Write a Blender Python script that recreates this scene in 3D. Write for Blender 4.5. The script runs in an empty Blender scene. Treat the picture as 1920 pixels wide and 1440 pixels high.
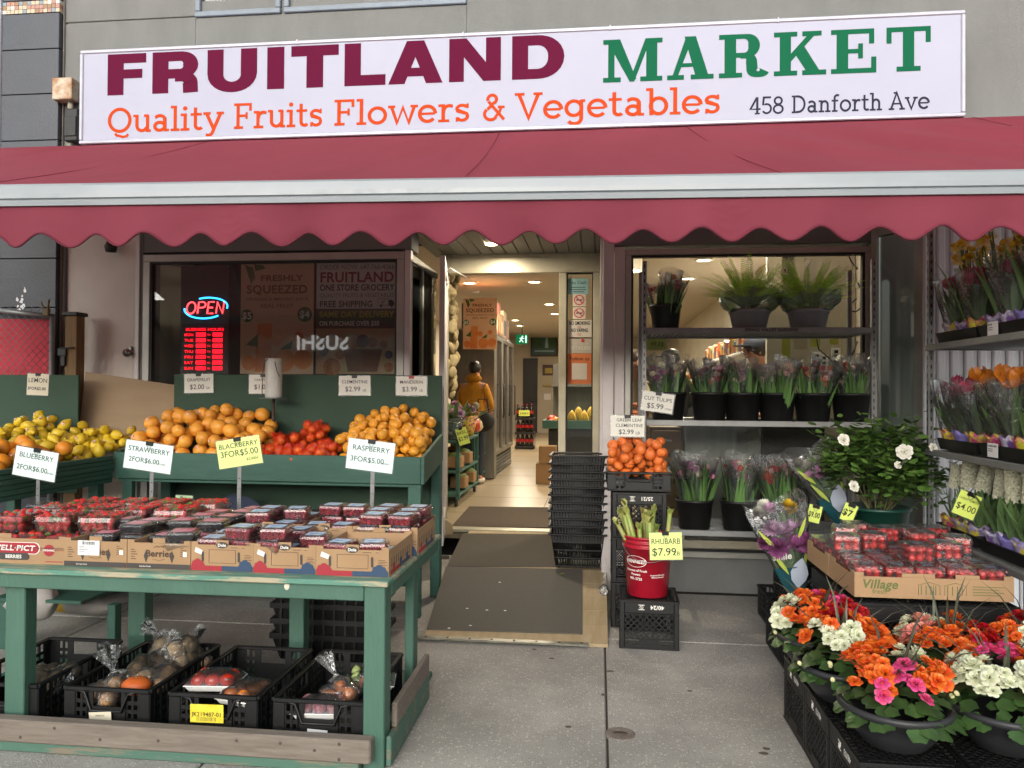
import bpy, math, random
from math import sin, cos, pi, radians as R
from mathutils import Vector as V, Matrix, noise as mnoise
SC = bpy.context.scene
COL = SC.collection
rnd = random.Random(7)

# ---------------------------------------------------------------- camera
FPX = 1442.0
TH, PH, RO, CAMH = math.atan(.113), math.atan(15/1442), .007, 1.5
fw = V((-sin(TH)*cos(PH), cos(TH)*cos(PH), sin(PH)))
r0 = V((cos(TH), sin(TH), 0)); u0 = r0.cross(fw)
rt = r0*cos(RO) + u0*sin(RO); up = u0*cos(RO) - r0*sin(RO)
def _ray(x, y): return fw + rt*((x-960)/FPX) - up*((y-720)/FPX)
def PY(x, y, Y):
    d = _ray(x, y); t = Y/d.y; return V((d.x*t, Y, CAMH+d.z*t))
def PZ(x, y, Z):
    d = _ray(x, y); t = (Z-CAMH)/d.z; return V((d.x*t, d.y*t, Z))
def X_(x, Y, y=735): return PY(x, y, Y).x
def Z_(y, Y, x=960): return PY(x, y, Y).z
cam = bpy.data.cameras.new('camera'); camo = bpy.data.objects.new('camera', cam); COL.objects.link(camo)
cam.sensor_width = 36; cam.lens = 36*FPX/1920; cam.clip_end = 500; cam.clip_start = .05
Mc = Matrix((rt, up, -fw)).transposed().to_4x4(); Mc.translation = (0, 0, CAMH)
camo.matrix_world = Mc; SC.camera = camo

# ---------------------------------------------------------------- materials
MATS = {}
def lin(c):
    if isinstance(c, str):
        c = [int(c[i:i+2], 16)/255 for i in (0, 2, 4)]
        c = [x/12.92 if x <= .04045 else ((x+.055)/1.055)**2.4 for x in c]
    return (c[0], c[1], c[2], 1)
def pm(name, col, rough=.6, col2=None, vs=6., amt=.5, bump=0, bs=80., metal=0, rand=0, island=0, spec=.5,
       trans=0, emit=0, coat=0, stretch=None, sss=0, alpha=None, wood=False, hue=0):
    if name in MATS: return MATS[name]
    m = bpy.data.materials.new(name); m.use_nodes = True; MATS[name] = m
    nt = m.node_tree; N = nt.nodes; L = nt.links
    b = N['Principled BSDF']; b.inputs['Roughness'].default_value = rough
    b.inputs['Metallic'].default_value = metal; b.inputs['Specular IOR Level'].default_value = spec
    b.inputs['Coat Weight'].default_value = coat
    c = lin(col); b.inputs['Base Color'].default_value = c
    out = b.inputs['Base Color']; src = None
    tc = None
    if col2 is not None or bump:
        tc = N.new('ShaderNodeTexCoord'); co = tc.outputs['Object']
        if stretch:
            mp = N.new('ShaderNodeMapping'); mp.inputs['Scale'].default_value = stretch
            L.new(co, mp.inputs['Vector']); co = mp.outputs[0]
    if col2 is not None:
        n = N.new('ShaderNodeTexNoise'); n.inputs['Scale'].default_value = vs; n.inputs['Detail'].default_value = 6
        n.inputs['Roughness'].default_value = .65
        L.new(co, n.inputs['Vector'])
        rp = N.new('ShaderNodeValToRGB'); rp.color_ramp.elements[0].position = .5-amt*.3; rp.color_ramp.elements[1].position = .5+amt*.3
        rp.color_ramp.elements[0].color = c; rp.color_ramp.elements[1].color = lin(col2)
        L.new(n.outputs['Fac'], rp.inputs['Fac']); src = rp.outputs[0]
    if rand or island or hue:
        h = N.new('ShaderNodeHueSaturation')
        if src: L.new(src, h.inputs['Color'])
        else: h.inputs['Color'].default_value = c
        if island: rv = N.new('ShaderNodeNewGeometry').outputs['Random Per Island']
        else: rv = N.new('ShaderNodeObjectInfo').outputs['Random']
        mr = N.new('ShaderNodeMapRange'); a = island or rand
        mr.inputs['To Min'].default_value = 1-a; mr.inputs['To Max'].default_value = 1+a
        L.new(rv, mr.inputs['Value']); L.new(mr.outputs[0], h.inputs['Value'])
        if hue:
            m2 = N.new('ShaderNodeMath'); m2.operation = 'MULTIPLY'; m2.inputs[1].default_value = 7.31
            m3 = N.new('ShaderNodeMath'); m3.operation = 'FRACT'; L.new(rv, m2.inputs[0]); L.new(m2.outputs[0], m3.inputs[0])
            mh = N.new('ShaderNodeMapRange'); mh.inputs['To Min'].default_value = .5-hue; mh.inputs['To Max'].default_value = .5+hue
            L.new(m3.outputs[0], mh.inputs['Value']); L.new(mh.outputs[0], h.inputs['Hue'])
        src = h.outputs[0]
    if src: L.new(src, out)
    if bump:
        n = N.new('ShaderNodeTexNoise'); n.inputs['Scale'].default_value = bs; n.inputs['Detail'].default_value = 4
        L.new(co, n.inputs['Vector'])
        bp = N.new('ShaderNodeBump'); bp.inputs['Strength'].default_value = bump; bp.inputs['Distance'].default_value = .02
        L.new(n.outputs['Fac'], bp.inputs['Height']); L.new(bp.outputs[0], b.inputs['Normal'])
    if emit:
        b.inputs['Emission Strength'].default_value = emit; b.inputs['Emission Color'].default_value = c
    if sss:
        b.inputs['Subsurface Weight'].default_value = sss; b.inputs['Subsurface Radius'].default_value = (.02, .01, .005)
        b.inputs['Subsurface Scale'].default_value = .3
    if trans:
        t = N.new('ShaderNodeBsdfTranslucent'); mx = N.new('ShaderNodeMixShader'); mx.inputs[0].default_value = trans
        if src: L.new(src, t.inputs[0])
        else: t.inputs[0].default_value = c
        L.new(b.outputs[0], mx.inputs[1]); L.new(t.outputs[0], mx.inputs[2]); L.new(mx.outputs[0], N['Material Output'].inputs[0])
    return m
def film(name, col='ffffff', base=.03, fres=1.0, rough=.05, body='e8ecee', wrinkle=0, ws=30.):
    """thin clear sheet: what is behind shows through, plus a surface sheen"""
    if name in MATS: return MATS[name]
    m = bpy.data.materials.new(name); m.use_nodes = True; MATS[name] = m
    nt = m.node_tree; N = nt.nodes; L = nt.links; N.remove(N['Principled BSDF'])
    tr = N.new('ShaderNodeBsdfTransparent'); tr.inputs[0].default_value = lin(col)
    gl = N.new('ShaderNodeBsdfGlossy'); gl.inputs['Roughness'].default_value = rough
    df = N.new('ShaderNodeBsdfDiffuse'); df.inputs[0].default_value = lin(body)
    lw = N.new('ShaderNodeFresnel'); lw.inputs['IOR'].default_value = 1.5
    mu = N.new('ShaderNodeMath'); mu.operation = 'MULTIPLY'; mu.inputs[1].default_value = fres; mu.use_clamp = True
    L.new(lw.outputs[0], mu.inputs[0])
    m1 = N.new('ShaderNodeMixShader'); m1.inputs[0].default_value = base
    L.new(tr.outputs[0], m1.inputs[1]); L.new(df.outputs[0], m1.inputs[2])
    m2 = N.new('ShaderNodeMixShader'); L.new(mu.outputs[0], m2.inputs[0]); L.new(m1.outputs[0], m2.inputs[1]); L.new(gl.outputs[0], m2.inputs[2])
    L.new(m2.outputs[0], N['Material Output'].inputs[0])
    if wrinkle:
        tc = N.new('ShaderNodeTexCoord'); n = N.new('ShaderNodeTexNoise'); n.inputs['Scale'].default_value = ws; n.inputs['Detail'].default_value = 3
        n.inputs['Distortion'].default_value = 1.5
        L.new(tc.outputs['Object'], n.inputs['Vector']); bp = N.new('ShaderNodeBump'); bp.inputs['Strength'].default_value = wrinkle
        bp.inputs['Distance'].default_value = .02
        L.new(n.outputs['Fac'], bp.inputs['Height']); L.new(bp.outputs[0], gl.inputs['Normal']); L.new(bp.outputs[0], lw.inputs['Normal']); L.new(bp.outputs[0], df.inputs['Normal'])
    return m
def glow(name, col, s):
    if name in MATS: return MATS[name]
    m = bpy.data.materials.new(name); m.use_nodes = True; MATS[name] = m
    N = m.node_tree.nodes; N.remove(N['Principled BSDF']); e = N.new('ShaderNodeEmission')
    e.inputs[0].default_value = lin(col); e.inputs[1].default_value = s
    m.node_tree.links.new(e.outputs[0], N['Material Output'].inputs[0]); return m

# ---------------------------------------------------------------- objects
W = {}
def _p(o, **k):
    for a, b in k.items():
        if b: o[a] = b
def thing(name, label, cat, loc=(0, 0, 0), rz=0, group=None, kind=None):
    o = bpy.data.objects.new(name, None); o.empty_display_size = .05; COL.objects.link(o)
    o.location = loc; o.rotation_euler = (0, 0, rz); _p(o, label=label, category=cat, group=group, kind=kind)
    W[o] = Matrix.Translation(V(loc)) @ Matrix.Rotation(rz, 4, 'Z'); return o
class MB:
    def __init__(s): s.v = []; s.f = []; s.m = []; s.s = []
    def add(s, vs, fs, m=0, M=None, sm=False):
        k = len(s.v)
        s.v += [tuple(M @ V(p)) for p in vs] if M is not None else [tuple(p) for p in vs]
        for f in fs: s.f.append([i+k for i in f]); s.m.append(m); s.s.append(sm)
        return s
    def box(s, a, b, c=.003, m=0, M=None):
        (x0, y0, z0), (x1, y1, z1) = [min(p, q) for p, q in zip(a, b)], [max(p, q) for p, q in zip(a, b)]
        c = min(c, (x1-x0)*.3, (y1-y0)*.3, (z1-z0)*.3)
        if c <= 0:
            vs = [(x, y, z) for x in (x0, x1) for y in (y0, y1) for z in (z0, z1)]
            return s.add(vs, [(0, 1, 3, 2), (4, 6, 7, 5), (0, 4, 5, 1), (2, 3, 7, 6), (0, 2, 6, 4), (1, 5, 7, 3)], m, M)
        vs = []; X, Yy, Z = (x0, x1), (y0, y1), (z0, z1)
        for i in (0, 1):
            for j in (0, 1):
                for k in (0, 1):
                    dx, dy, dz = (c, -c)[i], (c, -c)[j], (c, -c)[k]
                    vs += [(X[i], Yy[j]+dy, Z[k]+dz), (X[i]+dx, Yy[j], Z[k]+dz), (X[i]+dx, Yy[j]+dy, Z[k])]
        q = lambda i, j, k, a: (i*4+j*2+k)*3+a
        fs = [(q(0,0,0,0), q(0,0,1,0), q(0,1,1,0), q(0,1,0,0)), (q(1,0,0,0), q(1,1,0,0), q(1,1,1,0), q(1,0,1,0)),
              (q(0,0,0,1), q(1,0,0,1), q(1,0,1,1), q(0,0,1,1)), (q(0,1,0,1), q(0,1,1,1), q(1,1,1,1), q(1,1,0,1)),
              (q(0,0,0,2), q(0,1,0,2), q(1,1,0,2), q(1,0,0,2)), (q(0,0,1,2), q(1,0,1,2), q(1,1,1,2), q(0,1,1,2))]
        for i in (0, 1):
            for j in (0, 1):
                fs.append((q(i,j,0,0), q(i,j,1,0), q(i,j,1,1), q(i,j,0,1)) if i != j else (q(i,j,0,1), q(i,j,1,1), q(i,j,1,0), q(i,j,0,0)))
                fs.append((q(i,0,j,0), q(i,0,j,2), q(i,1,j,2), q(i,1,j,0)) if i != j else (q(i,0,j,2), q(i,0,j,0), q(i,1,j,0), q(i,1,j,2)))
                fs.append((q(0,i,j,1), q(0,i,j,2), q(1,i,j,2), q(1,i,j,1)) if i == j else (q(0,i,j,2), q(0,i,j,1), q(1,i,j,1), q(1,i,j,2)))
                for k in (0, 1):
                    t = (q(i,j,k,0), q(i,j,k,1), q(i,j,k,2)); fs.append(t if (i+j+k) % 2 else t[::-1])
        return s.add(vs, fs, m, M)
    def bar(s, p, q, w, h, m=0, c=.002, upv=(0, 0, 1)):
        """a straight batten from p to q; w across, h along upv"""
        p, q = V(p), V(q); d = (q-p); l = d.length; d.normalize(); u = V(upv); x = d.cross(u)
        if x.length < 1e-4: x = d.cross(V((1, 0, 0)))
        x.normalize(); u = x.cross(d)
        M = Matrix((x, d, u)).transposed().to_4x4(); M.translation = p
        return s.box((-w/2, 0, -h/2), (w/2, l, h/2), c, m, M)
    def tube(s, pts, r, n=8, m=0, caps=True, M=None, sm=True):
        pts = [V(p) for p in pts]; rs = r if isinstance(r, (list, tuple)) else [r]*len(pts); vs = []; fs = []
        a = None
        for i, p in enumerate(pts):
            d = (pts[min(i+1, len(pts)-1)]-pts[max(i-1, 0)]).normalized()
            if a is None: a = d.orthogonal().normalized()
            else:
                a = a - d*a.dot(d); a = a.normalized() if a.length > 1e-6 else d.orthogonal().normalized()
            b = d.cross(a)
            for k in range(n):
                t = 2*pi*k/n; vs.append(p+(a*cos(t)+b*sin(t))*rs[i])
        for i in range(len(pts)-1):
            for k in range(n): k2 = (k+1) % n; fs.append((i*n+k, i*n+k2, i*n+n+k2, i*n+n+k))
        if caps: fs += [tuple(range(n))[::-1], tuple(range((len(pts)-1)*n, len(pts)*n))]
        return s.add(vs, fs, m, M, sm)
    def lathe(s, prof, n=24, c=(0, 0, 0), m=0, M=None, sm=True, sx=1, sy=1):
        vs = []; fs = []
        for r, z in prof:
            for k in range(n): t = 2*pi*k/n; vs.append((c[0]+r*cos(t)*sx, c[1]+r*sin(t)*sy, c[2]+z))
        for i in range(len(prof)-1):
            for k in range(n): k2 = (k+1) % n; fs.append((i*n+k, i*n+k2, i*n+n+k2, i*n+n+k))
        return s.add(vs, fs, m, M, sm)
    def ball(s, c, r, n=10, k=7, sc=(1, 1, 1), m=0, M=None, jit=0, rg=rnd):
        prof = [(max(sin(pi*i/k), .02), -cos(pi*i/k)) for i in range(k+1)]
        vs = []; fs = []
        for a, z in prof:
            for q in range(n):
                t = 2*pi*q/n; j = 1+rg.uniform(-jit, jit)
                vs.append((c[0]+r*a*cos(t)*sc[0]*j, c[1]+r*a*sin(t)*sc[1]*j, c[2]+r*z*sc[2]*j))
        for i in range(k):
            for q in range(n): q2 = (q+1) % n; fs.append((i*n+q, i*n+q2, i*n+n+q2, i*n+n+q))
        return s.add(vs, fs, m, M, True)
    def prism(s, poly, z0, z1, m=0, M=None, sides=True):
        n = len(poly); ar = sum(poly[i][0]*poly[(i+1) % n][1]-poly[(i+1) % n][0]*poly[i][1] for i in range(n))
        if ar < 0: poly = poly[::-1]
        vs = [(x, y, z0) for x, y in poly]+[(x, y, z1) for x, y in poly]
        fs = [tuple(range(n, 2*n)), tuple(range(n))[::-1]]
        if sides: fs += [(i, (i+1) % n, n+(i+1) % n, n+i) for i in range(n)]
        return s.add(vs, fs, m, M)
    def blade(s, pts, ws, side, m=0, fold=0, sm=True):
        """leaf strip through pts with half widths ws across side; fold lifts the edges"""
        pts = [V(p) for p in pts]; side = V(side).normalized(); vs = []; fs = []; n = len(pts)
        for i, p in enumerate(pts):
            d = (pts[min(i+1, n-1)]-pts[max(i-1, 0)]).normalized(); x = side-d*side.dot(d)
            x = x.normalized() if x.length > 1e-5 else d.orthogonal().normalized(); nn = x.cross(d)
            w = ws[i]; vs += [p-x*w+nn*fold*w, p, p+x*w+nn*fold*w]
        for i in range(n-1): fs += [(3*i, 3*i+1, 3*i+4, 3*i+3), (3*i+1, 3*i+2, 3*i+5, 3*i+4)]
        return s.add(vs, fs, m, None, sm)
    def text(s, t, o, u, v, size, m=0, align='L', bold=False, lift=.0008, sx=1, shear=0, fit=None):
        """lettering on the plane (o,u,v); fit = width to stretch to"""
        G = GB if bold else GL; u = V(u).normalized(); v = V(v).normalized(); w = u.cross(v)
        adv = sum(G[c][1] for c in t)*size
        if fit: sx = fit/adv
        adv *= sx; x = {'L': 0, 'C': -adv/2, 'R': -adv}[align]; o = V(o)+w*lift
        for c in t:
            (gv, gf), a = G[c]
            if gv: s.add([o+u*(x+(px+py*shear)*size*sx)+v*(py*size) for px, py in gv], gf, m)
            x += a*size*sx
        return s
    def build(s, name, mats, parent=None, world=True, label=None, cat=None, group=None, kind=None, loc=None):
        me = bpy.data.meshes.new(name); vs = s.v
        if parent is not None and world:
            I = W[parent].inverted(); vs = [tuple(I @ V(p)) for p in vs]
        elif parent is None and loc is not None and world:
            vs = [(p[0]-loc[0], p[1]-loc[1], p[2]-loc[2]) for p in vs]
        me.from_pydata(vs, [], s.f); me.update()
        for a in (mats if isinstance(mats, (list, tuple)) else [mats]): me.materials.append(a)
        me.polygons.foreach_set('material_index', s.m); me.polygons.foreach_set('use_smooth', s.s)
        o = bpy.data.objects.new(name, me); COL.objects.link(o)
        if parent is not None: o.parent = parent; W[o] = W[parent]
        elif loc is not None: o.location = loc; W[o] = Matrix.Translation(V(loc))
        else: W[o] = Matrix.Identity(4)
        _p(o, label=label, category=cat, group=group, kind=kind); return o
def dup(o, loc=None, rz=None, label=None, group=None, scale=None, rot=None, parent=None, keep=True):
    c = o.copy(); COL.objects.link(c); c.parent = parent
    if loc is not None: c.location = loc
    if rz is not None: c.rotation_euler = (0, 0, rz)
    if rot is not None: c.rotation_euler = rot
    if scale is not None: c.scale = scale if isinstance(scale, (tuple, list)) else (scale,)*3
    if label: c['label'] = label
    if group: c['group'] = group
    W[c] = Matrix.Translation(c.location) @ c.rotation_euler.to_matrix().to_4x4() if parent is None else W[parent]
    for ch in KIDS(o):
        dup(ch, parent=c)
    return c
def KIDS(o): return list(o.children)
def prt(src, parent, name, mats, loc=(0, 0, 0), rot=(0, 0, 0), scale=(1, 1, 1)):
    """a part that reuses a mesh"""
    o = bpy.data.objects.new(name, src); COL.objects.link(o); o.parent = parent; o.location = loc; o.rotation_euler = rot
    o.scale = scale if isinstance(scale, (tuple, list)) else (scale,)*3; W[o] = W[parent]; return o
def mesh(mb, name, mats):
    me = bpy.data.meshes.new(name); me.from_pydata(mb.v, [], mb.f); me.update()
    for a in (mats if isinstance(mats, (list, tuple)) else [mats]): me.materials.append(a)
    me.polygons.foreach_set('material_index', mb.m); me.polygons.foreach_set('use_smooth', mb.s); return me
def frame(o, u, v):
    u = V(u).normalized(); w = u.cross(V(v)).normalized(); v = w.cross(u)
    M = Matrix((u, v, w)).transposed().to_4x4(); M.translation = V(o); return M
def nz(x, y, z=0): return mnoise.noise(V((x, y, z)))

# ---------------------------------------------------------------- lettering
def _glyphs(off):
    chars = "ABCDEFGHIJKLMNOPQRSTUVWXYZabcdefghijklmnopqrstuvwxyz0123456789$&:.,-/+!'()#@?\u00b7"
    obs = []
    for c in chars:
        for t in (c, c+c):
            cu = bpy.data.curves.new('t', 'FONT'); cu.body = t; cu.offset = off; cu.resolution_u = 3
            o = bpy.data.objects.new('t', cu); COL.objects.link(o); obs.append(o)
    bpy.context.view_layer.update(); dg = bpy.context.evaluated_depsgraph_get(); out = []
    for o in obs:
        e = o.evaluated_get(dg); me = e.to_mesh(); vs = [(v.co.x, v.co.y) for v in me.vertices]
        out.append((vs, [tuple(p.vertices) for p in me.polygons])); e.to_mesh_clear()
    for o in obs:
        cu = o.data; bpy.data.objects.remove(o); bpy.data.curves.remove(cu)
    G = {}
    for i, c in enumerate(chars):
        a, b = out[2*i], out[2*i+1]; xa = max(p[0] for p in a[0]); xb = max(p[0] for p in b[0]); G[c] = (a, xb-xa+off)
    G[' '] = (((), ()), .3); return G
GL = _glyphs(.004); GB = _glyphs(.028)
CAP = max(p[1] for p in GL['H'][0][0])

# pieces for heavy and slab-serif letters: strokes with their own widths
def arc(cx, cy, rx, ry, a0, a1, n=14):
    return [(cx+rx*cos(R(a0+(a1-a0)*i/n)), cy+ry*sin(R(a0+(a1-a0)*i/n))) for i in range(n+1)]
def stroke(pts, w, close=False):
    """flat outline quads of a polyline; w = width, or (wx, wy) for widths that differ by direction"""
    P = []
    for x, y in pts:
        if not P or (V((x, y))-P[-1]).length > 1e-4: P.append(V((x, y)))
    n = len(P); L_, R_ = [], []
    for i in range(n):
        if close: a, b = P[(i-1) % n], P[(i+1) % n]
        else: a, b = P[max(i-1, 0)], P[min(i+1, n-1)]
        d = (b-a).normalized(); nn = V((-d.y, d.x))
        k = 1.0
        if (close or 0 < i < n-1):
            d1 = (P[i]-P[i-1]).normalized(); k = 1/max(abs(d1.dot(d)), .5)
        ww = w if not isinstance(w, tuple) else math.hypot(nn.x*w[0], nn.y*w[1])
        L_.append(P[i]+nn*ww*.5*k); R_.append(P[i]-nn*ww*.5*k)
    return L_, R_
def put_pieces(mb, pieces, M, m=0, dz=.0002):
    """pieces: ('s', width, pts[, closed]) or ('p', polygon); each a hair above the one before"""
    z = 0
    for pc in pieces:
        z += dz
        if pc[0] == 'p':
            poly = pc[1]; n = len(poly)
            ar = sum(poly[i][0]*poly[(i+1) % n][1]-poly[(i+1) % n][0]*poly[i][1] for i in range(n))
            if ar < 0: poly = poly[::-1]
            mb.add([(x, y, z) for x, y in poly], [tuple(range(n))], m, M)
        else:
            cl = len(pc) > 3 and pc[3]; L_, R_ = stroke(pc[2], pc[1], cl); n = len(L_)
            vs = [(p.x, p.y, z) for p in L_]+[(p.x, p.y, z) for p in R_]
            fs = [(i, n+i, n+(i+1) % n, (i+1) % n) for i in range(n if cl else n-1)]
            mb.add(vs, fs, m, M)

# ---------------------------------------------------------------- world and light
wd = bpy.data.worlds.new('World'); SC.world = wd; wd.use_nodes = True
nt = wd.node_tree; bg = nt.nodes['Background']; sk = nt.nodes.new('ShaderNodeTexSky'); sk.sky_type = 'NISHITA'; sk.sun_disc = False
SUN_EL, SUN_AZ = R(13), R(186)
sk.sun_elevation = SUN_EL; sk.sun_rotation = SUN_AZ; sk.air_density = 1.4; sk.dust_density = 2.0; sk.ozone_density = 1.0
hs_ = nt.nodes.new('ShaderNodeHueSaturation'); hs_.inputs['Saturation'].default_value = .35
nt.links.new(sk.outputs[0], hs_.inputs['Color']); nt.links.new(hs_.outputs[0], bg.inputs[0]); bg.inputs[1].default_value = .13
sl = bpy.data.lights.new('sun', 'SUN'); sl.energy = 1.5; sl.angle = R(60); sl.color = (1, .98, .95)
so = bpy.data.objects.new('sun', sl); COL.objects.link(so)
sd = V((sin(SUN_AZ)*cos(SUN_EL), cos(SUN_AZ)*cos(SUN_EL), sin(SUN_EL)))
so.rotation_euler = sd.to_track_quat('Z', 'Y').to_euler(); so.location = (0, -5, 12)
vs_ = SC.view_settings; vs_.view_transform = 'Standard'; vs_.look = 'None'; vs_.exposure = 1.32; vs_.gamma = 1
cy_ = SC.cycles
cy_.use_denoising = True; cy_.max_bounces = 8; cy_.transparent_max_bounces = 24; cy_.diffuse_bounces = 4; cy_.glossy_bounces = 3
cy_.caustics_reflective = False; cy_.caustics_refractive = False; cy_.sample_clamp_indirect = 6
# ================================================================ sign letters
def rc(x0, x1, y0, y1): return ('p', [(x0, y0), (x1, y0), (x1, y1), (x0, y1)])
HEAVY = {
 'F': (.93, [rc(0, .39, 0, 1), rc(.3, .93, .77, 1), rc(.3, .84, .40, .62)]),
 'R': (1.14, [rc(0, .39, 0, 1), ('s', (.38, .23), [(.3, .885), (.68, .885)]+arc(.68, .675, .24, .21, 90, -90)+[(.3, .465)]),
              ('s', (.36, .25), [(.55, .40), (.70, .40)]+arc(.70, .24, .22, .16, 90, 0, 6)+[(.93, .0)])]),
 'U': (1.2, [('s', (.39, .25), [(.195, 1), (.195, .42)]+arc(.6, .42, .405, .33, 180, 360)+[(1.005, 1)])]),
 'I': (.41, [rc(0, .41, 0, 1)]),
 'T': (1.14, [rc(0, 1.14, .75, 1), rc(.37, .77, 0, .8)]),
 'L': (.98, [rc(0, .39, 0, 1), rc(.3, .98, 0, .25)]),
 'A': (1.32, [('p', [(0, 0), (.40, 0), (.82, 1), (.45, 1)]), ('p', [(.92, 0), (1.32, 0), (.87, 1), (.50, 1)]), rc(.3, 1.02, .17, .37)]),
 'N': (1.25, [rc(0, .36, 0, 1), rc(.89, 1.25, 0, 1), ('p', [(0, 1), (.42, 1), (1.25, 0), (.83, 0)])]),
 'D': (1.26, [rc(0, .39, 0, 1), ('s', (.39, .23), [(.3, .885), (.62, .885)]+arc(.62, .5, .445, .385, 90, -90)+[(.3, .115)])])}
SLAB = {
 'M': (1.4, [rc(.12, .27, 0, 1), rc(1.02, 1.28, 0, 1), ('p', [(.08, 1), (.40, 1), (.79, .06), (.63, 0)]), ('p', [(.62, 0), (.74, 0), (1.13, 1), (1.0, 1)]),
             rc(0, .42, 0, .11), rc(.88, 1.4, 0, .11), rc(0, .38, .89, 1), rc(1.02, 1.4, .89, 1)]),
 'A': (1.1, [('p', [(.11, .05), (.24, .05), (.62, 1), (.45, 1)]), ('p', [(.68, .05), (.99, .05), (.68, 1), (.41, 1)]), rc(.28, .82, .29, .38),
             rc(0, .40, 0, .11), rc(.56, 1.1, 0, .11)]),
 'R': (1.15, [rc(.13, .40, 0, 1), ('s', (.27, .11), [(.2, .945), (.6, .945)]+arc(.6, .73, .215, .215, 90, -90)+[(.3, .515)]),
              ('s', (.26, .13), [(.5, .5), (.62, .5)]+arc(.62, .33, .14, .17, 90, 0, 6)+[(.77, .18)]+arc(.91, .17, .14, .11, 180, 350, 8)), rc(0, .54, 0, .11), rc(0, .4, .89, 1)]),
 'K': (1.25, [rc(.14, .41, 0, 1), rc(0, .56, 0, .11), rc(0, .56, .89, 1), ('s', .125, [(.36, .36), (.93, .95)]), ('p', [(.46, .56), (.70, .70), (1.12, .05), (.80, .05)]),
              rc(.68, 1.14, .89, 1), rc(.68, 1.25, 0, .11)]),
 'E': (1.05, [rc(.13, .40, 0, 1), rc(0, 1.0, .89, 1), rc(0, 1.05, 0, .11), rc(.35, .70, .45, .55), rc(.88, 1.0, .66, .95), rc(.93, 1.05, .05, .36), rc(.63, .74, .33, .67)]),
 'T': (1.05, [rc(0, 1.05, .89, 1), rc(.39, .66, 0, 1), rc(0, .12, .64, .95), rc(.93, 1.05, .64, .95), rc(.24, .81, 0, .11)])}
w_ = .125
def bb(x0, x1, y, t=.1): return rc(x0, x1, y, y+t)
def st(x, y0, y1): return rc(x-.0625, x+.0625, y0, y1)
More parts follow.
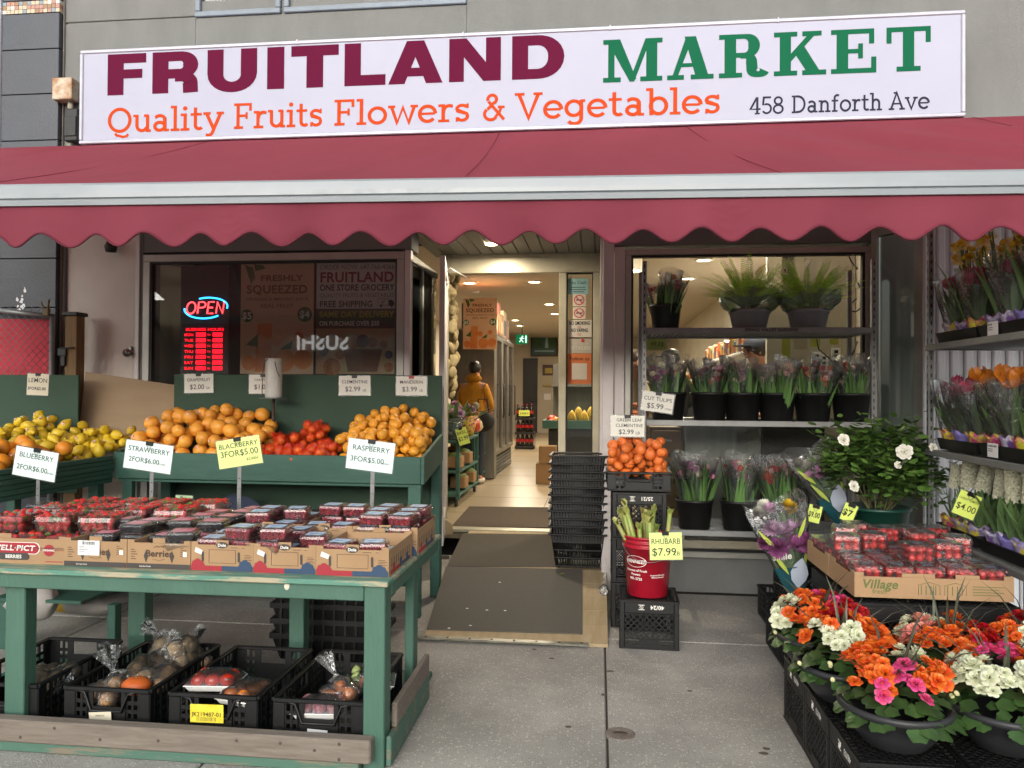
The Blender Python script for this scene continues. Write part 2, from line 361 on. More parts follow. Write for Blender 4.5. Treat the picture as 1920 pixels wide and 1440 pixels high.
ROCK = {
 'Q': (.98, [('s', w_, arc(.47, .5, .40, .44, 0, 360, 28)[:-1], True), ('s', .1, [(.3, -.02), (.36, -.1), (.46, -.12), (.6, -.17), (.74, -.14), (.8, -.06)])]),
 'u': (.74, [('s', w_, [(.16, .68), (.16, .26)]+arc(.36, .26, .2, .2, 180, 300, 8)+[(.56, .2)]), st(.57, 0, .68), bb(.02, .2, .6), bb(.43, .6, .6), bb(.55, .7, 0)]),
 'a': (.70, [('s', w_, [(.12, .56)]+arc(.3, .46, .2, .17, 140, 20, 8)+[(.5, .1)]), ('s', w_, arc(.3, .21, .19, .16, 0, 360, 16)[:-1], True), bb(.46, .66, 0), st(.5, .05, .45)]),
 'l': (.38, [st(.19, 0, 1), bb(.02, .2, .9), bb(.02, .36, 0)]),
 'i': (.38, [st(.19, 0, .68), bb(.02, .2, .58), bb(.02, .36, 0), ('p', arc(.19, .88, .085, .085, 0, 360, 12)[:-1])]),
 't': (.50, [('s', w_, [(.2, .9), (.2, .2)]+arc(.34, .2, .14, .14, 180, 320, 8)), bb(.02, .44, .58)]),
 'y': (.74, [('s', w_, [(.12, .66), (.39, .04)]), ('s', w_, [(.66, .66), (.33, -.14), (.24, -.22), (.1, -.2)]), bb(.0, .28, .6), bb(.5, .78, .6)]),
 'F': (.80, [st(.2, 0, 1), bb(.04, .74, .9), bb(.04, .4, 0), bb(.2, .56, .46), rc(.64, .74, .7, .95), rc(.5, .58, .38, .64)]),
 'r': (.56, [st(.19, 0, .68), bb(.02, .2, .58), bb(.02, .4, 0), ('s', w_, [(.2, .4)]+arc(.4, .4, .2, .22, 180, 70, 7)+[(.52, .6)])]),
 's': (.56, [('s', .115, arc(.28, .48, .18, .14, 30, 180, 8)+[(.12, .42), (.44, .3)]+arc(.28, .2, .18, .15, 20, -160, 8)), rc(.42, .5, .5, .68), rc(.06, .14, 0, .17)]),
 'o': (.74, [('s', w_, arc(.37, .34, .28, .29, 0, 360, 22)[:-1], True)]),
 'w': (1.02, [('s', .115, [(.12, .66), (.32, .03), (.52, .62), (.72, .03), (.92, .66)]), bb(0, .25, .6), bb(.78, 1.04, .6)]),
 'e': (.70, [bb(.12, .6, .3, .09), ('s', w_, arc(.35, .34, .27, .29, 0, 320, 20))]),
 'V': (.92, [('s', w_, [(.14, .95), (.46, .05), (.78, .95)]), bb(0, .32, .9), bb(.62, .92, .9)]),
 'g': (.74, [('s', w_, arc(.33, .36, .25, .27, 0, 360, 20)[:-1], True), ('s', w_, [(.57, .66), (.57, -.02)]+arc(.35, -.02, .22, .2, 0, -150, 8)), bb(.55, .7, .58)]),
 'b': (.76, [st(.19, 0, 1), bb(.02, .2, .9), ('s', w_, arc(.42, .34, .25, .29, 0, 360, 20)[:-1], True)]),
 '4': (.66, [('s', .11, [(.42, .96), (.06, .3), (.62, .3)]), st(.44, 0, .98), bb(.3, .58, 0, .09)]),
 '5': (.62, [('s', .11, [(.54, .95), (.14, .95), (.1, .52)]+arc(.3, .31, .24, .26, 110, -150, 14))]),
 '8': (.64, [('s', .11, arc(.32, .74, .2, .2, 0, 360, 18)[:-1], True), ('s', .11, arc(.32, .27, .25, .23, 0, 360, 18)[:-1], True)]),
 'D': (.94, [st(.2, 0, 1), bb(.04, .4, .9), bb(.04, .4, 0), ('s', w_, [(.3, .94), (.42, .94)]+arc(.42, .5, .4, .44, 90, -90, 16)+[(.3, .06)])]),
 'n': (.78, [st(.19, 0, .68), bb(.02, .2, .58), bb(.02, .36, 0), ('s', w_, [(.19, .4)]+arc(.38, .42, .19, .2, 170, 0, 8)+[(.57, .05)]), bb(.42, .74, 0)]),
 'f': (.48, [('s', w_, [(.2, .05), (.2, .78)]+arc(.36, .78, .16, .16, 180, 50, 7)), bb(.02, .42, .58), bb(.04, .38, 0)]),
 'h': (.78, [st(.19, 0, 1), bb(.02, .2, .9), bb(.02, .36, 0), ('s', w_, [(.19, .4)]+arc(.38, .42, .19, .2, 170, 0, 8)+[(.57, .05)]), bb(.42, .74, 0)]),
 'A': (.92, [('s', w_, [(.14, .05), (.46, .96), (.78, .05)]), bb(.2, .7, .3, .09), bb(0, .32, 0), bb(.6, .92, 0), bb(.28, .5, .9)]),
 'v': (.72, [('s', .115, [(.12, .66), (.36, .04), (.6, .66)]), bb(0, .26, .6), bb(.46, .72, .6)]),
 '&': (.90, [('s', .115, [(.84, .03), (.24, .72)]), ('s', .115, arc(.38, .8, .17, .16, 200, -60, 12)), ('s', .115, [(.46, .68), (.2, .42)]), ('s', .115, arc(.33, .25, .24, .22, 130, 330, 12)), ('s', .1, [(.5, .13), (.66, .3), (.73, .5)]), bb(.6, .86, .46, .09)])}
def words(mb, font, t, M0, x0, x1, z, h, m=0):
    adv = sum(font[c][0] for c in t); sx = (x1-x0)/adv; x = x0
    for c in t:
        a, pcs = font[c]
        put_pieces(mb, pcs, M0 @ Matrix.Translation((x, z, 0)) @ Matrix.Diagonal((sx, h, 1, 1)), m); x += a*sx

# ================================================================ materials
stucco = pm('stucco', '7c7d7b', .9, '6c6d6b', 2, .9, .35, 220, stretch=(1.6, 1.6, .6))
stucco_d = pm('door_stucco', 'ded4cb', .85, 'd2c8be', 4, .8, .3, 200)
alu = pm('aluminium', 'b4b3ac', .4, '9f9e98', 5, .8, metal=.45)
alu_l = pm('aluminium_pale', 'd0cbca', .45, 'bdb8b7', 3, .8, metal=.2)
dark = pm('dark_metal', '1e1d1c', .5)
black_p = pm('black_plastic', '08090a', .5, '0f1011', 9, .8, bump=.06, bs=150)
white_p = pm('white_paint', 'e8e8ea', .5)
glass = film('window_glass', 'f7faf9', .012, 1.0, .0)
glass_d = film('tinted_glass', '8f9a96', .02, 1.1, .0)
wood_r = pm('raw_wood', '8f7f6b', .8, '6f6250', 5, .9, .3, 60, stretch=(1, 14, 14))
wall_in = pm('interior_wall', 'c9bfae', .85, 'bdb3a2', 2, .6)
ceil_in = pm('interior_ceiling', 'b7ad9e', .9)

YF = 5.9
# ---------------------------------------------------------------- ground
g = MB(); g.box((-60, -60, -.3), (60, 40, -.135), 0); g.build('road', pm('asphalt', '7a7a7b', .95, '6c6c6d', 3, .8, .3, 150), kind='structure')
conc = pm('concrete', 'b9b7b0', .9, '9a9892', 3.0, 1.0, .5, 160)
def speckle(m, sc=55, th=.62, col='d9d4c8', col2='75706a'):
    nt = m.node_tree; N = nt.nodes; L = nt.links; b = N['Principled BSDF']; src = b.inputs['Base Color'].links[0].from_socket
    tc = N.new('ShaderNodeTexCoord')
    for s, t, c, f in ((sc*1.15, .36, col, .6), (sc*1.8, .32, col2, .55), (7, .0, col2, .0)):
        if not f: continue
        vo = N.new('ShaderNodeTexVoronoi'); vo.inputs['Scale'].default_value = s; L.new(tc.outputs['Object'], vo.inputs['Vector'])
        cmp_ = N.new('ShaderNodeMath'); cmp_.operation = 'LESS_THAN'; cmp_.inputs[1].default_value = t; L.new(vo.outputs['Distance'], cmp_.inputs[0])
        sp = N.new('ShaderNodeSeparateColor'); L.new(vo.outputs['Color'], sp.inputs[0])
        c2 = N.new('ShaderNodeMath'); c2.operation = 'GREATER_THAN'; c2.inputs[1].default_value = th; L.new(sp.outputs[0], c2.inputs[0])
        mu = N.new('ShaderNodeMath'); mu.operation = 'MULTIPLY'; L.new(cmp_.outputs[0], mu.inputs[0]); L.new(c2.outputs[0], mu.inputs[1])
        m3 = N.new('ShaderNodeMath'); m3.operation = 'MULTIPLY'; m3.inputs[1].default_value = f; L.new(mu.outputs[0], m3.inputs[0])
        mx = N.new('ShaderNodeMix'); mx.data_type = 'RGBA'; L.new(m3.outputs[0], mx.inputs[0]); L.new(src, mx.inputs[6]); mx.inputs[7].default_value = lin(c)
        src = mx.outputs[2]
    # broad grime patches of the slab
    n = N.new('ShaderNodeTexNoise'); n.inputs['Scale'].default_value = 1.3; n.inputs['Detail'].default_value = 8; L.new(tc.outputs['Object'], n.inputs['Vector'])
    mr = N.new('ShaderNodeMapRange'); mr.inputs['From Min'].default_value = .35; mr.inputs['From Max'].default_value = .65; mr.inputs['To Min'].default_value = .72; mr.inputs['To Max'].default_value = 1.06
    L.new(n.outputs['Fac'], mr.inputs['Value']); h = N.new('ShaderNodeHueSaturation'); L.new(mr.outputs[0], h.inputs['Value']); L.new(src, h.inputs['Color'])
    L.new(h.outputs[0], b.inputs['Base Color'])
speckle(conc)
g = MB(); jx = .045; xs = [jx+1.62*i for i in range(-9, 10)]; ys = [-2.2, -.5, 1.1, 2.62, 4.74, 5.88]
for i in range(len(xs)-1):
    for j in range(len(ys)-1): g.box((xs[i]+.005, ys[j]+.005, -.1), (xs[i+1]-.005, ys[j+1]-.005, 0), .006)
g.build('sidewalk', conc, kind='structure')
g = MB(); g.box((-30, -2.2, -.12), (30, 6.2, -.012), 0); g.build('sidewalk_bed', pm('joint_dirt', '3d3832', .95), kind='structure')
g = MB(); g.box((-30, -2.36, -.12), (30, -2.205, .005), .01); g.build('kerb', conc, kind='structure')

# ---------------------------------------------------------------- the shop building
LT = 'two storey shop building with grey stucco wall and glass shopfront'
shop = thing('shop_building', LT, 'building', (-1, YF, 0))
xl, xr = -4.42, 4.2                                           # ends of the shop front
xw0, xw1 = X_(268, YF, 600), X_(758, YF, 600)                 # left window
xp1 = X_(770, YF, 600)                                        # corner post
xr0, xr1, xr2 = X_(1130, YF, 600), X_(1172, YF, 600), X_(1634, YF, 600)
xu0, xu1, zu = X_(367, YF, 30), X_(875, YF, 10), Z_(27, YF, 500)
zt = 2.6
m = MB()
def wl(x0, x1, z0, z1, y0=YF, y1=YF+.25): m.box((x0, y0, z0), (x1, y1, z1), .004)
zg = Z_(38, YF, 240)                                          # groove in the stucco
wl(xl, xu0, zt+.2, zg-.007); wl(xl, xu0, zg+.007, 6.4); wl(xu0+.001, xu1-.001, zt+.2, zu); wl(xu1, xr, zt+.2, zg+.12); wl(xu1, xr, zg+.134, 6.4)
wl(xu0+.001, xu1-.001, zu+1.5, 6.4); m.box((xl+.01, YF+.012, zg-.01), (xr-.01, YF+.24, zg+.13), 0)
wl(xl, X_(120, YF, 600), 0, zt+.2)
wl(X_(260, YF, 600), xw0-.002, 0, zt+.198)
wl(xw0, xp1, zt+.02, zt+.196); wl(xr0+.002, 2.01, zt+.02, zt+.196)
wl(xw0, xp1, 0, .5); wl(xr1, 2.3, 0, Z_(1043, YF, 1300), YF+.03)
wl(2.62, xr, 0, zt+.196)
m.build('facade_wall', stucco, shop); MB().box((2.012, YF-.01, 0), (2.615, YF+.2, zt+.196), .003).build('reflection_panel', pm('pale_green_reflection', 'c3cdc2', .35, 'aab5aa', 3, .9, stretch=(8, 8, .3)), shop)  # added panel, streaked pale green to imitate the reflection in the folding glass
for a, b_ in ((xu0, X_(527, YF, 20)), (X_(533, YF, 20), xu1)):   # upper windows
    f = MB(); t = .045; z0, z1 = zu, zu+1.5
    for p, q in (((a, z0), (b_, z0+t)), ((a, z1-t), (b_, z1)), ((a, z0+t), (a+t, z1-t)), ((b_-t, z0+t), (b_, z1-t))):
        f.box((p[0], YF-.02, p[1]), (q[0], YF+.06, q[1]), .006)
    fo = f.build('upper_window', pm('blue_grey_frame', '77838f', .5, '6b7681', 6), shop)
    MB().box((a+t, YF+.02, z0+t), (b_-t, YF+.026, z1-t), 0).build('pane', glass, fo)
MB().box((xu0, YF+.2, zu), (xu1, YF+.24, zu+1.5), 0).build('dark_room_backing', pm('dark_room', '2a2c30', .9), shop)  # dark sheet standing in for the unlit room behind the panes
# side door
d = MB(); d.box((X_(120, YF, 600), YF+.03, .12), (X_(254, YF, 600), YF+.09, zt+.198), .004); do = d.build('side_door', stucco_d, shop)
h = MB(); hc = PY(243, 662, YF); h.lathe([(.012, 0), (.012, .03), (.03, .04), (.036, .06), (.03, .08), (.0, .088)], 16, M=frame((hc.x, YF+.03, hc.z), (1, 0, 0), (0, 0, 1)) )
h.box((hc.x-.012, YF+.0, hc.z+.02), (hc.x+.012, YF+.03, hc.z+.055), .003)
h.build('handle', pm('steel_knob', '8d8a86', .25, metal=.9), do)
d = MB(); d.box((X_(254, YF, 600), YF-.012, 0), (X_(262, YF, 600), YF+.06, zt+.19), .004); d.build('door_frame', alu_l, shop)
# left display window
def window(name, x0, x1, z0, z1, y, t=.05, fm=alu, gm=glass, split=()):
    f = MB(); f.box((x0, y-.03, z0), (x1, y+.05, z0+t), .004); f.box((x0, y-.03, z1-t), (x1, y+.05, z1), .004)
    for x in (x0, x1-t): f.box((x, y-.03, z0+t), (x+t, y+.05, z1-t), .004)
    for x in split: f.box((x-t/2, y-.03, z0+t), (x+t/2, y+.05, z1-t), .004)
    f2 = MB(); s = .016
    fo = f.build(name, fm, shop)
    for a, b_ in (((x0+t, z0+t), (x1-t, z0+t+s)), ((x0+t, z1-t-s), (x1-t, z1-t)), ((x0+t, z0+t+s), (x0+t+s, z1-t-s)), ((x1-t-s, z0+t+s), (x1-t, z1-t-s))):
        f2.box((a[0], y-.018, a[1]), (b_[0], y+.04, b_[1]), .002)
    f2.build('gasket', dark, fo)
    MB().box((x0+t, y, z0+t), (x1-t, y+.008, z1-t), 0).build('pane', gm, fo); return fo
window('display_window', xw0, xw1, .5, zt, YF+.02, .06)
window('display_window', xr1, xr2, Z_(1045, YF, 1300), zt-.01, YF+.02, .045)
MB().box((xw1+.002, YF-.01, 0), (xp1, YF+.06, zt+.01), .004).build('corner_post', alu_l, shop)
m = MB(); m.box((xr0, YF-.02, 0), (xr0+.085, YF+.08, zt+.19), .004); m.box((xr0+.09, YF-.012, 0), (xr1-.002, YF+.08, zt+.01), .004)
m.build('corner_post', alu_l, shop)
# recess: side glazing, soffit, threshold
YD = 7.0; zs = 2.76; FL = .23
m = MB(); m.box((xp1-.05, YF+.07, .5), (xp1-.02, YD, .56), .003); m.box((xp1-.05, YF+.07, zt-.06), (xp1-.02, YD, zt), .003); m.box((xp1-.05, YF+.07, 0), (xp1-.02, YD, .495), .003)
m.box((xp1-.05, YF+.5, .56), (xp1-.02, YF+.54, zt-.06), .003)
so_ = m.build('side_window', alu, shop); MB().box((xp1-.038, YF+.07, .56), (xp1-.032, YD, zt-.06), 0).build('pane', glass, so_)
m = MB(); m.box((xr0-.02, YF+.09, 0), (xr0+.02, YD, zs), .004); m.build('recess_wall', alu_l, shop); MB().box((xp1-.1, 5.885, -.1), (xr0-.021, 6.97, -.002), 0).build('recess_floor', conc, shop)
m = MB()
for i in range(14): m.box((xp1-.06+i*.115, YF+.05, zs), (xp1-.06+i*.115+.108, YD+.1, zs+.02), .006)
m.box((xp1-.08, YF+.04, zs+.022), (xr0+.05, YD+.12, zs+.05), 0)
m.build('soffit', pm('soffit_metal', '6e6a62', .5, metal=.4), shop)
# entrance frame, sidelight, open door
xd0, xd1, xd2, xd3 = X_(838, YD, 600), X_(1048, YD, 600), X_(1062, YD, 600), X_(1112, YD, 600)
zh0, zh1 = Z_(512, YD, 980), Z_(478, YD, 980)
m = MB(); m.box((xd0-.06, YD-.02, zh0), (xr0-.021, YD+.1, zh1+.03), .004); m.box((xd0-.06, YD-.02, FL-.03), (xd0, YD+.1, zh0-.002), .004)
m.box((xd1, YD-.02, FL-.03), (xd2, YD+.1, zh0-.002), .004); m.box((xd3, YD-.02, FL-.03), (xr0-.021, YD+.1, zh0-.002), .004)
m.box((xd0, YD-.03, FL-.02), (xd1, YD+.1, FL+.012), .004)
ef = m.build('entrance_frame', pm('aluminium_cream', 'b5b09a', .4, 'a39e8a', 4, metal=.35), shop)
MB().box((xd2, YD+.03, FL), (xd3, YD+.038, zh0), 0).build('sidelight_pane', glass, ef)
g2 = MB(); s = .012
for a, b_ in (((xd2, FL), (xd2+s, zh0)), ((xd3-s, FL), (xd3, zh0)), ((xd2+s, zh0-s), (xd3-s, zh0)), ((xd2+s, FL), (xd3-s, FL+s))): g2.box((a[0], YD+.01, a[1]), (b_[0], YD+.05, b_[1]), .002)
g2.build('gasket', dark, ef)
# the door leaf stands open outward against the left of the recess
p0 = V((xd0-.01, YD-.04, 0)); p1 = V((X_(829, 6.12, 600), 6.12, 0)); dd = (p1-p0).normalized(); zz0, zz1 = FL+.02, Z_(478, 6.12, 829)
def leaf(a, b_, z0, z1, w=.045): 
    q0, q1 = p0+dd*a, p0+dd*b_; m.bar((q0.x, q0.y, (z0+z1)/2), (q1.x, q1.y, (z0+z1)/2), w, z1-z0, c=.003)
m = MB(); Ld = (p1-p0).length
leaf(0, .07, zz0, zz1); leaf(Ld-.07, Ld, zz0, zz1); leaf(.072, Ld-.072, zz1-.1, zz1); leaf(.072, Ld-.072, zz0, zz0+.2)
dl = m.build('entrance_door', alu_l, shop)
m = MB(); leaf(.072, Ld-.072, zz0+.2, zz1-.1, .008); m.build('pane', glass, dl)
m = MB(); q = PY(833, 513, 6.5); m.tube([p0+dd*.1+V((0.0, 0, zh0-.03)), p0+dd*.42+V((.05, 0, zh0-.02)), (xd0+.2, YD-.03, zh0-.05)], .008, 6); m.build('closer_arm', alu, dl)
# panel of glass folding out at the right of the shopfront
a, b_ = V((X_(1637, YF, 600), YF, 0)), V((X_(1735, 5.55, 600), 5.55, 0)); dd2 = (b_-a).normalized(); L2 = (b_-a).length; m = MB()
def pan(s0, s1, z0, z1, w=.05): q0, q1 = a+dd2*s0, a+dd2*s1; m.bar((q0.x, q0.y, (z0+z1)/2), (q1.x, q1.y, (z0+z1)/2), w, z1-z0, c=.003)
zb_, zt_ = .3, zt+.12
pan(0, .05, zb_, zt_); pan(L2-.07, L2, zb_, zt_); pan(.052, L2-.072, zt_-.07, zt_); pan(.052, L2-.072, zb_, zb_+.07)
fo = m.build('folding_window', alu, shop); m = MB(); pan(.052, L2-.072, zb_+.07, zt_-.07, .008); m.build('pane', glass, fo)
# ceiling of the covered strip at the right and the wall behind the flower rack
# interior shell
xi0, xi1, YB, ZC = -3.85, 2.15, 24.0, 3.2
MB().box((xi0, YD+.1, FL-.1), (xi1, YB, FL), 0).build('store_floor', pm('floor_tile', 'a8997f', .3, '998a71', 1.5, .8), kind='structure')
m = MB(); 
for y in [8+1.2*i for i in range(13)]: m.box((xi0, y, FL+.0005), (xi1, y+.008, FL+.0012), 0)
for x in [-3+1.2*i for i in range(5)]: m.box((x, YD+.2, FL+.0005), (x+.008, YB, FL+.0016), 0)
m.build('floor_grout', pm('grout', '6e6250', .8), kind='structure')
m = MB(); m.box((xi0, YB, FL), (xi1, YB+.1, ZC), 0); m.box((xi0-.1, YF+.26, 0), (xi0, YB+.1, ZC), 0); m.box((xi1, YF+.26, 0), (xi1+.1, YB+.1, ZC), 0)
m.box((X_(945, YB, 600), YB-2.5, FL), (X_(958, YB, 600), YB-.01, ZC-.01), 0)
m.build('interior_wall', wall_in, shop)
m = MB(); m.box((xi0-.1, YD+.13, ZC), (xi1+.1, YB+.1, ZC+.1), 0); m.box((xr1-.02, YF+.26, ZC-.002), (xi1+.1, YD+.128, ZC+.1), 0); m.build('interior_ceiling', ceil_in, shop)
m = MB(); m.box((xi0, 6.95, .3), (-1.72, 7.05, ZC), 0); m.box((xi0, YF+.3, .3), (-1.6, 6.94, .49), 0); m.box((xi0-.1, YF+.26, zs+.1), (-1.5, 7.05, zs+.16), 0)
m.build('display_light_block', pm('maroon_reflection', '3a2a2e', .8), shop)  # added partition blocks the shop lights; maroon stands for the reflected awning
m = MB(); m.box((xr1, YF+.28, FL-.1), (xi1, YD+.095, FL+.002), 0); m.build('display_floor', pm('display_floor', '5c5346', .6), shop)

# ---------------------------------------------------------------- the lightbox sign
YS = 5.7
tl, tr, bl, br = PY(150, 95, YS), PY(1810, 25, YS), PY(150, 268, YS), PY(1810, 222, YS)
sx0, sx1, sz0, sz1 = (tl.x+bl.x)/2, (tr.x+br.x)/2, (bl.z+br.z)/2, (tl.z+tr.z)/2
sign = thing('shop_sign', 'long white lightbox sign with maroon green and orange lettering above the awning', 'sign', ((sx0+sx1)/2, YS, sz0))
m = MB(); t = .03; sz1 += .012
m.box((sx0, YS-.008, sz1-t), (sx1, YF-.003, sz1), .006); m.box((sx0, YS-.012, sz0), (sx1, YF-.003, sz0+.03), .006)
for x in (sx0, sx1-t): m.box((x, YS-.012, sz0+.03), (x+t, YF-.003, sz1-t), .006)
for x in (sx0+1.8, sx0+3.1, sx0+4.2, sx0+5.4): m.box((x, YS-.016, sz1-t-.002), (x+.012, YS-.0125, sz1+.003), .001)
m.build('frame', pm('sign_frame', 'a9a9b4', .45, '9c9ca8', 3, metal=.3), sign)
MB().box((sx0+t, YS, sz0+.03), (sx1-t, YS+.02, sz1-t), 0).build('face', pm('sign_face', 'a8aabb', .5, 'a2a4b6', 1.2, .8, spec=.2), sign)
MS = frame((0, YS-.0015, 0), (1, 0, 0), (0, 0, 1))
def sgn(col, name, todo):
    mm = MB()
    for font, t, x0, x1, y0, y1, xm in todo:
        if font is ROCK: mm = MB()
        za, zb2 = PY(xm, y1, YS).z, PY(xm, y0, YS).z
        words(mm, font, t, MS, PY(x0, (y0+y1)/2, YS).x, PY(x1, (y0+y1)/2, YS).x, za, zb2-za)
        if font is ROCK: mm.build('lettering', pm(name, col, .75, spec=.08), sign)
    if font is not ROCK: mm.build('lettering', pm(name, col, .75, spec=.08), sign)
sgn('5a1232', 'maroon_vinyl', [(HEAVY, c, x0, x1, 100, 177, 260) for c, x0, x1 in (('F', 202, 274), ('R', 286, 374), ('U', 389, 482), ('I', 501, 533), ('T', 546, 635), ('L', 646, 723), ('A', 728, 830), ('N', 842, 939), ('D', 960, 1058))])
sgn('145c40', 'green_vinyl', [(SLAB, c, x0, x1, 73, 153, 1190) for c, x0, x1 in (('M', 1131, 1242), ('A', 1251, 1338), ('R', 1348, 1441), ('K', 1451, 1549), ('E', 1558, 1643), ('T', 1662, 1745))])
sgn('b8431c', 'orange_vinyl', [(ROCK, w, x0, x1, 202, 249, 230) for w, x0, x1 in (('Quality', 202, 418), ('Fruits', 437, 606), ('Flowers', 625, 882), ('&', 904, 948), ('Vegetables', 965, 1352))])
sgn('2f3140', 'navy_vinyl', [(ROCK, w, x0, x1, 181, 214, 1440) for w, x0, x1 in (('458', 1405, 1470), ('Danforth', 1483, 1655), ('Ave', 1666, 1744))])

# ---------------------------------------------------------------- the awning
awn = thing('awning', 'wide dark red fabric awning with white front bar and scalloped valance', 'awning', (-.5, 5.8, 3.4))
def fab(name, tr):
    return pm(name, '822536', .85, '913344', 2.2, 1.0, .35, 5, trans=tr, stretch=(1, .25, .25))
red = fab('awning_fabric', .2)
def bounce_underside(m, col):
    nt = m.node_tree; N = nt.nodes; L = nt.links; b = N['Principled BSDF']; src = b.inputs['Base Color'].links[0].from_socket
    g = N.new('ShaderNodeNewGeometry'); mx = N.new('ShaderNodeMix'); mx.data_type = 'RGBA'; L.new(g.outputs['Backfacing'], mx.inputs[0]); L.new(src, mx.inputs[6]); mx.inputs[7].default_value = lin(col); L.new(mx.outputs[2], b.inputs['Base Color'])
canvas = red.copy(); canvas.name = 'awning_canvas'; bounce_underside(canvas, 'd8c0c0')  # pale underside added to bounce light beneath the red awning
zA, YA = 3.452, 5.715
def Yb(x): return 3.205+.034*(x+.4)
zB = 2.35; ax0, ax1 = -5.0, 3.6
m = MB(); nx, ny = 90, 16; vs = []
for i in range(nx+1):
    x = ax0+(ax1-ax0)*i/nx
    for j in range(ny+1):
        s = j/ny; sag = -.035*sin(pi*s)
        if x > .2: sag += .013*(x-.2)*sin(pi*s)*sin((x-s*1.1)*9)
        sag += .006*sin(x*2.1+1)*sin(pi*s)+.004*nz(x*3, s*3)
        vs.append((x, YA+(Yb(x)-YA)*s, zA+(zB+.035-zA)*s+sag))
q = ny+1
m.add(vs, [(i*q+j, i*q+j+1, (i+1)*q+j+1, (i+1)*q+j) for i in range(nx) for j in range(ny)], sm=True)
for xs_ in (-3.05, -.75, .62, 2.6): m.tube([(xs_+.02*k, YA+(Yb(xs_)-YA)*k/8, zA+(zB+.035-zA)*k/8-.035*sin(pi*k/8)+.004) for k in range(9)], .002, 4)
m.build('canopy', canvas, awn)
m = MB(); n = 40
prof = [(-.02, .052), (.02, .05), (.045, .035), (.05, 0), (.05, -.02), (.04, -.024), (.048, -.03), (.044, -.052), (-.02, -.052)]
for i in range(n+1):
    x = ax0+(ax1-ax0)*i/n
    for dy, dz in prof: m.v.append((x, Yb(x)-dy, zB+dz))
k = len(prof)
for i in range(n):
    for j in range(k): m.f.append((i*k+j, i*k+(j+1) % k, (i+1)*k+(j+1) % k, (i+1)*k+j)); m.m.append(0); m.s.append(False)
m.build('front_bar', pm('bar_paint', '91979b', .45, '858b90', 2, .8, coat=.2), awn)
ph0 = X_(45, Yb(-2.5), 468); per = (X_(1590, Yb(.8), 455)-ph0)/15
m = MB(); hem = []; n = 640; rows = 9; vs = []
for i in range(n+1):
    x = ax0+(ax1-ax0)*i/n; ph = (x-ph0)/per*2*pi
    low = zB-.052-.150-.029*cos(ph)
    for j in range(rows+1):
        s = j/rows; y = Yb(x)-.03-.018*s*sin(ph*.5+.6)-.012*s*sin(x*2.3)+.01*s*nz(x*5, s*2)
        for xc in (-1.55, .52):                     # puckers at the seams
            dx = x-xc
            if abs(dx) < .16: y += .008*math.exp(-(dx/.07)**2)*sin(s*24+dx*30)
        vs.append((x, y, zB-.05+(low-zB+.05)*s))
    hem.append(V(vs[-1]))
q = rows+1
m.add(vs, [(i*q+j, (i+1)*q+j, (i+1)*q+j+1, i*q+j+1) for i in range(n) for j in range(rows)], sm=True)
vcl = red.copy(); vcl.name = 'awning_fabric_darkened'  # same fabric as the canopy, colour darkened to offset the strong front light
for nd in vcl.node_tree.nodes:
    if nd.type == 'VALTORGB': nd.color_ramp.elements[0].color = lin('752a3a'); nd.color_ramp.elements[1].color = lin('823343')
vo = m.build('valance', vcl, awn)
m = MB(); m.tube(hem, .0055, 6); m.build('hem', pm('hem_binding', '5e1428', .8), vo)
m = MB(); m.box((ax0, YA+.0, zA-.12), (ax1, YF-.003, zA-.02), .01)
for x in (-4.2, -1.2, 2.4): m.bar((x, YA-.05, zA-.14), (x+.6, (YA+Yb(x))/2+.2, 2.72), .04, .06); m.bar((x+.6, (YA+Yb(x))/2+.2, 2.72), (x, Yb(x)+.05, zB-.03), .04, .06)
m.build('arm_frame', alu_l, awn)

# ---------------------------------------------------------------- neighbour at the left
nb = thing('neighbouring_building', 'neighbouring shopfront clad in dark slate tiles with a mosaic band', 'building', (-5, YF, 0))
nx0, nx1 = X_(10, YF, 300), X_(118, YF, 300)
slate = pm('slate_tile', '3b3f49', .35, '31353d', 4, .9, .1, 90); m = MB(); z = -.02; zs_ = [-.0, .6, 1.2, 1.8]
edges = [0, .62, 1.24, 1.86, Z_(578, YF, 60), Z_(487, YF, 60), Z_(400, YF, 60), Z_(268, YF, 60), Z_(182, YF, 60), Z_(99, YF, 60), Z_(32, YF, 60)]
for i in range(len(edges)-1): m.box((nx0+.004, YF-.06, edges[i]+.003), (nx1-.004, YF+.01, edges[i+1]-.003), .003)
z = edges[-1]+.11
while z < 6.4: m.box((nx0+.004, YF-.06, z), (nx1-.004, YF+.01, z+.36), .003); z += .366
m.build('tile_cladding', slate, nb)
m = MB(); cs = [pm('mosaic_%s' % c, c, .25) for c in ('b9a98f', '8f6f52', 'c9c2b8', '7b8a92', 'a47a6a')]
for i in range(14):
    for j in range(3): xx = nx0+.004+i*(nx1-nx0-.008)/14; m.box((xx+.001, YF-.058, edges[-1]+.004+j*.034), (xx+(nx1-nx0)/14-.002, YF+.01, edges[-1]+.036+j*.034), .001, rnd.randrange(5))
m.build('mosaic_band', cs, nb)
m = MB(); m.box((-9, YF+.011, 0), (nx1+.0, YF+.3, 6.4), 0); m.box((nx1+.001, YF-.02, 0), (xl-.001, YF+.3, 6.4), .003); m.build('wall', pm('grout_wall', '8e8880', .9, '7b756d', 5), nb)
m = MB(); m.box((-9, YF-.08, 2.2), (nx0, YF+.01, 6.4), .006); m.build('white_panel', pm('panel_white', 'c8cbd0', .4), nb)
m = MB(); m.box((-9, YF-.05, 0), (nx0, YF+.01, 2.19), .006); m.build('lower_panel', dark, nb)
m = MB(); c0 = PY(35, 570, YF-.062)
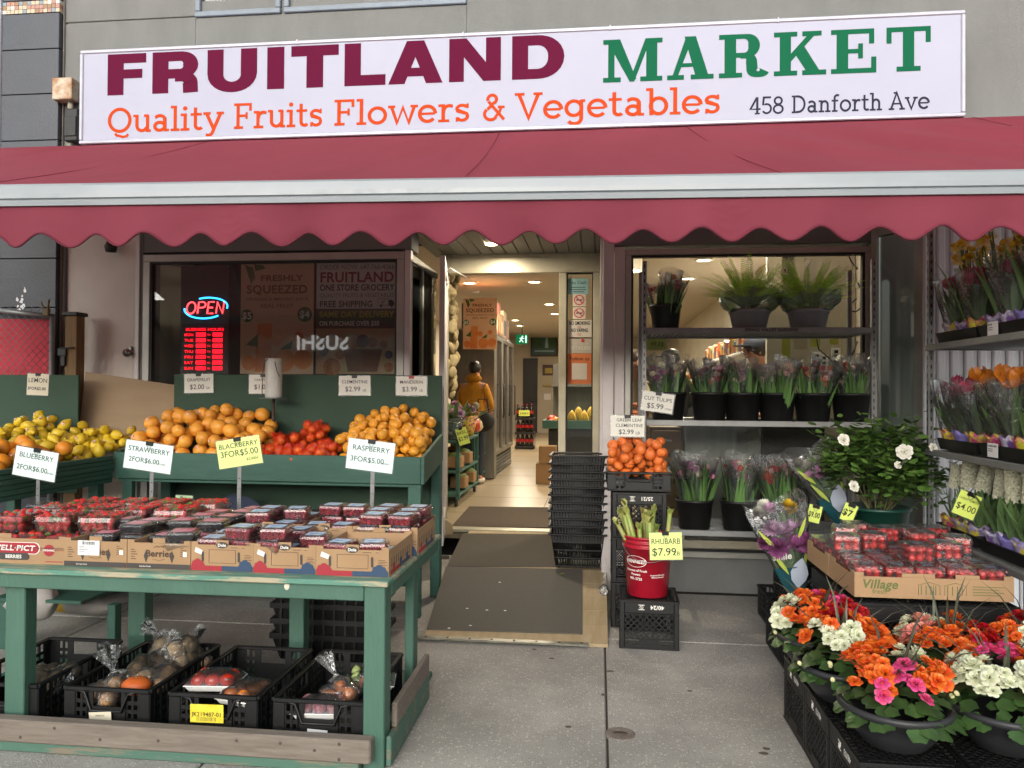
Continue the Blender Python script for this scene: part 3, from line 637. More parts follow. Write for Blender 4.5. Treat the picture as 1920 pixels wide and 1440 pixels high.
for i in range(14):
    r = rnd.uniform(.004, .02); x, z = c0.x+rnd.gauss(0, .03), c0.z+rnd.gauss(0, .05)
    m.prism([(x+r*cos(t*.9)*rnd.uniform(.5, 1.2), z+r*sin(t*.9)*rnd.uniform(.6, 1.4)) for t in range(7)], 0, .001, 0, frame((0, YF-.0605-.0002*i, 0), (1, 0, 0), (0, 0, 1)))
m.build('paint_splash', white_p, nb)
jb = thing('junction_box', 'rusty square cream junction box on the wall beside the sign', 'junction box', PY(120, 190, YF-.1))
c0 = PY(100, 188, YF-.1); c1 = PY(137, 146, YF-.1); m = MB(); m.box((c0.x, YF-.12, c0.z), (c1.x, YF-.022, c1.z), .006); m.build('body', pm('rusty_cream', 'bdb5a2', .7, '9b6a3f', 9, .35), jb)
m = MB(); m.tube([((c0.x+c1.x)/2+.03, YF-.05, c0.z), ((c0.x+c1.x)/2+.03, YF-.05, 3.36)], .022, 8); m.build('conduit', pm('conduit', 'a9a396', .6, '7d7568', 12), jb)
m = MB(); m.box((-.06, -.05, 0), (.06, .03, .27), .01); a = PY(140, 268, YF-.05)
m.box((-.05, -.06, .04), (.05, -.051, .2), .004); m.build('speaker_box', black_p, label='small black box on the wall at the left end of the sign', cat='box', loc=a, world=False)
# flood lamps under the awning on the side door head
for i, (px, py) in enumerate(((208, 462),)):
    c = PY(px, py, YF-.04); m = MB(); m.lathe([(0, -.05), (.04, -.045), (.05, 0), (.03, .04), (0, .045)], 14)
    m.build('dome_camera', dark, label='small black dome camera on the wall above the side door', cat='camera', loc=c, world=False)
# across the street (seen in the panes)
brick = pm('brick_far', '8a6a5c', .9, '7a5a4c', 2)
for x0, x1, hh, mt in ((-26, -9.6, 8.4, brick), (-9.5, 1, 7.6, pm('render_far', '9a958c', .9)), (1.1, 14, 8.8, brick)):
    ob = thing('opposite_building', {-26: 'brown brick shop building across the street', -9.5: 'low grey shop building with white sushi sign across the street', 1.1: 'tall brown brick building across the street'}[x0], 'building', ((x0+x1)*1.35, -44, 0))
    MB().box((x0*2.7-.05, -54, -.1), (x1*2.7+.2, -44, hh), .02).build('wall', mt, ob)
    x = x0+.8
    while x < x1-1.6:
        m = MB(); m.box((x*2.7, -43.99, 3.3), (x*2.7+2.5, -43.93, 4.5), .01); x += 2.2; m.build('upper_window', pm('far_glass', '1b1f24', .1), ob)
    MB().box((x0*2.7+.4, -43.99, .3), (x1*2.7-.4, -43.9, 2.6), .01).build('shop_window', pm('far_glass', '1b1f24', .1), ob)
m = MB(); m.text('SUSHI', (-18.6, -43.8, 4.6), (-1, 0, 0), (0, 0, 1), 1.5, bold=True); 
m.build('sushi_sign', glow('sushi_glow', 'ffffff', 1.6), label='white lit sushi letters on the shop across the street', cat='sign', loc=(-20.5, -43.8, 4.6))
bark = pm('bark', '3a322a', .9)
def bare_tree(loc, seed):
    rg = random.Random(seed); m = MB()
    def grow(p, d, l, r, dep):
        q = p+d*l; m.tube([p, p+d*l*.5+V((rg.uniform(-.05, .05), rg.uniform(-.05, .05), 0))*l, q], [r, r*.85, r*.65], 5, caps=False)
        if dep:
            for _ in range(3 if dep > 1 else 4):
                e = (d+V((rg.uniform(-1, 1), rg.uniform(-1, 1), rg.uniform(-.2, .7)))*.75).normalized(); grow(q, e, l*rg.uniform(.6, .85), r*.6, dep-1)
    grow(V(loc), V((0, 0, 1)), 2.6, .16, 5)
    m.build('trunk', bark, tr_); 
for i, (x, y) in enumerate(((-12.5, -9.5), (-4, -10))):
    tr_ = thing('bare_tree', ('bare leafless street tree across the road facing the side door', 'bare leafless street tree across the road facing the entrance')[i], 'tree', (x, y, -.1), group='street trees'); bare_tree((x, y, -.1), 5+i)
# ================================================================ shared small builders
gp_dark = pm('stand_paint', '365f52', .6, '2d5247', 6, .9, .15, 60, stretch=(1, 8, 8))
gp_board = pm('stand_board_paint', '35503f', .75, '2d4435', 2.5, .9, .06, 120)
gp = pm('table_paint', '4b6f60', .5, '406254', 7, .9, .2, 60, stretch=(1, 1, .2))
def worn(name, base, w1, sc=(1.2, 9, 9), pos=.56):
    if name in MATS: return MATS[name]
    m = pm(name, base, .65, w1, 3.5, .35, .15, 70, stretch=sc)
    for n in m.node_tree.nodes:
        if n.type == 'VALTORGB': n.color_ramp.elements[0].position = pos-.05; n.color_ramp.elements[1].position = pos+.04
    return m
gp_worn = worn('worn_table_paint', '5a8877', 'a89f86', pos=.53)
grey_wood = pm('weathered_plank', '8d8378', .85, '6b6056', 4, .9, .35, 40, stretch=(1.5, 16, 16))
card = pm('cardboard', 'a98a68', .85, '9c7d5c', 3, .8, .05, 200)
card_in = pm('cardboard_inside', 'b0936f', .9)
ink = pm('black_ink', '17171a', .6)
paper_w = pm('card_mint', 'd3e6e2', .3); paper_y = pm('card_yellow', 'd8e890', .35); paper = pm('card_white', 'dcdcd2', .35)
lime = pm('card_lime', 'cfdf6a', .4)
clear = film('clear_plastic', 'fafcfc', .03, 1.7, .08, wrinkle=.12, ws=90)
bagfilm = film('bag_film', 'f8fafa', .05, 1.5, .12, wrinkle=.9, ws=22)
galv = pm('galvanised', '8b8d8c', .45, '77797a', 14, .9, metal=.6)
clip_m = pm('binder_clip', '141416', .35)

def price_card(label, TL, TR, BL, Y, lines, mat=None, stake=None, clip=True, tilt=0, cat='price card', group=None, size=None, clipcol=None):
    """laminated card whose corners were measured on the plane at depth Y; lines = (text, height, x 0-1, y 0-1, align, bold)"""
    tl, tr, bl = PY(*TL, Y), PY(*TR, Y), PY(*BL, Y); u = (tr-tl); w = u.length; u.normalize(); v = (tl-bl); h = v.length; v = v-u*v.dot(u); v.normalize(); n = u.cross(v)
    o = bl+n*.002; t = thing('price_card', label, cat, tuple((tl+tr+bl+tr+bl-tl)/4), group=group)
    m = MB(); M = frame(bl, u, v); m.box((0, 0, 0), (w, h, .0012), 0, 0, M); m.build('card', mat or paper_w, t)
    m = MB(); m.box((-.006, -.006, -.0012), (w+.006, h+.006, -.0004), 0, 0, M); m.build('sleeve', clear, t)
    m = MB()
    for s, ch, x, y, al, bd in lines:
        sz = h*ch/CAP; adv = sum((GB if bd else GL)[q][1] for q in s)*sz; m.text(s, bl+u*(w*x)+v*(h*y), u, v, sz, 0, al, bd, .0022, fit=w*.9 if adv > w*.9 else None)
    m.build('lettering', ink, t)
    if clip:
        c = bl+u*(w*.5)+v*h; Mc = frame(c, u, v); m = MB()
        m.prism([(-.02, -.016), (.02, -.016), (.02, .006), (-.02, .006)], -.004, .007, 0, Mc)
        m.build('clip', clipcol or clip_m, t)
        m = MB(); m.tube([Mc @ V((-.012, -.016, .008)), Mc @ V((-.004, -.034, .006)), Mc @ V((.004, -.034, .006)), Mc @ V((.012, -.016, .008))], .0013, 5); m.build('clip_wire', galv, t)
    if stake:
        c = bl+u*(w*stake[0])-n*.006; zb = stake[1]; m = MB(); a = c+v*(h*.9); 
        pts = [a, c+V((0, 0, -.01)), V((c.x-.004, c.y+.004, (c.z+zb)/2)), V((c.x, c.y, zb))]
        for i in range(len(pts)-1): m.bar(pts[i], pts[i+1], .022, .003, c=.0005, upv=(0, 1, 0))
        m.build('stake', galv, t)
        m = MB()
        for k in range(1, 6): q = pts[1].lerp(pts[3], k/6); m.box((q.x-.002, q.y-.006, q.z-.002), (q.x+.002, q.y-.002, q.z+.002), 0)
        m.build('stake_holes', dark, t)
    return t

# ---------------------------------------------------------------- berry table
TZ = .747
tx0, tx1, ty0, ty1 = -3.05, -.835, 2.985, 4.0
tb = thing('berry_table', 'green painted wooden table with worn top and grey kick planks carrying the berry boxes', 'table', (-1.9, 3.4, 0))
m = MB(); m.box((tx0, ty0-.02, TZ-.022), (tx1+.012, ty1, TZ), .004); m.build('tabletop', gp_worn, tb)
m = MB(); m.box((tx0, ty0, TZ-.085), (-.925, ty0+.035, TZ-.0225), .004); m.box((tx1-.035, ty0+.095, TZ-.085), (tx1, ty1-.01, TZ-.0225), .004); m.box((tx0, ty1-.045, TZ-.085), (tx1-.036, ty1-.012, TZ-.0225), .004)
m.build('apron', gp, tb)
def leg(x0, x1, y0, y1): MB().box((x0, y0, 0.0), (x1, y1, TZ-.0226), .004).build('leg', gp, tb)
leg(-.924, -.838, ty0, ty0+.094)
lx0, lx1 = X_(10, 3.02, 1100), X_(47, 3.02, 1100); leg(lx0, lx1, ty0+.036, ty0+.11)
leg(tx1-.078, tx1-.036, 3.6, 3.69); leg(X_(240, 3.85, 1120), X_(272, 3.85, 1120), 3.85, 3.93); leg(-1.6, -1.52, ty1-.13, ty1-.05)
m = MB(); m.box((tx0, 2.925, .045), (-.876, 2.983, .137), .006); m.build('kick_plank', grey_wood, tb)
m = MB(); m.box((-.836, ty0+.1, .125), (-.812, 3.69, .225), .005); m.build('side_plank', grey_wood, tb)
m = MB(); m.box((tx0, 2.94, 0.002), (-.926, 2.984, .043), .004); m.box((-.836, ty0+.02, .004), (-.814, 3.7, .122), .004); m.box((tx0, 2.99, .0), (-.93, 3.03, .03), .002)
m.build('base_rail', worn('worn_rail_paint', '4b6f60', '7d7464', pos=.57), tb)
m = MB()
for x, z in ((-1.42, .11), (-1.24, .11), (-1.0, .12), (-1.0, .06), (-1.75, .09), (-2.0, .08), (-2.2, .115), (-2.35, .07), (-1.1, .09)): m.lathe([(.007, 0), (.005, .0015), (0, .0018)], 8, M=frame((x, 2.9245, z), (1, 0, 0), (0, 0, 1)))
m.build('nail_heads', pm('nail', '4a423b', .6), tb)
m = MB(); c = PY(538, 1099, ty0); m.lathe([(.016, 0), (.015, .0012), (0, .0014)], 14, M=frame((c.x, ty0-.001, c.z), (1, .1, 0), (0, 0, 1)), sx=.7); m.build('paint_chip', pm('chip', 'd8d2c0', .7), tb)

# ---------------------------------------------------------------- cardboard flats
cherry_ink = pm('red_print', '9c2a35', .7); blue_ink = pm('navy_print', '2f4560', .7); brown_ink = pm('brown_print', '4b3a30', .8); grey_band = pm('charcoal_print', '45403e', .8); wht = pm('white_print', 'e6e3dc', .7)
label_white = pm('label_white', 'e4e4e4', .5)
def flat(label, x0, x1, y0, y1, h, kind, z=TZ+.001, group=None, front=None):
    t = thing('berry_flat', label, 'cardboard box', ((x0+x1)/2, (y0+y1)/2, z), group=group)
    m = MB(); k = .004; w = x1-x0
    m.box((x0, y0, z), (x1, y1, z+k), 0); hf = h if front is None else front
    m.box((x0, y0, z+k), (x1, y0+k, z+hf), 0); m.box((x0, y1-k, z+k), (x1, y1, z+h), 0); m.box((x0, y0+k, z+k), (x0+k, y1-k, z+h), 0); m.box((x1-k, y0+k, z+k), (x1, y1-k, z+h), 0)
    # corner and centre tabs standing above the rim
    for a, b_ in ((x0, x0+.03), (x1-.03, x1)):
        for yy in (y0, y1-k): m.box((a, yy, z+h+.0002), (b_, yy+k, z+h+.012), 0)
    for yy in (y0, y1-k): m.box(((x0+x1)/2-.028, yy, z+h+.0002), ((x0+x1)/2+.028, yy+k, z+h+.02), .002)
    m.build('tray', card, t)
    f = [MB() for _ in range(5)]; u, v = (1, 0, 0), (0, 0, 1); fy = y0-.0012; o = lambda a, b_: (x0+w*a, fy, z+h*b_)
    def bx(b, a0, a1, b0, b1, d=0): b.box((x0+w*a0, fy-.0003-d, z+h*b0), (x0+w*a1, fy+.0005-d, z+h*b1), 0)
    mats = [cherry_ink, blue_ink, brown_ink, wht, grey_band]
    if kind == 'strip':
        bx(f[4], .004, .996, .01, .2); 
        f[2].text('Berries', o(.51, .48), u, v, h*.36, 0, 'C', True, .001); f[2].tube([o(.42, .82), o(.47, .9), o(.5, .84), o(.53, .9), o(.58, .82)], .0012, 4); f[2].tube([o(.40, .38), o(.5, .33), o(.6, .38)], .0008, 4)
        for cx in (.3, .71): f[4].prism([(cx*w-.010, .5*h), (cx*w, .72*h), (cx*w+.010, .5*h), (cx*w, .24*h)], 0, .0009, 0, frame((x0, fy, z), u, v))
        for i in range(5): bx(f[2], .06, .06+.10*(.6+.4*((i*7) % 3)/2), .72-.09*i, .745-.09*i); bx(f[2], .84, .84+.09*(.5+.5*((i*5) % 3)/2), .82-.08*i, .84-.08*i)
        bx(f[3], .885, .945, .5, .68, .0006)
        f[3].text('berries fresh', o(.2, .07), u, v, h*.09, 0, 'L', False, .0018)
    elif kind == 'bramble':
        bx(f[0], .004, .5, .01, .2); bx(f[1], .502, .996, .01, .2)
        for b, cx in ((f[0], .11), (f[1], .87)):
            for i, (dx, dz, r) in enumerate(((0, .22, .075), (-.055, .2, .05), (.06, .2, .055), (0, .36, .05), (.05, .3, .045), (-.05, .31, .04))): b.prism([(w*(cx+dx)+w*r*cos(a*.52), h*dz+h*r*2.1*sin(a*.52)) for a in range(12)], .0, .0004+.0001*i, 0, frame((x0, fy, z), u, v))
        m2 = MB()
        a0, a1, b0, b1 = .29, .72, .3, .82
        bx(f[2], a0, a1, b0, b0+.012); bx(f[2], a0, a1, b1-.012, b1); bx(f[2], a0, a0+.005, b0+.014, b1-.014); bx(f[2], a1-.005, a1, b0+.014, b1-.014)
        for cx in (.21, .79): f[4].prism([(w*cx-.005+.005*cos(R(a)), h*.55+(.016 if sin(R(a)) > 0 else -.016)+.005*sin(R(a))) for a in range(0, 360, 30)], 0, .0011, 0, frame((x0, fy, z), u, v))
        # small oval badge on the tab
        f[4].prism([(w*.5+.026*cos(R(a)), h*1.0+.013*sin(R(a))) for a in range(0, 360, 20)], 0, .0008, 0, frame((x0, fy, z), u, v))
        f[3].text('Dole', (x0+w*.5, fy, z+h*1.0-.006), u, v, .017, 0, 'C', True, .0015)
        for i in range(4): bx(f[2], .86, .95+.03*(i % 2), .62-.06*i, .635-.06*i)
        bx(f[2], .64, .76, .9, .915); bx(f[2], .82, .86, .9, .915)
        q = .05; f[3].prism([(w*.06, h*.72), (w*.17, h*.62), (w*.19, h*.78), (w*.08, h*.9)], 0, .0012, 0, frame((x0, fy-.0004, z), u, v))
        for i in range(9):                                   # print on the right end
            yy = y0+.03+i*(y1-y0-.06)/9; (f[0] if i < 4 else f[1]).box((x1+.0002, yy, z+.006), (x1+.0009, yy+.03, z+h*(.2+.2*(i % 3 == 1))), 0)
            f[4].box((x1+.0002, yy+.012, z+h*.3), (x1+.0011, yy+.017, z+h*.65), 0)
    elif kind == 'oval':
        def ov(b, cx, cz, rx, rz, d):
            pts = [(cx+(rx-rz)*(1 if cos(R(a)) > 0 else -1)+rz*cos(R(a)), cz+rz*sin(R(a))) for a in range(0, 360, 15)]; b.prism(pts, 0, d, 0, frame((x0, fy, z), u, v))
        ov(f[3], w*.575, h*.62, w*.218, h*.24, .0004); ov(f[0], w*.575, h*.62, w*.21, h*.215, .0008)
        f[3].text('WELL\u00b7PICT', o(.57, .53), u, v, h*.29, 0, 'C', True, .0018, shear=.15, fit=w*.36)
        ov(f[4], w*.575, h*.29, w*.13, h*.14, .0010); f[3].text('BERRIES', o(.575, .22), u, v, h*.19, 0, 'C', True, .002)
        f[0].prism([(w*.868+h*.23*cos(R(a)), h*.56+h*.23*sin(R(a))) for a in range(0, 360, 15)], 0, .0008, 0, frame((x0, fy, z), u, v)); f[3].text('ORGANIC', o(.868, .53), u, v, h*.11, 0, 'C', True, .0018)
        bx(f[0], .79, .82, .555, .57); bx(f[0], .915, .99, .555, .57); bx(f[0], .84, .98, .1, .13)
    for b, mt, nm in zip(f, mats, ('red_print', 'blue_print', 'brown_print', 'white_print', 'charcoal_print')):
        if b.v: b.build(nm, mt, t)
    return t
HF = .108
X3 = [PZ(px, py, TZ).x for px, py in ((145, 1053), (258, 1058), (375, 1062), (494, 1064), (612, 1066))]+[-.835+.0]
Y0 = 3.045; Y1 = Y0+.385
g2_ = .003
flats = {}
flat('wide cardboard strawberry box with a maroon oval badge at the left front of the table', X3[0]-.56, X3[0]-g2_, Y0+.01, Y1+.03, HF, 'oval', front=HF)
flat('kraft berry box with charcoal base band and white barcode label beside the strawberry box', X3[0], X3[1]-g2_, Y0, Y1, HF, 'strip')
flat('kraft berry box with charcoal band beside the first raspberry box', X3[1], X3[2]-g2_, Y0, Y1, HF, 'strip')
nm = ['beside the kraft blackberry box', 'in the middle of the raspberry row', 'at the right front corner of the table']
for i in range(3): flat('raspberry box with red and blue fruit print %s' % nm[i], X3[2+i], X3[3+i]-g2_, Y0-.005*i, Y1-.005*i, HF, 'bramble')
nm2 = ['third from the table edge', 'second from the table edge', 'at the right back corner of the table']
for i in range(3): flat('raspberry box in the back row %s' % nm2[i], X3[2+i]+.02, X3[3+i]+.02-g2_, Y1+.012, Y1+.392, HF+.01, 'bramble')
flat('kraft berry box in the back row behind the blackberry punnets', X3[1]+.02, X3[2]+.015, Y1+.012, Y1+.39, HF, 'strip')
flat('cardboard strawberry box in the back row under the open strawberry boxes', X3[0]-.56, X3[1]+.01, Y1+.042, Y1+.42, HF, 'plain')
m = MB(); o = PY(146, 1003, Y0-.0035); M = frame((o.x+.002, Y0-.0045, TZ+.05), (1, 0, 0), (0, .0, 1)); m.box((0, 0, 0), (.098, .062, .0008), 0, 0, M); m.build('barcode_label', label_white, bpy.data.objects['berry_flat.001'])
m = MB()
for i in range(22): m.box((.02+i*.0026, .044, .0009), (.02+i*.0026+rnd.uniform(.0006, .0018), .058, .0013), 0, 0, M)
for i in range(4): m.box((.006, .036-i*.007, .0009), (.03+.008*(i % 3), .038-i*.007, .0013), 0, 0, M)
m.build('barcode', ink, bpy.data.objects['berry_flat.001'])

# ---------------------------------------------------------------- punnets
def shell_mesh(w, d, h, tap=.86):
    m = MB(); hb = h*.62
    def ring(k, z, r=.14): 
        a, b_ = w/2*k, d/2*k; q = min(a, b_)*r; return [(-a+q, -b_, z), (a-q, -b_, z), (a, -b_+q, z), (a, b_-q, z), (a-q, b_, z), (-a+q, b_, z), (-a, b_-q, z), (-a, -b_+q, z)]
    rs = [ring(tap, 0), ring(.97, hb-.002), ring(1.05, hb), ring(1.05, hb+.004), ring(.98, hb+.005), ring(.93, h-.004), ring(.88, h)]
    vs = sum(rs, []); n = 8
    fs = [(i*n+k, i*n+(k+1) % n, (i+1)*n+(k+1) % n, (i+1)*n+k) for i in range(len(rs)-1) for k in range(n)]+[tuple(range(48, 56))]
    m.add(vs, fs)
    for i in range(7):                                     # moulded ribs along the lid rim
        x = -w*.40+i*w*.8/6
        for s in (-1, 1): m.box((x-.003, s*d*.46-.002, h-.003), (x+.003, s*d*.46+.002, h+.0015), 0)
    return m
def berry(m, c, r, mi, rg, k=0):
    """one raspberry or blackberry: a cone of drupelets"""
    ax = V((rg.uniform(-1, 1), rg.uniform(-1, 1), rg.uniform(-.4, 1))).normalized(); M = ax.to_track_quat('Z', 'Y').to_matrix().to_4x4(); M.translation = c
    for lev, (rr, zz, n) in enumerate(((.75, -.5, 6), (.85, 0, 7), (.6, .55, 5), (.05, .85, 1))):
        for i in range(n):
            t = 2*pi*i/n+lev*.5; m.ball((rr*r*cos(t), rr*r*sin(t), zz*r), r*.42, 5, 4, m=mi, M=M)
def fill(w, d, h, r, rg, col, nlev=2):
    m = MB(); lev = 0
    for z in [r+.002+i*r*1.5 for i in range(nlev)]:
        nx_, ny_ = int(w*.9/(2*r)), int(d*.9/(2*r))
        for i in range(nx_):
            for j in range(ny_):
                inner = 0 < i < nx_-1 and 0 < j < ny_-1
                if inner and lev < nlev-1: continue
                kx = .84+.12*min(z/(h*.6), 1)
                berry(m, ((-.5+(i+.5)/nx_)*w*kx+rg.uniform(-.2, .2)*r, (-.5+(j+.5)/ny_)*d*kx+rg.uniform(-.2, .2)*r, z), r, 0, rg)
        lev += 1
    return m
rasp = pm('raspberry_skin', 'b5203c', .45, island=.25, hue=.02, sss=.0); blk = pm('blackberry_skin', '15121b', .25, island=.4); blu = pm('blueberry_skin', '2b3247', .6, island=.3)
straw_m = pm('strawberry_skin', 'b81c22', .35, 'c93a30', 30, .5, .15, 350); leaf_m = pm('berry_leaf', '5d7d34', .6, island=.3); straw_pale = pm('strawberry_shoulder', 'd9a08c', .5)
blue_lab = pm('blue_label', '6fa0cf', .4, 'dfe7ee', 25, .3, stretch=(1, 3, 1)); pink_lab = pm('pink_label', 'd9aab4', .4, 'b93a58', 18, .4)
rg = random.Random(3)
RW, RD, RH = .120, .121, .051
me_rshell = mesh(shell_mesh(RW, RD, RH), 'punnet_shell', clear)
me_rasp = [mesh(fill(RW, RD, RH, .0115, rg, 0, 2), 'raspberries', rasp) for _ in range(2)]
me_blk = [mesh(fill(RW, RD, .045, .0115, rg, 0, 1), 'blackberries', blk) for _ in range(2)]
me_bshell = mesh(shell_mesh(RW, RD, .042), 'punnet_shell', clear)
def lab_mesh(w, d, z, mat, txt=False):
    m = MB(); m.box((-w/2, -d/2, z), (w/2, d/2, z+.0006), 0); return mesh(m, 'label', mat)
me_rlab = lab_mesh(.075, .07, RH+.0008, blue_lab); me_blab = lab_mesh(.078, .07, .0428, pink_lab)
def punnet(kind, x, y, z, rz, label, group):
    n = {'r': 'raspberry_punnet', 'b': 'blackberry_punnet'}[kind]; t = thing(n, label, 'punnet', (x, y, z), rz, group)
    if kind == 'r':
        f = prt(rg.choice(me_rasp), t, 'raspberries', None); f['kind'] = 'stuff'; prt(me_rshell, t, 'punnet_shell', None); prt(me_rlab, t, 'label', None)
    else:
        f = prt(rg.choice(me_blk), t, 'blackberries', None); f['kind'] = 'stuff'; prt(me_bshell, t, 'punnet_shell', None); prt(me_blab, t, 'label', None)
    return t
def load(kind, x0, x1, y0, y1, up2, up3=(), skip=(), where=''):
    """two columns by three rows of punnets in a flat; up2/up3 = cells with a second and third one on top"""
    hh = RH if kind == 'r' else .042; cx = [x0+(x1-x0)*.26, x0+(x1-x0)*.74]; cyy = [y0+.066+i*.124 for i in range(3)]
    nm_ = {'r': 'blue labelled raspberry punnet', 'b': 'pink labelled blackberry punnet'}[kind]; gn = nm_.split()[2]+' punnets on the table'; rows = ('front', 'middle', 'back')
    for j in range(3):
        for i in range(2):
            if (i, j) in skip: continue
            sd = ('left', 'right')[i]
            punnet(kind, cx[i], cyy[j], TZ+.027, rg.uniform(-.04, .04), '%s, lowest layer, %s row %s, %s' % (nm_, rows[j], sd, where), gn)
            if (i, j) in up2: punnet(kind, cx[i]+rg.uniform(-.012, .012), cyy[j]+rg.uniform(-.015, .015), TZ+.0285+hh, rg.uniform(-.25, .25), '%s, second layer, %s row %s, %s' % (nm_, rows[j], sd, where), gn)
            if (i, j) in up3: punnet(kind, cx[i]+rg.uniform(-.012, .012), cyy[j]+rg.uniform(-.015, .015), TZ+.030+2*hh, rg.uniform(-.25, .25), '%s, top layer, %s row %s, %s' % (nm_, rows[j], sd, where), gn)
load('r', X3[2], X3[3], Y0, Y1, ((0, 0), (0, 1), (1, 0), (1, 2), (0, 2)), ((1, 0),), where='first raspberry box')
load('r', X3[3], X3[4], Y0, Y1, ((0, 0), (1, 1), (0, 2)), ((0, 0),), where='middle raspberry box')
load('r', X3[4], X3[5], Y0, Y1, ((1, 0), (0, 0)), (), skip=((0, 1), (0, 2), (1, 2)), where='corner raspberry box')
load('r', X3[2]+.02, X3[3]+.02, Y1+.012, Y1+.39, ((0, 0), (1, 0), (0, 1), (1, 1), (1, 2)), ((0, 0), (1, 1), (0, 1)), where='back row third raspberry box')
load('r', X3[3]+.02, X3[4]+.02, Y1+.012, Y1+.39, ((0, 0), (1, 0), (0, 2), (1, 2)), ((0, 2), (1, 2)), where='back row second raspberry box')
load('r', X3[4]+.02, X3[5]+.02, Y1+.012, Y1+.39, ((0, 0), (1, 0), (0, 1), (1, 1), (0, 2), (1, 2)), ((0, 1), (1, 1), (0, 2), (1, 2), (1, 0), (0, 0)), where='back corner raspberry box')
load('b', X3[0], X3[1], Y0, Y1, ((0, 1), (1, 1), (0, 2), (1, 2)), ((1, 2), (0, 2), (1, 1)), where='kraft box with the barcode label')
load('b', X3[1], X3[2], Y0, Y1, ((1, 0), (1, 1), (0, 2), (1, 2), (0, 1)), ((1, 0), (0, 2), (1, 2)), where='kraft box beside the raspberries')
load('b', X3[1]+.02, X3[2]+.015, Y1+.012, Y1+.39, ((0, 0), (1, 0), (0, 1), (1, 1), (0, 2), (1, 2)), ((0, 0), (1, 0), (1, 1), (1, 2), (0, 1)), where='back row kraft box')
# strawberries
SW, SD, SH = .176, .212, .074
me_sshell = mesh(shell_mesh(SW, SD, SH, .88), 'punnet_shell', clear)
def sberry(r):
    m = MB(); m.lathe([(.05*r, -1.25*r), (.45*r, -.9*r), (.8*r, -.3*r), (.95*r, .25*r), (.7*r, .7*r), (.1*r, .8*r)], 9)
    for k in range(6): t = k*1.05; m.blade([(0, 0, .8*r), (.4*r*cos(t), .4*r*sin(t), .86*r), (.75*r*cos(t), .75*r*sin(t), .7*r)], [.1*r, .2*r, .02*r], (-sin(t), cos(t), 0), 1)
    return mesh(m, 'strawberry', [straw_m, leaf_m])
me_sb = [sberry(.021), sberry(.018), sberry(.023)]
me_slab = lab_mesh(.11, .10, SH+.0008, film('printed_lid', 'f2dcd8', .30, .8, .2, 'c9a0a0'))
def strawbox(x, y, z, rz, label):
    t = thing('strawberry_punnet', label, 'punnet', (x, y, z), rz, 'strawberry punnets on the table')
    for lev in range(3):
        zz = .019+lev*.021; n = (4, 4); kx = .80+.05*lev
        for i in range(4):
            for j in range(4):
                if lev < 2 and 0 < i < 3 and j > 0: continue
                prt(rg.choice(me_sb), t, 'strawberry', None, ((-.5+(i+.5)/4)*SW*kx+rg.uniform(-.006, .006), (-.5+(j+.5)/4)*SD*kx+rg.uniform(-.006, .006), zz), (rg.uniform(0, 6), rg.uniform(0, 6), rg.uniform(0, 6)), rg.uniform(.85, 1.1))
    prt(me_sshell, t, 'punnet_shell', None); prt(me_slab, t, 'label', None)
sx_ = X3[0]-.56
zz = TZ+.022
for i in range(3): strawbox(sx_+.1+i*.182, Y0+.115, zz, 0, 'strawberry punnet lying in the maroon badged box, %s of three' % ('first', 'second', 'third')[i])
for i in range(3): strawbox(sx_+.1+i*.182, Y0+.32, zz, 0, 'strawberry punnet at the back inside the maroon badged box, %s of three' % ('first', 'second', 'third')[i])
for i, x in enumerate((-2.68, -2.475, -2.275)): strawbox(x, 3.33+.01*i, zz+SH+.003, (-.1, .05, .12)[i], ('front open strawberry punnet on the upper layer, %s of the three' % ('nearest the blueberries', 'middle', 'nearest the blackberries')[i]))
for i, x in enumerate((-2.66, -2.46, -2.26, -2.06)): strawbox(x, 3.56+.012*i, zz+SH+.003, (.06, -.05, .05, .08)[i], 'strawberry punnet in the second row of the upper layer, number %d from the blueberries' % (i+1))
for i, x in enumerate((-2.62, -2.42, -2.22, -2.02)): strawbox(x, 3.78+.012*i, zz+SH+.003, (-.06, .05, .02, .1)[i], 'strawberry punnet in the back row of the upper layer, number %d from the blueberries' % (i+1))
# blueberries at the left edge
me_bl = [mesh(MB(), 'blueberries', blu)]
mm = MB()
for i in range(7):
    for j in range(7): mm.ball((-.05+i*.0165+rg.uniform(-.003, .003), -.05+j*.0165, .03+rg.uniform(-.003, .003)), .0085, 6, 5)
me_bl = mesh(mm, 'blueberries', blu)
for i, (x, y, z) in enumerate(((-2.86, 3.42, TZ+.05), (-2.86, 3.6, TZ+.05), (-2.90, 3.75, TZ+.11), (-2.84, 3.25, TZ+.002))):
    t = thing('blueberry_punnet', ('blueberry punnet beside the front strawberry punnet', 'blueberry punnet behind the front blueberry punnet', 'blueberry punnet raised under the blueberry card', 'blueberry punnet low beside the strawberry box')[i], 'punnet', (x, y, z), rg.uniform(-.1, .1), 'blueberry punnets')
    f = prt(me_bl, t, 'blueberries', None); f['kind'] = 'stuff'; prt(me_bshell, t, 'punnet_shell', None)
for i, (x, y, z) in enumerate(((-2.86, 3.5, .0), (-2.88, 3.75, 0.0))):
    pass
flat('cardboard blueberry box at the left end of the table', -3.0, X3[0]-.565, Y1-.1, Y1+.42, .05, 'plain')

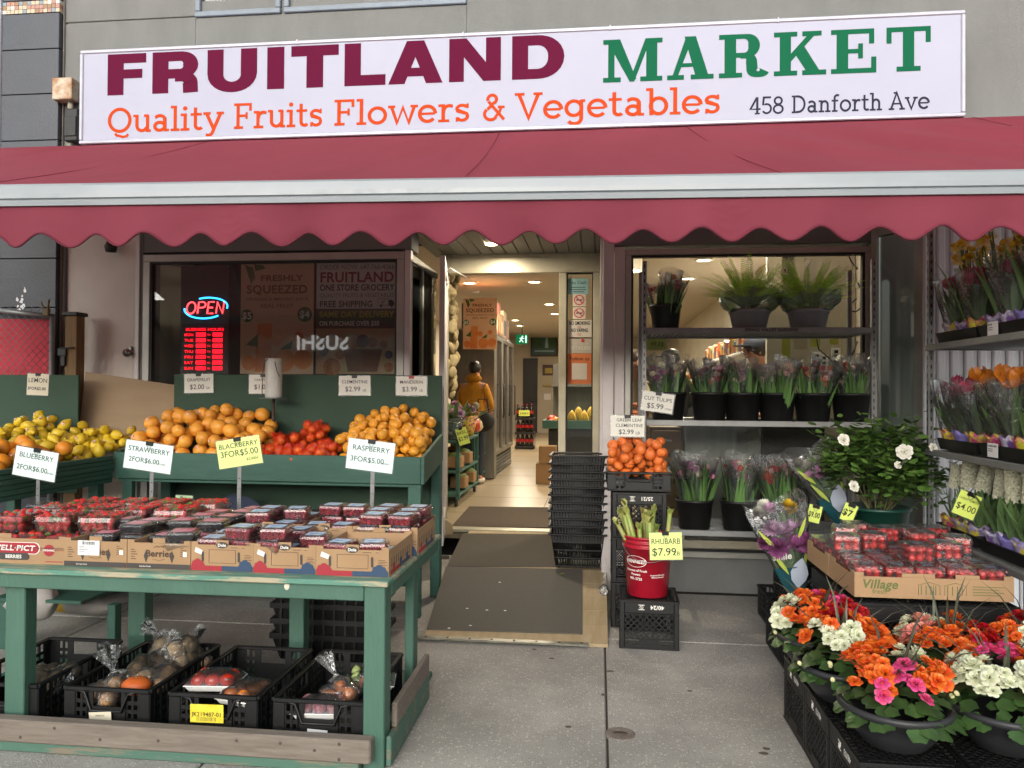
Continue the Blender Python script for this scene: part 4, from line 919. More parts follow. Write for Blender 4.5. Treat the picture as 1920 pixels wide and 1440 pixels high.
for args in (
    ('tilted mint card reading blueberry two for six dollars on a metal stake', (38, 837), (117, 852), (23, 889), [('BLUEBERRY', .17, .5, .66, 'C', 0), ('2FOR$6.00', .17, .44, .24, 'C', 0), ('$3.50EA', .05, .80, .24, 'L', 0)], paper_w, .6),
    ('mint card reading strawberry two for six dollars on a metal stake', (240, 824), (328, 837), (231, 876), [('STRAWBERRY', .17, .5, .64, 'C', 0), ('2FOR$6.00', .17, .42, .27, 'C', 0), ('$3.50EA', .05, .74, .27, 'L', 0)], paper_w, .6),
    ('pale yellow card reading blackberry three for five dollars on a metal stake', (406, 828), (487, 815), (412, 880), [('BLACKBERRY', .17, .5, .68, 'C', 0), ('3FOR$5.00', .21, .5, .38, 'C', 0), ('$2.00EA', .09, .92, .17, 'R', 0)], paper_y, .45),
    ('mint card reading raspberry three for five dollars on a metal stake', (655, 821), (742, 832), (648, 877), [('RASPBERRY', .17, .5, .64, 'C', 0), ('3FOR$5.00', .17, .44, .27, 'C', 0), ('$2.00EA', .05, .76, .27, 'L', 0)], paper_w, .58)):
    price_card(args[0], args[1], args[2], args[3], 3.93, args[4], args[5], stake=(args[6], TZ+.002))

# ---------------------------------------------------------------- citrus stand in front of the window
cx0, cx1 = X_(222, 5.0, 850), X_(790, 5.0, 850)
cs = thing('citrus_stand', 'dark green wooden fruit stand with sloping tray and tall back board under the window', 'fruit stand', ((cx0+cx1)/2, 5.3, 0))
m = MB(); m.box((cx0, 4.98, .885), (cx1, 5.0, 1.066), .004); m.build('front_board', gp_dark, cs)
def side(x, nm):
    m = MB(); m.prism([(4.985, .885), (5.6, .99), (5.6, 1.185), (5.001, 1.069), (4.985, 1.066)], 0, .022, 0, Matrix(((0, 0, 1, x), (1, 0, 0, 0), (0, 1, 0, 0), (0, 0, 0, 1)))); m.build('side_board', gp_dark, cs)
side(cx1+.001, 'r'); side(cx0-.023, 'l')
m = MB(); m.bar(((cx0+cx1)/2, 5.002, .93), ((cx0+cx1)/2, 5.6, 1.04), cx1-cx0-.002, .015); m.build('tray_floor', gp_board, cs)
bx0, bx1 = X_(327, 5.62, 760), X_(829, 5.62, 760)
m = MB(); m.box((bx0, 5.61, .6), (bx1, 5.628, Z_(703, 5.61, 600)), .003); m.build('back_board', gp_board, cs)
for x0, x1, y0, y1 in ((cx1-.09, cx1-.001, 5.001, 5.05), (cx0+.03, cx0+.1, 5.001, 5.05), (cx1-.05, cx1+.02, 5.52, 5.6), (cx0, cx0+.08, 5.52, 5.6)): MB().box((x0, y0, 0), (x1, y1, .884 if y0 < 5.3 else .98), .004).build('leg', gp_dark, cs)
m = MB(); m.box((cx0, 5.0, .862), (cx1, 5.03, .883), .003); m.box((cx0-.02, 5.05, .28), (cx1-.1, 5.5, .3), .003); m.box((cx0-.02, 5.02, .2), (cx1-.1, 5.048, .3), .003); m.build('lower_shelf', gp_dark, cs)
# tray of the left stand
ls = thing('lemon_stand', 'green shingled fruit tray with a tall green end board behind the lemons', 'fruit stand', (-3.8, 4.5, 0))
m = MB(); ly0, ly1, lx = 3.55, 4.96, -3.32; n = 6
for i in range(n): z0 = .86+i*(1.045-.86)/n; m.box((lx-.03, ly0, z0), (lx-.004+.006*((n-i) % 2), ly1, z0+(1.045-.86)/n-.002), .003)
m.build('front_board', gp_dark, ls)
m = MB(); m.add([(lx-.03, ly0, .93), (lx-.03, 5.45, .93), (-4.7, 5.45, 1.12), (-4.7, ly0, 1.12)], [(0, 1, 2, 3)]); m.build('tray_floor', gp_board, ls)
m = MB(); e0 = X_(148, 5.5, 760); m.box((-5.4, 5.49, .7), (e0, 5.51, Z_(703, 5.5, 80)), .003); m.build('end_board', gp_board, ls)
for x, y in ((lx-.1, ly0+.05), (lx-.1, ly1-.12), (-4.4, 5.3)): MB().box((x, y, 0), (x+.07, y+.07, .9), .004).build('leg', gp_dark, ls)
pl = MB(); c = [PY(x, y, Yy) for x, y, Yy in ((160, 697, 5.74), (330, 722, 5.74), (330, 860, 5.62), (146, 830, 5.62))]
pl.add(c+[p+V((0, .012, 0)) for p in c], [(3, 2, 1, 0), (4, 5, 6, 7), (0, 1, 5, 4), (1, 2, 6, 5), (2, 3, 7, 6), (3, 0, 4, 7)])
pl.build('plywood_sheet', pm('plywood', 'a08a6c', .7, '917b5e', 2.5, .9, .05, 100, stretch=(1, 1, 5)), label='bare plywood sheet leaning against the wall behind the lemons', cat='board', loc=tuple(c[3]))
# fence section and its post
fe = thing('chain_link_fence', 'chain link fence panel backed with red fabric at the left edge', 'fence', (-5.0, 5.75, 1.2))
fy = 5.72; c0, c1 = PY(-60, 590, fy), PY(100, 592, fy)
m = MB(); a = PY(-60, 575, fy); b_ = PY(98, 594, fy); m.tube([a, b_], .022, 10); m.tube([(b_.x, fy, b_.z+.02), (b_.x, fy, .05)], .02, 10); m.build('rail', galv, fe)
m = MB(); zt0 = a.z; st_ = .055
x = a.x-1.0
while x < b_.x+1.2:
    for s in (-1, 1):
        p, q = V((x, fy-.01, 1.05)), V((x+s*(zt0-1.05), fy-.01, zt0)); 
        d_ = q-p
        for k in range(2):
            pass
        lo, hi = 0.0, 1.0
        ta, tb_ = (a.x-p.x)/d_.x, (b_.x-p.x)/d_.x; lo, hi = max(0, min(ta, tb_)), min(1, max(ta, tb_))
        if hi > lo+.02: m.tube([p+d_*lo+V((0, .004*s, 0)), p+d_*hi+V((0, .004*s, 0))], .0022, 4)
    x += st_*1.25
m.build('wire_mesh', galv, fe)
m = MB(); q = 9; vs = []
for i in range(13):
    for j in range(8): x = a.x+(b_.x-.03-a.x)*i/12; z = 1.05+(PY(50, 597, fy).z-1.05)*j/7; vs.append((x, fy+.05+.02*nz(x*4, z*3)+.012*sin(x*9+z*5), z))
m.add(vs, [(i*8+j, (i+1)*8+j, (i+1)*8+j+1, i*8+j+1) for i in range(12) for j in range(7)], sm=True); m.build('red_fabric', pm('red_sheet', 'c8404e', .85, 'b03442', 3), fe)
m = MB(); p = PY(89, 585, fy-.03); m.box((p.x-.03, fy-.05, p.z-.03), (p.x+.02, fy-.02, p.z+.03), .004)
m.bar(p+V((-.02, 0, 0)), p+V((-.05, -.01, .08)), .012, .012); m.bar(p+V((.0, 0, 0)), p+V((.02, -.01, .1)), .014, .014); m.build('clamp', pm('clamp', '4b4030', .6, '7a6333', 20), fe)
po = thing('gate_post', 'square wooden post with a black cap beside the chain link fence', 'post', (PY(130, 700, 5.7).x, 5.7, 0))
p0_, p1_ = PY(122, 592, 5.68), PY(144, 592, 5.68); m = MB(); m.box((p0_.x, 5.68, 0), (p1_.x, 5.78, p0_.z), .004); m.build('timber', pm('post_timber', '8a6f4c', .8, '6e5638', 4, .8, .2, 40, stretch=(10, 10, 1)), po)
m = MB(); m.box((p0_.x-.02, 5.66, p0_.z), (p1_.x+.015, 5.8, p0_.z+.03), .006); m.build('cap', dark, po)
m = MB(); q = PY(121, 660, 5.675); m.box((q.x-.05, 5.66, q.z-.03), (q.x+.02, 5.678, q.z+.03), .003); m.tube([q+V((-.03, -.02, .03)), q+V((.1, -.02, .032))], .006, 6); m.box((q.x-.02, 5.655, q.z-.11), (q.x+.015, 5.678, q.z-.03), .003); m.build('latch', dark, po)

# ---------------------------------------------------------------- fruit heaps
def peel(name, c1, c2, rough=.38, rand=.12): return pm(name, c1, rough, c2, 14, .9, .2, 300, rand=rand, spec=.5, coat=.1)
m_grape = peel('grapefruit_peel', 'e89a38', 'e6a63c'); m_orange = peel('orange_peel', 'e68a1e', 'e0962a'); m_lemon = peel('lemon_peel', 'e2c430', 'd8b82c', rand=.10); m_mand = peel('mandarin_peel', 'e3982c', 'dea030', .42); m_clem = peel('clementine_peel', 'd1501a', 'd65f1c'); m_clem2 = peel('leaf_clementine_peel', 'd4682a', 'd8752e', .5)
stem_m = pm('fruit_stem', '6f7340', .8); stick = pm('fruit_sticker', 'e8e2d8', .4, 'b5322e', 60, .3)
def fruit_mesh(r, flat_=.9, mat=None, dim=.12, lem=False, seed=0, n=16, k=12):
    rg2 = random.Random(seed); m = MB(); prof = []
    for i in range(k+1):
        t = pi*i/k; a = sin(t); z = -cos(t)
        if lem: a *= .92-.12*abs(z); z *= 1.28 if abs(z) < .9 else 1.45; a = a if abs(z) < 1.2 else max(a, .16)*(.9 if abs(z) < 1.4 else .35)
        else:
            if i >= k-1: z -= dim*(1 if i == k else .25)
        prof.append((max(r*a, .001), r*z*(flat_ if not lem else 1)))
    m.lathe(prof, n)
    m.v = [tuple(V(p)*(1+.025*nz(p[0]/r*1.5+seed, p[1]/r*1.5, p[2]/r*1.5))) for p in m.v]
    if not lem: zt_ = prof[-1][1]; m.lathe([(r*.09, zt_-.001), (r*.08, zt_+.003), (0, zt_+.004)], 6, m=1)
    return mesh(m, 'fruit', [mat, stem_m])
sm_ = MB(); sm_.lathe([(.011, 0), (.009, .0008), (0, .001)], 10); me_st = mesh(sm_, 'sticker', stick)
def heap(name, label, cat, group, meshes, r, N, region, floor, sticker=.2, rg=None, tries=16, upright=False, top=None, rows=None):
    rg = rg or random.Random(11); pts = []; obs = []
    for k in range(N):
        best = None
        for _ in range(tries):
            x, y = region(rg); z = floor(x, y)+r*.92
            for (a, b_, c) in pts:
                d2 = (x-a)**2+(y-b_)**2
                if d2 < (1.86*r)**2: z = max(z, c+math.sqrt((1.86*r)**2-d2))
            sc = z-floor(x, y)-r
            if best is None or sc < best[0]: best = (sc, x, y, z)
        pts.append(best[1:])
    hi = max(range(len(pts)), key=lambda i: pts[i][2]); lo = min(range(len(pts)), key=lambda i: pts[i][1])
    xs = [p[0] for p in pts]; lx_, rx_ = xs.index(min(xs)), xs.index(max(xs))
    for i, (x, y, z) in enumerate(pts):
        o = bpy.data.objects.new(name, rg.choice(meshes)); COL.objects.link(o); o.location = (x, y, z); o.scale = (rg.uniform(.86, 1.1),)*3
        o.rotation_euler = (rg.uniform(-.6, .6), rg.uniform(-.6, .6), rg.uniform(0, 6)) if upright else (rg.uniform(0, 6.3), rg.uniform(0, 6.3), rg.uniform(0, 6.3))
        W[o] = Matrix.Translation(o.location) @ o.rotation_euler.to_matrix().to_4x4()
        l = label
        if i == hi: l = 'topmost '+label
        elif i == lo: l = label+', nearest the front board'
        elif i == lx_: l = label+', first at its fence end'
        elif i == rx_: l = label+', last at its doorway end'
        _p(o, label=l, category=cat, group=group)
        if sticker and rg.random() < sticker:
            q = o.rotation_euler.to_matrix().inverted() @ V((rg.uniform(-.5, .5), -1, rg.uniform(.1, .9))).normalized()
            c = prt(me_st, o, 'sticker', None, q*r*.99, q.to_track_quat('Z', 'Y').to_euler())
        obs.append(o)
    return obs
def rect(x0, x1, y0, y1): return lambda rg: (rg.uniform(x0, x1), rg.uniform(y0, y1))
def tray(x, y): return .945+(y-5.0)*.18
me_g = [fruit_mesh(.053, .9, m_grape, seed=i) for i in range(3)]
gx0, gx1 = X_(258, 5.1, 830), X_(500, 5.3, 800)
heap('grapefruit', 'yellow orange grapefruit in the heap behind the strawberry card', 'grapefruit', 'grapefruit heap', me_g, .052, 84, rect(gx0, gx1, 5.06, 5.52), lambda x, y: tray(x, y)+.03+.10*math.exp(-((x-X_(385, 5.3, 790))/.45)**2-((y-5.42)/.24)**2), .35, random.Random(4))
me_m = [fruit_mesh(.040, .84, m_mand, seed=i+5) for i in range(3)]
mx0, mx1 = X_(640, 5.1, 830), X_(795, 5.2, 830)
heap('mandarin', 'small yellow orange mandarin heaped behind the raspberry card', 'mandarin', 'mandarin heap', me_m, .040, 120, rect(mx0, mx1, 5.05, 5.52), lambda x, y: tray(x, y)+.03+.12*math.exp(-((x-X_(730, 5.3, 790))/.25)**2-((y-5.42)/.22)**2), .0, random.Random(5))
me_l = [fruit_mesh(.038, 1, m_lemon, lem=True, seed=i+9) for i in range(3)]
heap('lemon', 'yellow lemon heaped in the shingled tray by the plywood', 'lemon', 'lemon heap', me_l, .041, 85, rect(-4.25, lx-.06, 4.72, 5.36), lambda x, y: .93+(lx-x)*.14+.02+.13*max(0, (y-4.7)/.6), .25, random.Random(6))
me_o = [fruit_mesh(.055, .95, m_orange, seed=i+14) for i in range(3)]
heap('orange', 'round orange heaped in the shingled tray behind the blueberry card', 'orange', 'orange heap', me_o, .055, 60, rect(-4.2, lx-.09, 3.75, 4.68), lambda x, y: .93+(lx-x)*.14+.10*max(0, 1-abs(y-4.35)/.5), .25, random.Random(8))
# clementines in red nets
net = film('red_net', 'ff8a70', .22, .3, .5, 'd83a20')
def net_material():
    m = bpy.data.materials.new('red_netting'); m.use_nodes = True; N = m.node_tree.nodes; L = m.node_tree.links; b = N['Principled BSDF']; b.inputs['Base Color'].default_value = lin('d8361c'); b.inputs['Roughness'].default_value = .5
    tc = N.new('ShaderNodeTexCoord'); fs = []
    for rx in (.8, -.8):
        mp = N.new('ShaderNodeMapping'); mp.inputs['Rotation'].default_value = (rx*.7, rx, rx*.9); L.new(tc.outputs['Object'], mp.inputs[0]); wv = N.new('ShaderNodeTexWave'); wv.inputs['Scale'].default_value = 42; L.new(mp.outputs[0], wv.inputs[0]); fs.append(wv.outputs['Fac'])
    mx = N.new('ShaderNodeMath'); mx.operation = 'MAXIMUM'; L.new(fs[0], mx.inputs[0]); L.new(fs[1], mx.inputs[1])
    gt = N.new('ShaderNodeMath'); gt.operation = 'GREATER_THAN'; gt.inputs[1].default_value = .90; L.new(mx.outputs[0], gt.inputs[0])
    tr = N.new('ShaderNodeBsdfTransparent'); ms = N.new('ShaderNodeMixShader'); L.new(gt.outputs[0], ms.inputs[0]); L.new(tr.outputs[0], ms.inputs[1]); L.new(b.outputs[0], ms.inputs[2]); L.new(ms.outputs[0], N['Material Output'].inputs[0]); return m
netm = net_material()
me_c = [fruit_mesh(.035, .86, m_clem, seed=i+20) for i in range(2)]
rg = random.Random(12)
for i, (px, Yy, dz, lab) in enumerate(((512, 5.12, 0, 'red net bag of clementines beside the blackberry card'), (590, 5.12, 0, 'red net bag of clementines at the front next to the mandarins'), (545, 5.32, .04, 'red net bag of clementines in the middle of the pile'), (590, 5.42, .10, 'red net bag of clementines on top of the pile'), (610, 5.25, .02, 'red net bag of clementines pressed against the mandarin heap'), (552, 5.10, .0, 'red net bag of clementines lying front and centre'))):
    c = V((X_(px, Yy, 820), Yy, tray(0, Yy)+.055+dz)); t = thing('net_bag', lab, 'net bag', tuple(c), rg.uniform(0, 3), 'net bags of clementines')
    pts = []
    for k in range(13):
        for _ in range(60):
            p = V((rg.uniform(-.10, .10), rg.uniform(-.08, .08), rg.uniform(-.03, .075)))
            if (p.x/.11)**2+(p.y/.09)**2+((p.z-.02)/.07)**2 < 1 and all((p-q).length > .058 for q in pts): pts.append(p); break
    for p in pts: prt(rg.choice(me_c), t, 'clementine', None, p, (rg.uniform(0, 6),)*3, rg.uniform(.92, 1.08))
    m = MB()
    vs = []; n, k = 20, 10
    for a in range(k+1):
        for b_ in range(n):
            th_, f_ = pi*a/k, 2*pi*b_/n; d_ = V((sin(th_)*cos(f_), sin(th_)*sin(f_), -cos(th_))); best = .03
            for p in pts:
                pr_ = p.dot(d_); q2 = (p.length_squared-pr_*pr_); 
                if q2 < .0375**2: best = max(best, pr_+math.sqrt(.0375**2-q2))
            vs.append(d_*(best+.001))
    m.add([V((0, 0, .01))+v for v in vs], [(a*n+b_, a*n+(b_+1) % n, (a+1)*n+(b_+1) % n, (a+1)*n+b_) for a in range(k) for b_ in range(n)], sm=True)
    e = V((rg.choice((-1, 1))*.11, rg.uniform(-.05, .05), .05))
    for q in range(4): m.blade([e*.8, e*1.05+V((0, 0, .02)), e*1.2+V((rg.uniform(-.02, .02), rg.uniform(-.02, .02), .045))], [.03, .012, .02], (rg.uniform(-1, 1), 1, rg.uniform(-1, 1)))
    m.build('net', netm, t, world=False)

for lab, TL, TR, BL, lines, Yc, mt in (
    ('white price card reading grapefruit on the green back board', (346, 702), (400, 701), (346, 737), [('GRAPEFRUIT', .16, .5, .62, 'C', 0), ('$2.00', .25, .44, .2, 'C', 0), ('EA', .12, .76, .2, 'L', 0)], 5.6, paper),
    ('white price card half hidden behind the roll of bags', (467, 703), (520, 703), (467, 738), [('CARA CARA', .12, .5, .68, 'C', 0), ('$1.00', .25, .44, .24, 'C', 0)], 5.6, paper),
    ('white price card reading clementine on the green back board', (636, 705), (694, 705), (636, 741), [('CLEMENTINE', .16, .5, .62, 'C', 0), ('$2.99', .25, .44, .2, 'C', 0), ('LB', .12, .76, .2, 'L', 0)], 5.6, paper),
    ('white price card reading manderin at the doorway end of the back board', (743, 706), (800, 706), (743, 741), [('MANDERIN', .17, .5, .62, 'C', 0), ('$3.99', .25, .44, .2, 'C', 0), ('LB', .12, .76, .2, 'L', 0)], 5.6, paper),
    ('small cream price card reading lemon on the green end board', (50, 700), (90, 702), (50, 740), [('LEMON', .2, .5, .6, 'C', 0), ('3FOR$2.00', .13, .46, .25, 'C', 1)], 5.485, pm('card_cream', 'd8d0b8', .4))):
    price_card(lab, TL, TR, BL, Yc, lines, mt, group='citrus price cards', clipcol=(pm('red_clip', 'a8323c', .4) if 'manderin' in lab else None))
# bag roll
br_ = thing('bag_roll_stand', 'roll of clear produce bags on a thin pole rising from the citrus stand', 'bag roll', tuple(PY(513, 830, 5.4)))
c = PY(513, 748, 5.4); m = MB(); m.tube([(c.x, 5.4, 1.0), (c.x, 5.4, c.z)], .012, 8); m.build('pole', pm('rusty_pole', '2f2b27', .6, '4b3a2c', 20), br_)
m = MB(); m.lathe([(0, 0), (.098, .002), (.1, .006), (.0, .008)], 20, (c.x, 5.4, c.z)); m.build('disc', galv, br_)
zt_ = PY(513, 673, 5.4).z; m = MB(); h = zt_-c.z-.01; pf = [(.0, .01), (.058, .01)]+[(.06+.0012*nz(i*3.1, 2), .012+h*i/24) for i in range(25)]+[(.05, h+.014), (.018, h+.012), (.0, h+.0)]
m.lathe(pf, 24, (c.x, 5.4, c.z)); m.build('bag_roll', pm('roll_plastic', 'cfcfc8', .35, 'bdbdb6', 30, .5, .3, 60, stretch=(6, 6, 1)), br_)
m = MB(); m.tube([(c.x-.02, 5.35, zt_), (c.x-.04, 5.335, zt_-.02), (c.x-.062, 5.345, zt_-.12), (c.x-.066, 5.35, c.z+.02)], .003, 5); m.tube([(c.x+.02, 5.36, zt_), (c.x+.035, 5.34, zt_-.04), (c.x+.05, 5.345, zt_-.1), (c.x+.058, 5.37, zt_-.13)], .003, 5); m.build('cord', pm('brown_cord', '5b4030', .8), br_)

# ---------------------------------------------------------------- black crates under the table
def crate_mesh(w, d, h, rim=.018, slots=True):
    """ventilated moulded crate, origin at centre of the base"""
    m = MB(); t = .008; x0, x1, y0, y1 = -w/2, w/2, -d/2, d/2
    m.box((x0, y0, 0), (x1, y1, t), .002)
    def wall(a, b_, inner):
        a, b_ = V(a), V(b_); d_ = (b_-a); l = d_.length; d_.normalize(); n = V((0, 0, 1)).cross(d_); M = Matrix((d_, n, V((0, 0, 1)))).transposed().to_4x4(); M.translation = a
        m.box((0, -rim*.5, h-rim*.8), (l, rim*.7, h), .003, 0, M); m.box((0, 0, t), (l, t, h*.14), 0, 0, M)
        m.box((0, -.003, t), (.05, t, h-rim), .002, 0, M); m.box((l-.05, -.003, t), (l, t, h-rim), .002, 0, M)
        sh = l < .5
        c0, c1 = (l*.27, l*.73) if sh else (l*.36, l*.64)
        # columns with slots, and a plain field with a hand hole
        for s0, s1 in ((.05, c0), (c1, l-.05)):
            nb = max(2, int((s1-s0)/.028))
            for i in range(nb+1):
                x = s0+(s1-s0)*i/nb; m.box((x-.005, .001, h*.14), (x+.005, t-.001, h-rim*.8), 0, 0, M)
            for f in (.34, .52, .70): m.box((s0, .002, h*f-.008), (s1, t-.002, h*f+.008), 0, 0, M)
        m.box((c0, .001, h*.14), (c1, t, h*.60), 0, 0, M); m.box((c0, .001, h*.60), (c0+.025, t, h-rim*.8), 0, 0, M); m.box((c1-.025, .001, h*.60), (c1, t, h-rim*.8), 0, 0, M)
        m.tube([M @ V((c0-.04, -.004, h*.93)), M @ V((c0-.01, -.004, h*.9)), M @ V((c0+.02, -.006, h*.52)), M @ V((c1-.02, -.006, h*.52)), M @ V((c1+.01, -.004, h*.9)), M @ V((c1+.04, -.004, h*.93))], .006, 6)
        if not sh:
            for i in range(int(l/.05)): m.box((.03+i*.05, -.005, h*.1), (.037+i*.05, 0, h-rim), 0, 0, M)
    wall((x0, y0, 0), (x1, y0, 0), 0); wall((x1, y0, 0), (x1, y1, 0), 0); wall((x1, y1, 0), (x0, y1, 0), 0); wall((x0, y1, 0), (x0, y0, 0), 0)
    return m
CW, CD, CH = .385, .60, .2
me_cr = mesh(crate_mesh(CW, CD, CH), 'crate_body', black_p)
crs = []
for i, (pa, pb, lab) in enumerate((((-120, 1282), (70, 1284), 'black slotted crate with a bag of potatoes at the table leg'), ((102, 1287), (283, 1292), 'black slotted crate with bagged onions and squash'), ((288, 1305), (470, 1318), 'black slotted crate with tomatoes and a torn yellow label'), ((478, 1316), (690, 1318), 'black slotted crate with a twisted clear bag and green vegetables'))):
    a, b_ = PZ(*pa, .235), PZ(*pb, .235); c = (a+b_)/2
    t = thing('produce_crate', lab, 'crate', (c.x+.02, max(c.y, 3.05)+CD/2, .035), (.02, 0, 0, 0)[i], 'black crates under the table'); prt(me_cr, t, 'crate_body', None); crs.append((t, c))
m = MB(); m.box((tx0, 3.03, .006), (-.86, 3.98, .033), .003); m.build('base_board', gp_dark, tb)
def on_crate(i, w, h, mat, name, x, z, lines=(), rot=0):
    t, c = crs[i]; o = V((t.location.x+x, t.location.y-CD/2-.012, .035+z)); u = V((cos(rot), 0, sin(rot))); M = frame(o, u, (0, 0, 1)); m = MB(); m.box((-w/2, -h/2, 0), (w/2, h/2, .001), 0, 0, M); L_ = m.build(name, mat, t)
    if lines:
        m = MB()
        for s, hh, yy, bd in lines: m.text(s, M @ V((0, yy, .0012)), u, (0, 0, 1), hh/CAP, 0, 'C', bd, .0008)
        b0 = len(m.v)
        for k in range(18): m.box((-w*.3+k*w*.033, -h*.42, .0013), (-w*.3+k*w*.033+rnd.uniform(.0006, .002), -h*.2, .0016), 0, 0, M)
        m.build('print', ink, L_)
on_crate(1, .1, .055, pm('label_cream', 'd3cbb4', .6), 'paper_label', -.02, .075, (('PRODUCE', .006, .01, 0),), .08)
on_crate(2, .145, .075, pm('label_yellow', 'd9c522', .6, 'e8d84a', 20), 'yellow_label', -.02, .125, (('JK219487-01', .017, -.012, 0),), .02)
on_crate(3, .085, .05, label_white, 'paper_label', .0, .06, (('PACKED 2 LOT', .006, .008, 0),), -.04)
# produce in the crates
tom = pm('tomato_skin', 'b8241a', .25, 'c43a1c', 6, .8, rand=.1, coat=.3); tom_o = pm('orange_tomato_skin', 'c9641e', .3, 'd07a28', 6, rand=.1, coat=.2); onion = pm('onion_skin', 'b98a4e', .5, '9c6a38', 8, .8, rand=.15); potato = pm('potato_skin', 'a98a5c', .8, '8f7248', 10, .8, .1, 60, rand=.12); squash = pm('squash_skin', 'c9642a', .5, 'b85620', 6); foam = pm('foam_tray', 'dfdfdb', .6); greenv = pm('green_veg', '8ea05c', .6, 'a9b87a', 12, .8, .2, 40, rand=.1); redon = pm('red_onion_skin', '8f3a4a', .4, 'c9a5a8', 9)
me_t = fruit_mesh(.034, .85, tom, seed=31); me_to = fruit_mesh(.03, .85, tom_o, seed=32); me_on = fruit_mesh(.036, .92, onion, dim=-.25, seed=33); me_po = fruit_mesh(.035, 1.2, potato, dim=0, seed=34); me_sq = fruit_mesh(.055, .85, squash, seed=35); me_gv = fruit_mesh(.026, 1.8, greenv, dim=0, seed=36); me_ro = fruit_mesh(.032, .9, redon, seed=37)
rg = random.Random(21)
def bag(label, c, meshes, n, size, part, knot=(0, 0, 1), kn=.09, rz=0):
    """see-through tied bag hugging what it holds"""
    t = thing('produce_bag', label, 'bag', tuple(c), rz, 'bagged produce in the crates'); pts = []
    for _ in range(400):
        if len(pts) >= n: break
        p = V((rg.uniform(-1, 1)*size[0], rg.uniform(-1, 1)*size[1], rg.uniform(0, 1)*size[2]+.03))
        if all((p-q).length > .06 for q in pts): pts.append(p)
    for p in pts: prt(rg.choice(meshes), t, part, None, p, (rg.uniform(0, 6), rg.uniform(0, 6), rg.uniform(0, 6)))
    m = MB(); N_, K_ = 26, 14; cen = V((0, 0, size[2]*.5+.03)); kd = V(knot).normalized(); vs = []
    for a in range(K_+1):
        for b_ in range(N_):
            th_, f_ = pi*a/K_, 2*pi*b_/N_; d_ = V((sin(th_)*cos(f_), sin(th_)*sin(f_), -cos(th_))); best = .03
            for p in pts:
                p2 = p-cen; pj = p2.dot(d_); q2 = p2.length_squared-pj*pj
                if q2 < .055**2: best = max(best, pj+math.sqrt(.055**2-q2)*.8)
            best *= 1+.12*nz(d_.x*5+c[0]*9, d_.y*5, d_.z*5)+.06*nz(d_.x*14, d_.y*14, d_.z*14)
            v = cen+d_*best; v.z = max(v.z, .003); vs.append(v)
    m.add(vs, [(a*N_+b_, a*N_+(b_+1) % N_, (a+1)*N_+(b_+1) % N_, (a+1)*N_+b_) for a in range(K_) for b_ in range(N_)], sm=True)
    tip = max(vs, key=lambda v: v.dot(kd))
    for q in range(7):
        s = V((rg.uniform(-1, 1), rg.uniform(-1, 1), rg.uniform(-1, 1))); e = V((rg.uniform(-.03, .03), rg.uniform(-.03, .03), rg.uniform(-.01, .02)))
        m.blade([tip-kd*.03+e*.8, tip+kd*.012, tip+kd*kn*.5+e*.5, tip+kd*kn+e*1.2], [.03, .007, .016, .026], s, fold=.4)
    m.build('bag_film', bagfilm, t, world=False); return t
def CL(i, x, y, z=.045): t, c = crs[i]; return V((t.location.x+x, t.location.y+y, .075+z))
bag('clear bag of brown potatoes in the crate at the table leg', CL(0, .10, -.12, .06), [me_po], 8, (.08, .08, .05), 'potato', (1, -.3, .4), .04)
bag('clear tied bag of onions at the front of the onion crate', CL(1, -.09, -.17, .05), [me_on], 6, (.06, .08, .05), 'onion', (-.4, 0, 1), .11)
bag('clear bag of yellow onions and potatoes in the middle of the onion crate', CL(1, .03, -.03, .06), [me_on, me_po], 11, (.10, .10, .07), 'onion', (.3, .4, .8), .07)
bag('clear bag of brown potatoes at the back of the onion crate', CL(1, .05, .14, .10), [me_po], 10, (.08, .07, .08), 'potato', (-1, 0, .5), .08)
bag('clear bag with pale squash at the back corner of the onion crate', CL(1, .13, .20, .06), [me_on], 6, (.05, .05, .05), 'squash', (.2, .2, 1), .09)
o = bpy.data.objects.new('orange_squash', me_sq); COL.objects.link(o); o.location = CL(1, .07, -.2, .135); o.scale = (1.15, 1, .85); _p(o, label='orange squash lying at the front of the onion crate', category='squash')
def foam_tray(label, c, meshes, n, cols, part, rz=0, sp=.062):
    t = thing('foam_tray', label, 'tray', tuple(c), rz); m = MB(); rows_ = (n+cols-1)//cols; w, d = cols*sp/2+.012, rows_*sp/2+.012
    rs = [[(sx*(w*k), sy*(d*k), z) for sx, sy in ((-1, -1), (1, -1), (1, 1), (-1, 1))] for k, z in ((.86, 0), (1.0, .022), (1.06, .024), (1.04, .028), (.88, .006))]
    m.add(sum(rs, []), [(0, 1, 2, 3)]+[(i*4+k, i*4+(k+1) % 4, (i+1)*4+(k+1) % 4, (i+1)*4+k) for i in range(4) for k in range(4)]+[(16, 17, 18, 19)]); m.build('tray', foam, t, world=False)
    for i in range(n): prt(rg.choice(meshes), t, part, None, ((i % cols-(cols-1)/2)*sp, (i//cols-(rows_-1)/2)*sp, .036), (rg.uniform(-.5, .5), rg.uniform(-.5, .5), rg.uniform(0, 6)))
    m = MB(); vs = []
    for i in range(9):
        for j in range(9): x, y = -w+2*w*i/8, -d+2*d*j/8; e = max(abs(x)/w, abs(y)/d); vs.append((x*1.04, y*1.04, .028+.042*(1-e**4)+.003*nz(x*50, y*50)))
    m.add(vs, [(i*9+j, (i+1)*9+j, (i+1)*9+j+1, i*9+j+1) for i in range(8) for j in range(8)], sm=True); m.build('wrap', clear, t, world=False); return t
foam_tray('white foam tray of five red tomatoes in the crate with the yellow label', CL(2, -.06, -.16, .14), [me_t], 6, 3, 'tomato', .1)
